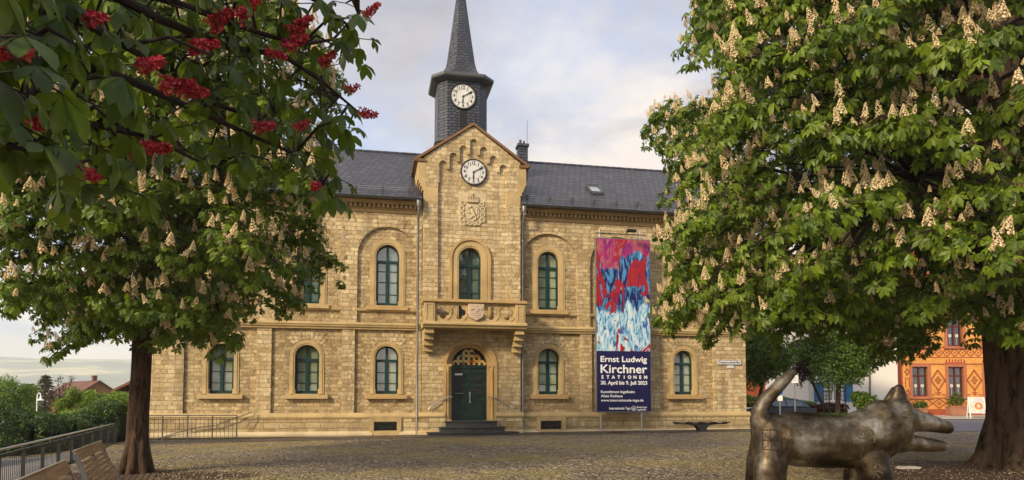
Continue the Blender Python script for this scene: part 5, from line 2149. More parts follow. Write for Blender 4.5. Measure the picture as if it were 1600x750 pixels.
# the big white chestnut on the right
TR = (11.25, 15.5)
z_ = zg(*TR)
poly_r = [(1085, -600), (1085, 55), (1112, 95), (1105, 150), (1080, 172), (1000, 160), (994, 205), (1046, 225), (1046, 300), (1030, 360), (1040, 420), (1020, 470), (1030, 500), (1085, 505), (1130, 518), (1180, 512), (1215, 525), (1290, 508), (1330, 522), (1370, 520),
          (1392, 560), (1425, 545), (1455, 485), (1530, 490), (1560, 520), (1900, 560), (1900, -600)]
chestnut('chestnut_tree', 'huge chestnut with cream flower candles and massive trunk near the bronze sculpture', TR, 4.4,
         [(TR[0], TR[1], z_ - 0.3), (TR[0], TR[1], z_ + 0.5), (TR[0] - 0.02, TR[1], 3.0), (TR[0] - 0.1, TR[1] + 0.1, 5.5), (TR[0] - 0.25, TR[1] + .2, 8.5), (TR[0] - 0.3, TR[1] + .3, 12.0)],
         [0.86, 0.74, 0.68, 0.58, 0.36, 0.16], (11.0, 15.3, 8.6), (8.1, 6.9, 6.6), poly_r, 520, 0.85, 16, 21, 0.80, 0.66, (900, 1760, -330, 640), zmin=2.7, nflare=0.6, leafL=(0.13, 0.195), n_inner=140)
# the slender white chestnut on the left
TL_ = (-8.27, 15.6)
z_ = zg(*TL_)
poly_l = [(-500, 460), (0, 440), (25, 500), (85, 548), (130, 530), (195, 515), (230, 520), (265, 528), (300, 515), (345, 530), (372, 490), (425, 502), (470, 482), (560, 470), (545, 425), (505, 385), (498, 330), (510, 270), (530, 215), (545, 160), (530, 90), (480, 20), (420, -100), (300, -300), (-500, -300)]
chestnut('chestnut_tree', 'slim chestnut with cream flower candles behind the wooden benches', TL_, 3.6,
         [(TL_[0], TL_[1], z_ - 0.3), (TL_[0] + .01, TL_[1], z_ + 0.4), (TL_[0] + 0.03, TL_[1], 2.2), (TL_[0] + 0.08, TL_[1], 3.8), (TL_[0] + 0.1, TL_[1] + .1, 6.5), (TL_[0], TL_[1], 9.5)],
         [0.29, 0.225, 0.198, 0.205, 0.14, 0.06], (-8.0, 15.3, 7.0), (5.1, 4.9, 4.3), poly_l, 290, 0.72, 15, 5, 0.75, 0.53, (-330, 620, -220, 620), zmin=2.9, nflare=0.35, bm=M['bark2'], n_inner=90)

# ------------------------------------------------------------------ red chestnut hanging in from the upper left
rng = np.random.default_rng(77)
red = empty('red_chestnut', (-6.0, 2.2, zg(-6.0, 2.2)), 'red flowering chestnut whose dark leafy branches hang in front of the slim chestnut', 'tree')
roff = np.array((-6.0, 2.2, zg(-6.0, 2.2)))


def depth_of(px):
    return 2.05 + 2.7 * clamp(px / 560, -0.3, 1.05)


def rp(px, py, dz=0.0):
    return np.array(at(px, py, depth_of(px) + dz))


trk = [(-6.0, 2.2, -0.2), (-6.0, 2.2, 1.0), (-5.9, 2.3, 2.6), (-5.7, 2.4, 4.2), (-5.5, 2.5, 6.0)]
m = MB()
m.tube([tuple(np.array(p) - roff) for p in trk], [0.34, 0.27, 0.24, 0.2, 0.12], 14)
m.build('trunk', M['bark'], red, smooth='all')
br = MB()
MAINS = [
    [(-5.85, 2.3, 2.7), rp(-90, 120), rp(0, 142), rp(80, 182), rp(150, 195), rp(235, 215), rp(330, 262)],
    [(-5.8, 2.35, 3.6), rp(-80, -30), rp(60, 5), rp(150, 45), rp(235, 95), rp(300, 150), rp(380, 178), rp(430, 215)],
    [(-5.7, 2.4, 4.4), rp(60, -80), rp(200, -20), rp(320, 20), rp(400, 50), rp(470, 70), rp(520, 62), rp(560, 20)],
    [(-5.7, 2.4, 4.4), rp(80, -60), rp(250, 30), rp(360, 75), rp(440, 85), rp(500, 125), rp(530, 150), rp(560, 175)],
    [(-5.8, 2.3, 3.4), rp(-60, 60), rp(90, 90), rp(200, 125), rp(300, 170), rp(400, 215), rp(460, 240), rp(500, 290)],
    [(-5.85, 2.3, 2.7), rp(-90, 190), rp(0, 225), rp(70, 250), rp(120, 270)],
    [(-5.7, 2.4, 4.6), rp(200, -140), rp(420, -40), rp(500, 5), rp(545, 40)],
]
nodes = []
for path in MAINS:
    path = [np.array(p) for p in path]
    n = len(path)
    br.tube([tuple(p - roff) for p in path], [0.022 * (1 - i / (n - 0.4)) + 0.005 for i in range(n)], 7)
    for a, b in zip(path[1:], path[2:]):
        for t in (0.0, 0.5):
            nodes.append(a + (b - a) * t)
    nodes.append(path[-1])
nodes = np.array(nodes)
# leaf whorls: explicit places (px, py) plus a random filling of the dense corner
spots = [(70, 40), (20, 60), (120, 70), (95, 110), (40, 110), (150, 20), (180, 60), (60, 160), (20, 190), (120, 150), (160, 120), (200, 30), (240, 45), (270, 80), (210, 100), (250, 130), (180, 160), (220, 175),
         (300, 40), (330, 95), (360, 110), (300, 110), (330, 145), (370, 150), (400, 110), (410, 60), (430, 30), (380, 50), (440, 110), (400, 170), (350, 190), (300, 195), (270, 175), (440, 160), (425, 190),
         (130, 215), (170, 230), (100, 240), (60, 225), (150, 265), (200, 255), (40, 235), (120, 300), (180, 290), (240, 215), (290, 235), (330, 225), (360, 240), (390, 235), (340, 205),
         (470, 20), (510, 25), (545, 28), (560, 60), (555, 88), (530, 100), (480, 85), (490, 5), (440, 5), (520, 70), (540, 5), (470, 155), (505, 140), (520, 160), (535, 185), (500, 175), (545, 200), (480, 190), (495, 215), (520, 225), (460, 215),
         (460, 260), (480, 240), (510, 255), (530, 280), (495, 300), (520, 310), (470, 285), (440, 240), (420, 250), (400, 200), (350, 165), (280, 30), (320, 20), (350, 60), (230, 10), (260, 5), (100, 10), (40, 10)]
for i in range(60):
    px_, py_ = rng.uniform(-60, 440), rng.uniform(-70, 215)
    if py_ < 235 - 0.12 * px_:
        spots.append((px_, py_))
for i in range(60):
    spots.append((rng.uniform(-200, 560), rng.uniform(-330, -40)))
Ps, As, Us, Ls = [], [], [], []
for (px_, py_) in spots:
    q = rp(px_, py_, rng.normal(0, 0.22))
    j = int(np.argmin(np.linalg.norm(nodes - q, axis=1)))
    a = nodes[j]
    mid = (a + q) / 2 + np.array((0, 0, 0.06))
    br.tube([tuple(a - roff), tuple(mid - roff), tuple(q - roff)], [0.012, 0.008, 0.005], 5)
    k = rng.integers(1, 4)
    ph = rng.random() * 6.28
    for t in range(k):
        an = ph + 6.283 * t / k + rng.normal(0, 0.3)
        rd = np.array((math.cos(an), math.sin(an), 0))
        pe = q + rd * 0.10 + np.array((0, 0, -0.02))
        br.tube([tuple(q - roff), tuple(pe - roff)], 0.003, 4)
        Ps.append(pe); As.append(rd + np.array((0, 0, -0.55 + rng.normal(0, .25)))); Us.append(np.array((0, 0, 1.0)) + rd * 0.4 + rng.normal(0, .25, 3)); Ls.append(rng.uniform(0.09, 0.145))
# unseen canopy above and beside the camera, added to shade these branches
for i in range(520):
    q = np.array((rng.uniform(-8.5, -0.6), rng.uniform(-1.5, 5.5), rng.uniform(4.3, 7.5)))
    pp = proj(q)[0]
    if q[1] > 0.3 and pp[1] > -60 and pp[0] > -60:
        continue
    an = rng.random() * 6.28
    rd = np.array((math.cos(an), math.sin(an), 0))
    Ps.append(q); As.append(rd + np.array((0, 0, -0.5))); Us.append(np.array((0, 0, 1.0)) + rng.normal(0, .25, 3)); Ls.append(rng.uniform(0.16, 0.24))
    if i % 6 == 0:
        j = int(np.argmin(np.linalg.norm(np.array(trk[2:]) - q, axis=1)))
        br.tube(limb_path(np.array(trk[2:])[j] - roff, q - roff, 0.05, 4), [0.035, 0.028, 0.02, 0.014, 0.006], 5)
br.build('branches', M['twig'], red, smooth='all')
V, F, T = palmate(np.array(Ps), np.array(As), np.array(Us), np.array(Ls), nl=5, fan=1.55, rows=((0, .05), (.22, .45), (.48, .86), (.68, 1.0), (.86, .62), (1.0, .04)), width=0.24, droop=(0.1, 0.6), curv=0.35, fold=0.22)
np_obj('crown', V - roff, F, M['leaf_red'], red, T, smooth=True)


def red_panicle(p, d, L, R0, nf, seed):
    rg = np.random.default_rng(seed)
    X, Y, Z = frame_to(np.array([d]))
    V, F, T = [], [], []
    o = 0
    for i in range(nf):
        t = (i + .5) / nf
        rad = R0 * (1 - 0.75 * t) * math.sqrt(rg.random())
        a = i * 2.4 + rg.normal(0, .4)
        c = p + Z[0] * (L * t) + X[0] * rad * math.cos(a) + Y[0] * rad * math.sin(a)
        out = nrm((X[0] * math.cos(a) + Y[0] * math.sin(a) + Z[0] * 0.5 + rg.normal(0, .25, 3))[None])[0]
        e1 = nrm(np.cross(out, Z[0] + 0.01)[None])[0]; e2 = np.cross(out, e1)
        s = 0.0110 * rg.uniform(0.7, 1.35)
        for j in range(4):
            b = j * 1.571 + rg.normal(0, .3)
            dv = e1 * math.cos(b) + e2 * math.sin(b)
            sv = e2 * math.cos(b) - e1 * math.sin(b)
            V += [c, c + dv * s * .8 + sv * s * .55 + out * s * .5, c + dv * s * 1.5 + out * s * .9, c + dv * s * .8 - sv * s * .55 + out * s * .5]
            F.append((o, o + 1, o + 2, o + 3)); T.append(rg.random()); o += 4
        V += [c - Z[0] * 0.012 - out * rad, c - out * rad * 0.6, c, c + e1 * 0.0025]
        F.append((o, o + 1, o + 2, o + 3)); T.append(0.2); o += 4
    return np.array(V), np.array(F), np.array(T)


REDS = [(345, 30, .20, 110), (386, 14, .17, 80), (470, 40, .20, 110), (462, 66, .19, 100), (512, 92, .14, 60), (580, 16, .15, 60), (575, 178, .15, 60), (550, 138, .12, 26), (412, 198, .13, 50), (472, 196, .12, 46), (232, 232, .18, 110), (125, 268, .13, 60), (278, 132, .17, 100), (302, 142, .16, 80), (318, 72, .16, 90), (237, 100, .15, 80), (494, 290, .12, 46), (70, 192, .09, 36), (14, 82, .10, 40), (150, 30, .09, 30), (430, 85, .12, 40)]
for i, (px_, py_, L, nf) in enumerate(REDS):
    q = rp(px_, py_, -0.30)
    j = int(np.argmin(np.linalg.norm(nodes - q, axis=1)))
    d = q - nodes[j]
    d = d / max(0.05, np.linalg.norm(d)) + np.array((0.5, 0, 0.25)) + rng.normal(0, .3, 3)
    V, F, T = red_panicle(q - roff - nrm(d[None])[0] * L * .42, d, L * .85, L * 0.24, int(nf * .8), 100 + i)
    np_obj('flower_panicle', V, F, M['redbloom'], red, T)


# ------------------------------------------------------------------ other trees and shrubs
def leaf_cards(P_, D, size, asp=0.5, tint=None, fold=0.3):
    """small pointed leaves at points P_, lying across direction D"""
    n = len(P_)
    D = nrm(D)
    r = rng.normal(0, 1, (n, 3))
    A = nrm(np.cross(D, r)); B = np.cross(D, A)
    s = size * rng.uniform(0.7, 1.3, n)
    a = A * s[:, None]; b = B * (s * asp)[:, None]
    V = np.stack([P_ - a * .5, P_ + b * .5 + D * (s * .15)[:, None], P_ + a * .5, P_ - b * .5 + D * (s * .15)[:, None]], 1).reshape(-1, 3)
    F = np.arange(n * 4).reshape(n, 4)
    T = rng.random(n) if tint is None else tint
    return V, F, T


def blob_points(cs, rs, n, shell=0.5, zs=1.0):
    """points in the outer part of a group of lobes"""
    k = rng.integers(0, len(cs), n)
    d = nrm(rng.normal(0, 1, (n, 3)))
    rr_ = shell + (1 - shell) * rng.random(n) ** 0.6
    # lumpy radius
    lump = 1 + 0.18 * np.sin(d[:, 0] * 7 + k) * np.cos(d[:, 1] * 6 - k) + 0.12 * np.sin(d[:, 2] * 11)
    p = np.array(cs)[k] + d * (np.array(rs)[k] * rr_ * lump)[:, None] * np.array((1, 1, zs))
    return p, d


def leafy_tree(name, label, base, crown_c, crown_r, trunk_r, leaf, nleaf, size, seed, bm=None, group=None, nl=9, zs=1.0, cat='tree', limbs=10, columns=None, trunk=True):
    global rng
    rng = np.random.default_rng(seed)
    t = empty(name, base, label, cat, 0, group)
    off = np.array(base)
    cc = np.array(crown_c); cr = np.array(crown_r)
    cs, rs = [], []
    for i in range(nl):
        d = nrm(rng.normal(0, 1, (1, 3)))[0]
        cs.append(cc + d * cr * rng.uniform(0.35, 0.66)); rs.append(float(np.mean(cr)) * rng.uniform(0.36, 0.52))
    P_, D = blob_points(cs, rs, nleaf, 0.35, zs)
    D2 = nrm(D * 0.6 + rng.normal(0, .5, (nleaf, 3)) + np.array((0, 0, 0.5)))
    V, F, T = leaf_cards(P_ - off, D2, size)
    np_obj('crown', V, F, leaf, t, T)
    if trunk:
        m = MB()
        top = cc - off
        m.tube([(0, 0, -0.2), (0.02, 0, 0.5), tuple(top * 0.5 + np.array((0, 0, 0.1))), tuple(top)], [trunk_r * 1.25, trunk_r, trunk_r * .8, trunk_r * .3], 9)
        for i in range(limbs):
            c_ = np.array(cs[i % nl]) - off
            s0 = top * rng.uniform(0.45, 0.8)
            m.tube(limb_path(s0, c_, 0.05, 4), [trunk_r * .4, trunk_r * .3, trunk_r * .22, trunk_r * .14, trunk_r * .06], 6)
        m.build('trunk', bm or M['bark'], t, smooth='all')
    return t


def gp(px, y):
    """ground point under a column of the photo at distance y"""
    x = (px - 800) / FPX * y
    return (x, y, zg(x, y))


def crown_at(px, py, y):
    return tuple(at(px, py, y))


leafy_tree('hornbeam_tree', 'dense green hornbeam beside the end corner of the sandstone hall', gp(1180, 41), crown_at(1200, 556, 41), (2.2, 1.9, 2.7), 0.13, M['leaf_bg'], 15000, 0.19, 31, group=None, nl=14)
leafy_tree('hornbeam_tree', 'round green hornbeam in front of the white house', gp(1307, 42), crown_at(1312, 555, 42), (2.7, 2.3, 2.3), 0.16, M['leaf_bg'], 18000, 0.19, 32, nl=14)
leafy_tree('plum_tree', 'purple leaved tree between the two green hornbeams', gp(1288, 44), crown_at(1256, 560, 44), (1.4, 1.2, 2.2), 0.10, M['leaf_purple'], 8000, 0.17, 33, nl=8)
leafy_tree('tree', 'tall green tree rising behind the sandstone corner', gp(1215, 58), crown_at(1215, 505, 58), (4.0, 3.0, 3.4), 0.2, M['leaf_bg'], 9000, 0.26, 34, nl=10)
leafy_tree('shrub', 'large leaved shrub at the foot of the white house', gp(1352, 40), crown_at(1352, 626, 40), (1.0, 0.9, 0.55), 0.03, M['leaf_bg'], 1800, 0.20, 35, cat='shrub', nl=7)
leafy_tree('tree', 'round bright green tree beyond the hedge at the far left', gp(18, 50), crown_at(12, 622, 50), (2.4, 2.2, 1.9), 0.15, M['leaf_lime'], 10000, 0.17, 36, nl=12)
leafy_tree('tree', 'small mid green tree behind the conifer', gp(52, 66), crown_at(50, 612, 66), (1.6, 1.6, 0.9), 0.1, M['leaf_bg'], 4000, 0.2, 37, nl=6)
leafy_tree('bush', 'light green bush before the brick gable house', gp(135, 38), crown_at(138, 634, 38), (2.0, 1.4, 0.8), 0.04, M['leaf_lime'], 7500, 0.11, 38, cat='bush', nl=12)
leafy_tree('bush', 'upright light green bush left of the brick gable house', gp(104, 36), crown_at(108, 633, 36), (0.75, 0.7, 1.0), 0.04, M['leaf_lime'], 3500, 0.10, 39, cat='bush', nl=8)
# conifer
rng = np.random.default_rng(41)
b0 = gp(71, 62)
tp_ = at(71, 583, 62)
con = empty('conifer', b0, 'brownish spruce with drooping boughs behind the hedge', 'tree')
H_ = tp_.z - b0[2]
m = MB()
m.tube([(0, 0, -0.2), (0, 0, H_)], [0.14, 0.02], 8)
m.build('trunk', M['bark'], con)
Ps, Ds = [], []
for lev in range(15):
    t = lev / 15
    z = H_ * (0.12 + 0.86 * t)
    rmax = 2.15 * (1 - t) ** 0.9 + 0.10
    for k in range(8):
        a = k * 0.785 + lev * 1.1 + rng.normal(0, .2)
        rk_ = rng.uniform(0.7, 1.15)
        for q in range(34):
            s = rng.random() ** 0.7
            r_ = rmax * s * rk_
            Ps.append((r_ * math.cos(a) + rng.normal(0, .07), r_ * math.sin(a) + rng.normal(0, .07), z - 0.28 * r_ - 0.05 * r_ * r_ + rng.normal(0, 0.05)))
            Ds.append((math.cos(a) * .3, math.sin(a) * .3, 1))
V, F, T = leaf_cards(np.array(Ps), np.array(Ds), 0.24, 0.35)
np_obj('crown', V, F, M['needle'], con, T)
# nearly bare shrub with tufts
b0 = gp(100, 58)
sp = empty('tufted_shrub', b0, 'spindly shrub with dark leaf tufts against the hazy valley', 'shrub')
m = MB(); Ps, Ds = [], []
for i in range(26):
    tgt = np.array(at(rng.uniform(86, 117), rng.uniform(589, 611), 58 + rng.normal(0, .6))) - np.array(b0)
    m.tube(limb_path((0, 0, -0.1), tgt, 0.08, 4), [0.04, 0.03, 0.02, 0.014, 0.008], 5)
    for q in range(14):
        Ps.append(tgt + rng.normal(0, 0.10, 3) * np.array((1.4, 1, 0.7))); Ds.append((0, 0, 1))
m.build('stems', M['twig'], sp)
V, F, T = leaf_cards(np.array(Ps), np.array(Ds) + rng.normal(0, .3, (len(Ds), 3)), 0.15)
np_obj('crown', V, F, M['leaf_purple'], sp, T)


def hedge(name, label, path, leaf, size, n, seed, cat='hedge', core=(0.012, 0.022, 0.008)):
    """clipped hedge along points (x, y, height, half width)"""
    global rng
    rng = np.random.default_rng(seed)
    x0, y0 = path[0][0], path[0][1]
    b0 = (x0, y0, zg(x0, y0))
    h = empty(name, b0, label, cat)
    m = MB()
    Ps, Ds = [], []
    for (a, b) in zip(path, path[1:]):
        a_ = np.array(a); b_ = np.array(b)
        ln = np.linalg.norm(b_[:2] - a_[:2])
        dr = (b_[:2] - a_[:2]) / ln
        sd2 = np.array((-dr[1], dr[0]))
        k = int(n * ln)
        for i in range(k):
            t = rng.random()
            c = a_ + (b_ - a_) * t
            an = rng.random() * math.pi * 2
            w = c[3] * (1 + 0.12 * math.sin(t * ln * 2.1) + 0.08 * math.sin(t * ln * 5.3))
            hh = c[2] * (1 + 0.05 * math.sin(t * ln * 1.3 + 1) + 0.03 * math.sin(t * ln * 4.1))
            # superellipse section
            cxs = abs(math.cos(an)) ** 0.55 * (1 if math.cos(an) > 0 else -1)
            szs = abs(math.sin(an)) ** 0.55 * (1 if math.sin(an) > 0 else -1)
            f_ = rng.uniform(0.72, 1.03)
            u = cxs * w * f_; z = hh * 0.5 + szs * hh * 0.5 * f_
            lump = 0.10 * math.sin(t * ln * 3.7 + z * 4) + rng.normal(0, .03)
            x = c[0] + sd2[0] * (u + lump); y = c[1] + sd2[1] * (u + lump)
            Ps.append((x - b0[0], y - b0[1], zg(x, y) - b0[2] + z + lump * .5))
            Ds.append((sd2[0] * cxs, sd2[1] * cxs, szs + 0.4))
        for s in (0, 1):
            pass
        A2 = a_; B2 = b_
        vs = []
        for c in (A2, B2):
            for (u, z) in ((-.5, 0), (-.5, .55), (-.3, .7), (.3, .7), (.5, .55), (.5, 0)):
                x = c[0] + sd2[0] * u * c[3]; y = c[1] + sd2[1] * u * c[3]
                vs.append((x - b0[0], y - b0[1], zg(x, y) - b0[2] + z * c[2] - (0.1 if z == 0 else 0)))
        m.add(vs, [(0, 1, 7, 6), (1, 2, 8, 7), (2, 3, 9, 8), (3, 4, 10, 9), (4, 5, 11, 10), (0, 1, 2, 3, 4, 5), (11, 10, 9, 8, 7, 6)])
    V, F, T = leaf_cards(np.array(Ps), nrm(np.array(Ds)) + rng.normal(0, .45, (len(Ds), 3)), size, 0.55)
    np_obj('foliage', V, F, leaf, h, T)
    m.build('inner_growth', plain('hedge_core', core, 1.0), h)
    return h


hedge('hedge', 'dark clipped hedge along the grey street, in front of the lamp', [(-25.0, 24.4, 2.0, 1.3), (-20.5, 24.6, 1.98, 1.3), (-18.3, 24.8, 1.82, 1.2), (-17.0, 25.2, 1.45, 0.9), (-16.0, 25.8, 1.1, 0.6), (-15.4, 26.4, 0.6, 0.3)], M['leaf_hedge'], 0.11, 2300, 51)
hedge('hedge', 'brighter hedge rising to the corner of the sandstone hall', [(-20.6, 28.2, 0.9, 0.9), (-18.6, 28.6, 1.15, 1.0), (-16.6, 29.0, 1.75, 1.0), (-15.2, 29.4, 2.0, 0.9)], M['leaf_lime'], 0.11, 2600, 52)
hedge('hedge', 'low dark hedge behind the end panel of the metal railing', [(-20.5, 26.8, 0.9, 0.6), (-18.0, 27.2, 1.1, 0.7), (-16.4, 27.5, 1.45, 0.7), (-15.2, 27.6, 1.6, 0.5)], M['leaf_hedge'], 0.10, 2300, 53)
hedge('hedge', 'dark reddish barberry hedge behind the parked car', [(14.8, 43.0, 0.95, 0.6), (20.4, 43.2, 0.95, 0.6)], M['leaf_purple'], 0.10, 1900, 54)
hedge('hedge', 'bright green ivy bank behind the barberry hedge', [(14.6, 46.0, 1.45, 0.7), (17.0, 46.2, 1.35, 0.7), (19.8, 46.2, 1.05, 0.6)], M['leaf_lime'], 0.14, 1300, 55)
# low border grass before the white house
rng = np.random.default_rng(61)
Ps = np.stack([rng.uniform(18.0, 21.5, 2600), rng.uniform(41.4, 42.4, 2600), np.zeros(2600)], 1)
Ps[:, 2] = [zg(a, b) + 0.10 + rng.random() * 0.28 for a, b in Ps[:, :2]]
V, F, T = leaf_cards(Ps, rng.normal(0, 1, (2600, 3)) * np.array((1, 1, .2)), 0.26, 0.25)
tag(np_obj('border_plants', V, F, M['grass'], None, T), 'low bright green border plants along the street edge', 'ground cover', None, 'stuff')
# fallen blossom
rng = np.random.default_rng(62)
pts = []
for (cx_, cy_, sx_, sy_, n) in ((10.5, 14.0, 3.4, 2.0, 4200), (7.0, 11.5, 3.0, 2.0, 1000), (-6.7, 14.9, 1.3, 1.2, 2400), (-8.5, 15.5, 2.5, 2.0, 700), (-3, 13, 3.5, 2.5, 450), (5.0, 16.5, 4, 3, 400)):
    pts.append(np.stack([rng.normal(cx_, sx_, n), rng.normal(cy_, sy_, n)], 1))
pts = np.concatenate(pts)
pts = pts[(pts[:, 1] > 4) & (pts[:, 1] < 27)]
P3 = np.column_stack([pts, [zg(a, b) + 0.016 for a, b in pts]])
V, F, T = leaf_cards(P3, np.tile((0, 0, 1.0), (len(P3), 1)) + rng.normal(0, .25, (len(P3), 3)), 0.028, 0.7)
tag(np_obj('fallen_petals', V, F, M['petal'], None, T), 'pale fallen blossom scattered under the chestnuts', 'petals', None, 'stuff')


# ------------------------------------------------------------------ orange brick house on the right
def brickmat(name, c1, c2, mo, w=0.25, r=0.085):
    t = NT(name)
    v = t.obj()
    sx = t.n('ShaderNodeSeparateXYZ', {0: v})
    vec = t.n('ShaderNodeCombineXYZ', {0: t.math('ADD', sx.outputs[0], sx.outputs[1]), 1: sx.outputs[2]}).outputs[0]
    b = t.n('ShaderNodeTexBrick', {'Vector': vec, 'Color1': c1, 'Color2': c2, 'Mortar': mo, 'Scale': 1, 'Mortar Size': 0.008, 'Brick Width': w, 'Row Height': r})
    col = t.mix(1.0, b.outputs['Color'], t.ramp(t.noise(v, 0.9, 5), [(0.3, 0.82), (0.7, 1.15)]), 'MULTIPLY')
    t.pbr(col, 0.85, 0, 0.2, t.bump(t.math('SUBTRACT', 1.0, b.outputs['Fac']), 0.4, 0.01))
    return t.m


M['ybrick'] = brickmat('orange_yellow_brick', (0.72, 0.34, 0.075), (0.60, 0.26, 0.055), (0.50, 0.27, 0.10))
M['rbrick'] = brickmat('red_brick', (0.42, 0.085, 0.035), (0.33, 0.062, 0.028), (0.30, 0.13, 0.07))
M['redpat'] = plain('red_pattern_brick', (0.33, 0.075, 0.035), 0.85)
M['tile'] = brickmat('red_roof_tile', (0.42, 0.11, 0.05), (0.32, 0.075, 0.035), (0.12, 0.03, 0.02), 0.3, 0.22)
M['tile_brown'] = brickmat('brown_roof_tile', (0.17, 0.085, 0.060), (0.13, 0.062, 0.046), (0.06, 0.03, 0.022), 0.3, 0.25)
M['plaster'] = plain('white_plaster', (0.66, 0.62, 0.56), 0.9, 0, 0.05, 0.6)
M['woodred'] = plain('oxblood_window_wood', (0.09, 0.012, 0.010), 0.5)
M['sandred'] = plain('red_sandstone', (0.38, 0.13, 0.07), 0.85, 0, 0.15)

HY = 48.0
HXL = 25.95
hb = zg(30, HY) + 0.03
oh = empty('brick_house', (HXL, HY, hb), 'orange brick house with red diamond brick patterns behind the big chestnut', 'house', R(1.5))
WX = [(1.90, 0), (4.40, 0), (6.95, 0), (9.45, 0)]
m = MB()
HW, HH = 11.5, 8.2
wall_row(m, 0.66, HW, 0.0, 4.3, [(wx, 1.06, 1.28, 3.30, False) for wx, _ in WX], 0.0, 0.25)
wall_row(m, 0.66, HW, 4.3, HH, [(wx, 1.06, 4.72, 6.70, False) for wx, _ in WX], 0.0, 0.25)
m.add([(0, 0, 0), (0, 9, 0), (0, 9, HH), (0, 0, HH)], [(0, 1, 2, 3)])
m.add([(HW, 0, 0), (HW, 9, 0), (HW, 9, HH), (HW, 0, HH)], [(0, 1, 2, 3)])
m.add([(0, 0, HH), (0, 9, HH), (0, 4.5, HH + 4.2)], [(0, 1, 2)])
m.add([(0, 9, 0), (HW, 9, 0), (HW, 9, HH), (0, 9, HH)], [(0, 1, 2, 3)])
m.build('wall', M['ybrick'], oh)
m = MB()
m.box(0.0, 0.66, -0.06, 0.3, 0, HH)
m.box(-0.06, 0.72, -0.10, 0.3, 3.85, 4.15)
m.build('corner_pilaster', M['rbrick'], oh)
m = MB()
m.box(0.62, HW, -0.05, 0.02, 0.0, 0.42)
m.box(0.62, HW, -0.035, 0.02, 3.46, 3.53)
m.box(0.62, HW, -0.035, 0.02, 1.14, 1.20)
m.build('plinth', M['rbrick'], oh)
pt = MB()


def brick_line(x0, z0, x1, z1, n, w=0.14, h=0.075):
    for i in range(n + 1):
        t = i / n
        x = x0 + (x1 - x0) * t; z = z0 + (z1 - z0) * t
        if any(abs(x - wx) < 0.72 and 1.05 < z < 3.5 for wx, _ in WX):
            continue
        pt.box(x - w / 2, x + w / 2, -0.012 - 0.001 * (i % 2), 0.01, z - h / 2, z + h / 2)


def diamond(cx_, cz_, rx, rz, n):
    brick_line(cx_ - rx, cz_, cx_, cz_ + rz, n); brick_line(cx_, cz_ + rz, cx_ + rx, cz_, n)
    brick_line(cx_ + rx, cz_, cx_, cz_ - rz, n); brick_line(cx_, cz_ - rz, cx_ - rx, cz_, n)


for cx_ in (3.15, 5.67, 8.2):
    diamond(cx_, 2.38, 0.50, 0.68, 8)
    diamond(cx_, 2.38, 0.16, 0.22, 2)
    pt.box(cx_ - 0.05, cx_ + 0.05, -0.014, 0.01, 2.33, 2.43)
    for dx in (-0.38, 0, 0.38):
        pt.box(cx_ + dx - 0.11, cx_ + dx + 0.11, -0.013, 0.01, 1.36, 1.43)
    pt.box(cx_ - 0.06, cx_ + 0.06, -0.013, 0.01, 1.43, 1.62)
    pt.box(cx_ - 0.22, cx_ + 0.22, -0.0135, 0.01, 1.50, 1.56)
diamond(1.02, 2.95, 0.14, 0.2, 2)
pt.band([(0.92, 1.95), (0.92, 2.5), (1.12, 2.5), (1.12, 1.95)], [(0.86, 1.9), (0.86, 2.56), (1.18, 2.56), (1.18, 1.9)], -0.013, 0.01)
diamond(1.02, 1.52, 0.14, 0.2, 2)
i = 0
x = 0.9
while x < HW - 0.6:
    diamond(x + 0.45, 0.80, 0.45, 0.32, 5)
    diamond(x + 0.45, 0.80, 0.10, 0.09, 1)
    x += 0.92
x = 0.8
while x < HW - 0.5:
    diamond(x + 0.26, 4.28, 0.26, 0.30, 3)
    pt.box(x + 0.20, x + 0.32, -0.014, 0.01, 4.22, 4.34)
    x += 0.55
for z in (3.92, 4.62):
    pt.box(0.7, HW, -0.013, 0.01, z, z + 0.06)
for wx, _ in WX[1:]:
    for k in range(7):
        xx = wx - 0.62 + 1.24 * k / 6
        pt.box(xx - 0.05, xx + 0.05, -0.016, 0.01, 3.60, 3.80 + 0.04 * (k % 2))
    pt.box(wx - 0.70, wx + 0.70, -0.017, 0.01, 3.54, 3.60)
pt.build('brick_pattern', M['redpat'], oh)
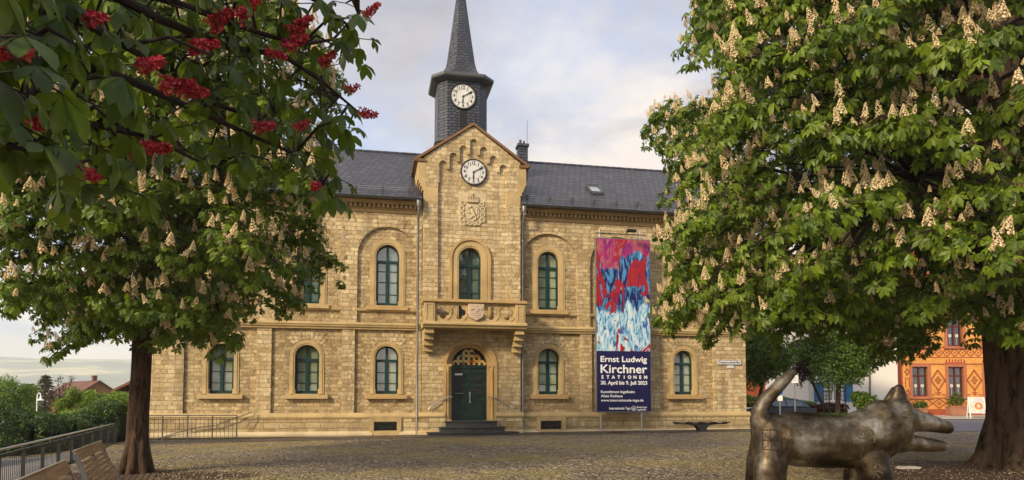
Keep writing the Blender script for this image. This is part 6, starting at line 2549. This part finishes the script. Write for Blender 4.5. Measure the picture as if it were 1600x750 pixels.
for (z0, z1) in ((1.28, 3.30), (4.72, 6.70)):
    for wx, _ in WX:
        f = MB()
        w = 1.06
        f.band([(wx - w / 2 + .07, z0 + .07), (wx - w / 2 + .07, z1 - .07), (wx + w / 2 - .07, z1 - .07), (wx + w / 2 - .07, z0 + .07)], [(wx - w / 2, z0), (wx - w / 2, z1), (wx + w / 2, z1), (wx + w / 2, z0)], 0.14, 0.22)
        f.box(wx - w / 2 + .01, wx + w / 2 - .01, 0.142, 0.21, z0, z0 + 0.08)
        f.box(wx - 0.05, wx + 0.05, 0.13, 0.215, z0 + .05, z1 - .05)
        f.box(wx - w / 2 + .03, wx + w / 2 - .03, 0.125, 0.212, z1 - 0.66, z1 - 0.57)
        o = f.build('window', M['woodred'], oh)
        g = MB()
        g.add([(wx - .5, 0.18, z0 + .03), (wx + .5, 0.18, z0 + .03), (wx + .5, 0.18, z1 - .03), (wx - .5, 0.18, z1 - .03)], [(0, 1, 2, 3)])
        g.build('pane', M['pane_dark'], o)
        g = MB()
        g.band([(wx - w / 2, z0), (wx - w / 2, z1), (wx + w / 2, z1), (wx + w / 2, z0)], [(wx - w / 2 - .20, z0), (wx - w / 2 - .20, z1 + .20), (wx + w / 2 + .20, z1 + .20), (wx + w / 2 + .20, z0)], -0.05, 0.12)
        g.box(wx - w / 2 - .30, wx + w / 2 + .30, -0.13, 0.14, z0 - 0.17, z0 - 0.003)
        g.build('surround', M['sandred'], o)
        g = MB()
        for dx in (-0.24, 0.24):
            for k in range(7):
                a = 6.283 * k / 7
                g.ball((wx + dx + 0.075 * math.cos(a), 0.15, z0 + 0.72 + 0.075 * math.sin(a)), 0.05, 6, 4)
            g.tube([(wx + dx, 0.155, z0 + 0.1), (wx + dx, 0.155, z0 + 0.7)], 0.008, 4)
        g.build('paper_flower', M['cream'], o)
m = MB()
m.box(-0.25, HW + 0.3, -0.35, 0.2, HH - 0.1, HH + 0.12)
m.build('eaves', M['sandred'], oh)
m = MB()
m.add([(-0.3, -0.5, HH), (HW + .4, -0.5, HH), (HW + .4, 4.5, HH + 4.4), (-0.3, 4.5, HH + 4.4)], [(0, 1, 2, 3)])
m.add([(-0.3, 9.5, HH), (HW + .4, 9.5, HH), (HW + .4, 4.5, HH + 4.4), (-0.3, 4.5, HH + 4.4)], [(0, 1, 2, 3)])
m.build('roof', M['tile'], oh)

# white house with blue shutters
wy = 47.3
wx0 = (1263 - 800) / FPX * wy
wb = zg(22, wy)
wh = empty('white_house', (wx0, wy, wb), 'white plastered house with blue shutters beside the orange house', 'house')
m = MB()
WW = HXL - wx0 - 0.02
wall_row(m, 0, WW, 0, 6.3, [(1.66, 1.30, 1.05, 2.25, False)], 0, 0.2)
for xx in (0, WW):
    m.add([(xx, 0, 0), (xx, 8, 0), (xx, 8, 6.3), (xx, 0, 6.3)], [(0, 1, 2, 3)])
    m.add([(xx, 0, 6.3), (xx, 8, 6.3), (xx, 4, 8.3)], [(0, 1, 2)])
m.add([(0, 8, 0), (WW, 8, 0), (WW, 8, 6.3), (0, 8, 6.3)], [(0, 1, 2, 3)])
m.build('wall', M['plaster'], wh)
m = MB()
m.add([(-.3, -.4, 6.2), (WW + .2, -.4, 6.2), (WW + .2, 4, 8.5), (-.3, 4, 8.5)], [(0, 1, 2, 3)])
m.add([(-.3, 8.4, 6.2), (WW + .2, 8.4, 6.2), (WW + .2, 4, 8.5), (-.3, 4, 8.5)], [(0, 1, 2, 3)])
m.build('roof', M['tile'], wh)
M['blue'] = plain('blue_shutter_paint', (0.015, 0.15, 0.33), 0.5, 0, 0.12)
f = MB()
f.band([(1.08, 1.12), (1.08, 2.18), (2.24, 2.18), (2.24, 1.12)], [(1.01, 1.05), (1.01, 2.25), (2.31, 2.25), (2.31, 1.05)], 0.06, 0.14)
f.box(1.01, 2.31, 0.062, 0.138, 1.05, 1.12)
f.box(1.61, 1.71, 0.055, 0.142, 1.1, 2.2)
f.box(1.04, 2.28, 0.057, 0.141, 1.82, 1.88)
o = f.build('window', M['white'], wh)
g = MB()
g.add([(1.05, .1, 1.08), (2.28, .1, 1.08), (2.28, .1, 2.22), (1.05, .1, 2.22)], [(0, 1, 2, 3)])
g.build('pane', M['pane_dark'], o)
for s in (0.37, 2.34):
    f = MB()
    f.box(s, s + 0.62, -0.05, -0.005, 1.0, 2.28)
    for k in range(16):
        z = 1.08 + 1.12 * k / 15
        f.box(s + 0.06, s + 0.56, -0.062, -0.045, z - 0.025, z + 0.02)
    f.build('shutter', M['blue'], wh)
m = MB()
m.tube([(4.1, -0.07, 0), (4.1, -0.07, 6.2)], 0.05, 8)
m.build('downpipe', M['darkzinc'], wh)
# wooden trellis by that house
p = gp(1318, 41.2)
tr_ = empty('trellis', p, 'slim dark trellis standing beside the trunk of the round hornbeam', 'trellis')
m = MB()
for xx in (-0.9, -0.55, 0.05, 0.4):
    m.tube([(xx - .3, 0, -0.1), (xx - .3, 0, 2.1)], 0.03, 6)
for k in range(8):
    z = 0.2 + 0.25 * k
    m.tube([(-1.2, 0, z), (-0.85, 0, z)], 0.02, 5)
    m.tube([(-0.25, 0, z), (0.1, 0, z)], 0.02, 5)
m.build('bars', M['twig'], tr_)
# red brick outbuilding and ochre house behind the trees
oy = 60
ox0 = (1150 - 800) / FPX * oy
ob = empty('brick_outbuilding', (ox0, oy, zg(20, oy)), 'low red brick building half hidden behind the hornbeams', 'building')
m = MB()
m.box(0, 7.6, 0, 5, -0.3, 3.2)
m.build('wall', M['rbrick'], ob)
m = MB()
m.add([(-.2, -.3, 3.1), (7.8, -.3, 3.1), (7.8, 2.5, 4.7), (-.2, 2.5, 4.7)], [(0, 1, 2, 3)])
m.add([(-.2, 5.3, 3.1), (7.8, 5.3, 3.1), (7.8, 2.5, 4.7), (-.2, 2.5, 4.7)], [(0, 1, 2, 3)])
m.build('roof', M['tile'], ob)
oc = empty('ochre_house', ((1195 - 800) / FPX * 72, 72, zg(26, 72)), 'ochre house front glimpsed high between the two hornbeams', 'house')
m = MB()
m.box(0, 5.0, 0, 6, -0.3, 6.2)
m.build('wall', plain('ochre_plaster', (0.50, 0.34, 0.15), 0.9), oc)
m = MB()
m.prism([(-0.3, 6.1), (5.3, 6.1), (2.5, 8.6)], -0.3, 6.3)
m.build('roof', M['tile_brown'], oc)
m = MB()
for xx in (1.0, 3.2):
    m.box(xx, xx + 0.9, -0.03, 0.1, 3.6, 5.0)
m.build('window', M['pane_dark'], oc)

# planters
def planter(px, y, w, h, seed, label, bush_h, bush_r):
    b0 = gp(px, y)
    b0 = (b0[0], b0[1], b0[2] + 0.06)
    t = empty('planter', b0, label, 'planter')
    m = MB()
    m.prism([(-w / 2 * .9, 0), (w / 2 * .9, 0), (w / 2, h), (-w / 2, h)], -0.3, 0.3)
    m.box(-w / 2 - .03, w / 2 + .03, -0.33, 0.33, h - 0.06, h)
    m.build('pot', plain('terracotta', (0.34, 0.15, 0.085), 0.85), t, bevel=0.01)
    global rng
    rng = np.random.default_rng(seed)
    P_, D = blob_points([(0, 0, h + bush_h * .45), (-bush_r * .5, 0, h + bush_h * .3), (bush_r * .5, 0, h + bush_h * .35)], [bush_r * .8, bush_r * .6, bush_r * .6], 900, 0.2, bush_h / bush_r * 0.6)
    V, F, T = leaf_cards(P_, D + rng.normal(0, .5, P_.shape), 0.13, 0.35)
    np_obj('plant', V, F, M['leaf_bg'], t, T)


planter(1437, 47.0, 0.62, 0.50, 71, 'small terracotta planter with a drooping green plant under the left window of the orange house', 0.55, 0.42)
planter(1492, 46.9, 1.05, 0.62, 72, 'wide terracotta trough with a tall bushy plant against the orange house', 1.05, 0.55)
# pavement board
p = gp(1524, 42.8)
ab = empty('pavement_board', (p[0], p[1], zg(p[0], p[1]) + 0.03), 'folding pavement board with a colourful poster, left of the massive trunk', 'sign board', R(-14))
fm = MB()
for (ya, yb) in ((-0.32, 0.0), (0.32, 0.0)):
    for xx in (-0.42, 0.42):
        fm.bar((xx, ya, 0.0), (xx, yb, 1.28), 0.05, 0.03)
    fm.bar((-0.42, ya * .75, 0.32), (0.42, ya * .75, 0.32), 0.04, 0.03)
    fm.bar((-0.42, ya * .02, 1.26), (0.42, ya * .02, 1.26), 0.05, 0.04)
fm.build('frame', M['white'], ab)
pm = NT('poster_print')
pc_ = pm.noise(pm.obj(), 4.0, 3, 0.5, 'Color')
pm.pbr(pm.mix(0.6, (0.55, 0.52, 0.45), pc_), 0.6)
m = MB()
m.add([(-0.38, -0.24 - .01, 0.34), (0.38, -0.24 - .01, 0.34), (0.38, -0.012, 1.23), (-0.38, -0.012, 1.23)], [(0, 1, 2, 3)])
m.add([(-0.38, 0.24, 0.34), (0.38, 0.24, 0.34), (0.38, 0.012, 1.23), (-0.38, 0.012, 1.23)], [(0, 1, 2, 3)])
m.build('poster', pm.m, ab)
m = MB()
cx_, cz_ = 0.08, 0.74
for k in range(12):
    a = 6.283 * k / 12
    for (r0, w_) in ((0.16, 0.075),):
        x = cx_ + r0 * math.cos(a); z = cz_ + r0 * math.sin(a)
        yv = -0.262 + (z - 0.34) * 0.265
        m.prism([(x + w_ * math.cos(t), z + w_ * math.sin(t)) for t in [6.283 * q / 8 for q in range(8)]], yv - 0.006 - 0.0006 * (k % 3), yv)
m.build('flower_print', plain('orange_print', (0.55, 0.22, 0.05), 0.6, 0, 0.3, 6), ab)

# traffic signs
p = gp(1218, 33)
ps = empty('parking_sign', p, 'blue parking sign with a white P and a small plate below', 'traffic sign')
m = MB(); m.tube([(0, 0, -0.1), (0, 0, 2.22)], 0.03, 8); m.build('pole', M['zinc'], ps)
zc = at(1218, 612, 33).z - p[2]
M['signblue'] = plain('sign_blue', (0.01, 0.12, 0.42), 0.4, 0, 0.04)
m = MB(); m.box(-0.16, 0.16, -0.06, -0.035, zc - 0.16, zc + 0.16); m.build('plate', M['signblue'], ps, bevel=0.01)
m = MB()
put_text(m, 'P', -0.015, zc - 0.105, -0.066, None, 0.21, 'C', fat=0.01)
m.band([(-0.14, zc - .14), (-0.14, zc + .14), (0.14, zc + .14), (0.14, zc - .14)], [(-0.152, zc - .152), (-0.152, zc + .152), (0.152, zc + .152), (0.152, zc - .152)], -0.064, -0.058)
m.box(-0.152, 0.152, -0.064, -0.058, zc - .1525, zc - .1405)
m.build('symbol', M['white'], ps)
m = MB(); m.box(-0.11, 0.11, -0.055, -0.035, zc - 0.43, zc - 0.19)
for k in range(3):
    m.box(-0.07, 0.05, -0.0575, -0.054, zc - 0.25 - 0.06 * k, zc - 0.235 - 0.06 * k)
m.build('lower_plate', M['white'], ps)
p = gp(1241.5, 31)
s2 = empty('traffic_sign', p, 'small square white sign on a thin pole beside the tail of the sculpture', 'traffic sign')
zc = at(1241.5, 592.5, 31).z - p[2]
m = MB(); m.tube([(0.0, 0, -0.1), (0.0, 0, zc + .05)], 0.027, 8); m.build('pole', M['zinc'], s2)
m = MB(); m.box(-0.15, 0.155, -0.055, -0.03, zc - 0.18, zc + 0.18); m.build('plate', M['white'], s2, bevel=0.01)
m = MB()
for k, w_ in enumerate((0.09, 0.07, 0.08)):
    m.box(-0.1, -0.1 + w_ * 2, -0.0575, -0.0545, zc + 0.06 - 0.06 * k, zc + 0.075 - 0.06 * k)
m.build('faint_lines', plain('pale_grey_print', (0.45, 0.45, 0.45), 0.6), s2)


# cars
def make_car(loc, rz, paint, label):
    c = empty('parked_car', loc, label, 'car', rz)
    # side profile (x along the car, z up)
    low = [(-2.10, 0.30), (-2.12, 0.62), (-2.02, 0.86), (-1.55, 0.98), (-0.85, 1.02), (0.6, 1.02), (1.55, 1.00), (2.02, 0.92), (2.08, 0.62), (2.05, 0.30)]
    cabin = [(-0.98, 1.01), (-0.30, 1.40), (0.25, 1.50), (0.95, 1.48), (1.50, 1.32), (1.88, 1.01)]
    m = MB()
    secs = [(0.0, 1.0), (0.62, 1.0), (0.80, 0.985), (0.88, 0.93)]

    def ring(y, k, prof, zmid):
        return [(x * (1 - (1 - k) * .25), y, zmid + (z - zmid) * k) for x, z in prof]
    rings = [ring(-y, k, low, 0.62) for y, k in reversed(secs)] + [ring(y, k, low, 0.62) for y, k in secs[1:]]
    n = len(low)
    m.add([p_ for r__ in rings for p_ in r__], [(i * n + j, i * n + (j + 1) % n, (i + 1) * n + (j + 1) % n, (i + 1) * n + j) for i in range(len(rings) - 1) for j in range(n)] + [tuple(range(n)), tuple((len(rings) - 1) * n + j for j in reversed(range(n)))])
    n = len(cabin)
    cr_ = []
    for y, s in ((-0.80, 0), (-0.62, 1), (0.62, 1), (0.80, 0)):
        cr_.append([(x * (0.985 if s else 1.0), y * (1 if not s else 1), 1.0 + (z - 1.0) * (1.0 if s else 0.06)) for x, z in cabin])
    m.add([p_ for r__ in cr_ for p_ in r__], [(i * n + j, i * n + j + 1, (i + 1) * n + j + 1, (i + 1) * n + j) for i in range(3) for j in range(n - 1)])
    body_ = m.build('body', paint, c, smooth=True)
    g = MB()
    g.add([(-0.93, -0.60, 1.06), (-0.93, 0.60, 1.06), (-0.36, 0.56, 1.385), (-0.36, -0.56, 1.385)], [(0, 1, 2, 3)])
    g.add([(1.80, -0.58, 1.08), (1.80, 0.58, 1.08), (1.53, 0.54, 1.30), (1.53, -0.54, 1.30)], [(0, 1, 2, 3)])
    for s in (-1, 1):
        for q in ([(-0.75, 1.06), (0.30, 1.06), (0.30, 1.43), (-0.22, 1.38)], [(0.38, 1.06), (1.30, 1.06), (1.18, 1.34), (0.38, 1.43)]):
            g.add([(x, s * (0.81 - (z - 1.06) * .42), z) for x, z in q], [(0, 1, 2, 3)])
    g.build('windows', M['pane_dark'], c)
    for x in (-1.30, 1.28):
        for s in (-1, 1):
            w = MB()
            w.lathe([(0.22, -0.10), (0.31, -0.09), (0.32, 0.0), (0.31, 0.09), (0.22, 0.10)], (x, s * 0.80, 0.32), 20, 'Y')
            o_ = w.build('wheel', M['black'], c, smooth=True)
            w = MB()
            w.lathe([(0.20, -0.105), (0.20, 0.105)], (x, s * 0.80, 0.32), 14, 'Y')
            w.build('rim', M['zinc'], o_)
    for s in (-1, 1):
        w = MB(); w.box(-2.10, -1.94, s * 0.62 - 0.16, s * 0.62 + 0.16, 0.66, 0.80); w.build('headlight', M['white'], c, bevel=0.02)
        w = MB(); w.box(1.96, 2.09, s * 0.68 - 0.10, s * 0.68 + 0.10, 0.66, 0.90); w.build('tail_light', plain('red_lens', (0.35, 0.01, 0.01), 0.25), c, bevel=0.02)
        w = MB(); w.box(-0.62, -0.50, s * 0.98 - 0.09, s * 0.98 + 0.09, 1.02, 1.14); w.build('mirror', paint, c, bevel=0.02)
    w = MB(); w.box(2.055, 2.085, -0.26, 0.26, 0.50, 0.61); w.box(-2.125, -2.10, -0.26, 0.26, 0.42, 0.53); w.build('number_plate', M['white'], c)
    return c


cpaint = plain('dark_blue_car_paint', (0.012, 0.018, 0.035), 0.12, 0.3, 0.05, spec=0.6)
wpaint = plain('white_car_paint', (0.72, 0.72, 0.70), 0.2, 0, 0.03, spec=0.6)
p = at(1240, 627, 38)
dc_ = make_car((13.55, 36.5, zg(13.5, 36.5)), R(6), cpaint, 'dark blue car parked behind the back of the sculpture')
dc_.scale = (0.93, 0.93, 0.92)
p = gp(-12, 19.5)
make_car((p[0] - 2.75, p[1] + 0.3, zg(p[0] - 1, p[1])), R(4), wpaint, 'white car in the left street, only its rear corner in view')

# street lamp on the left
b0 = gp(59, 44)
lp = empty('street_lamp', b0, 'white street lamp with curved neck and bell shade beyond the dark hedge', 'street lamp')
zt = at(59, 614, 44).z - b0[2]
m = MB()
m.tube([(0, 0, -0.1), (0, 0, zt - 0.28), (0.02, 0, zt - 0.06), (0.10, 0, zt), (0.20, 0, zt - 0.05), (0.22, 0, zt - 0.2)], 0.034, 8)
m.build('pole', M['white'], lp, smooth=True)
m = MB()
m.lathe([(0.03, 0), (0.05, -0.10), (0.09, -0.22), (0.22, -0.28), (0.23, -0.30), (0.14, -0.32)], (0.22, 0, zt - 0.16), 16)
m.build('lamp_shade', M['white'], lp, smooth=True)


# houses down the slope on the left
def gable_house(base, w, d, h, rise, rz, wall, roof, label, chim=True, name='gable_house'):
    """front gable facing the camera, ridge running away"""
    t = empty(name, base, label, 'house', rz)
    m = MB()
    m.box(-w / 2, w / 2, 0, d, -4, h)
    m.prism([(-w / 2, h), (w / 2, h), (0, h + rise)], 0.002, d - .002)
    m.build('wall', wall, t)
    m = MB()
    for s in (-1, 1):
        e = s * (w / 2 + 0.45)
        ez = h - 0.45 * rise / (w / 2)
        q = [(e, ez), (0, h + rise), (0, h + rise + 0.16), (e, ez + 0.16)]
        m.prism(q, -0.5, d + 0.4)
    o = m.build('roof', roof, t)
    if chim:
        m = MB()
        m.box(-0.25, 0.25, 1.2, 1.8, h + rise - 0.5, h + rise + 0.75)
        m.box(-0.30, 0.30, 1.15, 1.85, h + rise + 0.75, h + rise + 0.85)
        m.build('chimney', M['tile_brown'], o)
    m = MB()
    for xx in (-w * .22, w * .22):
        m.box(xx - 0.5, xx + 0.5, -0.04, 0.1, h - 1.9, h - 0.5)
    m.build('window', M['pane_dark'], t)
    return t


M['bbrick'] = brickmat('brown_brick', (0.34, 0.17, 0.065), (0.25, 0.115, 0.045), (0.22, 0.14, 0.08))
hy = 96
ap = at(154, 596, hy)
gable_house((ap.x, hy, zg(ap.x, hy)), 5.4, 11, ap.z - zg(ap.x, hy) - 1.85, 1.85, R(50), M['bbrick'], M['tile_brown'], 'brown brick house with tiled gable and chimney beyond the green bushes')
hy = 36
ap = at(66 + 10, 633, hy)
gable_house((ap.x, hy + 2, zg(ap.x, hy)), 2.2, 3.5, ap.z - zg(ap.x, hy) - 0.5, 0.55, R(-30), M['bbrick'], M['tile_brown'], 'small brick shed with reddish brown roof just above the hedge', False, 'shed')
hy = 44
ax = at(203, 612, hy)
t = empty('yellow_house', (ax.x, hy, zg(ax.x, hy)), 'yellow rendered house with brown roof and white eaves beside the left trunk', 'house')
top = ax.z - t.location.z
m = MB()
m.box(-0.15, 4, 0, 6, -4, top)
m.build('wall', plain('orange_render', (0.60, 0.32, 0.08), 0.9), t)
m = MB()
m.box(-0.62, -0.16, 0.3, 5.5, -4, top - 0.35)
m.build('side_wall', plain('brown_side', (0.16, 0.08, 0.04), 0.9), t)
m = MB()
m.box(-0.72, -0.155, -0.1, 5.8, top - 0.34, top - 0.06)
m.build('white_eaves', M['white'], t)
m = MB()
m.prism([(-0.95, top - 0.05), (1.8, top + 1.3), (4.5, top - 0.05), (4.5, top + 0.10), (1.8, top + 1.45), (-0.95, top + 0.10)], -0.4, 6.3)
m.build('roof', M['tile_brown'], t)
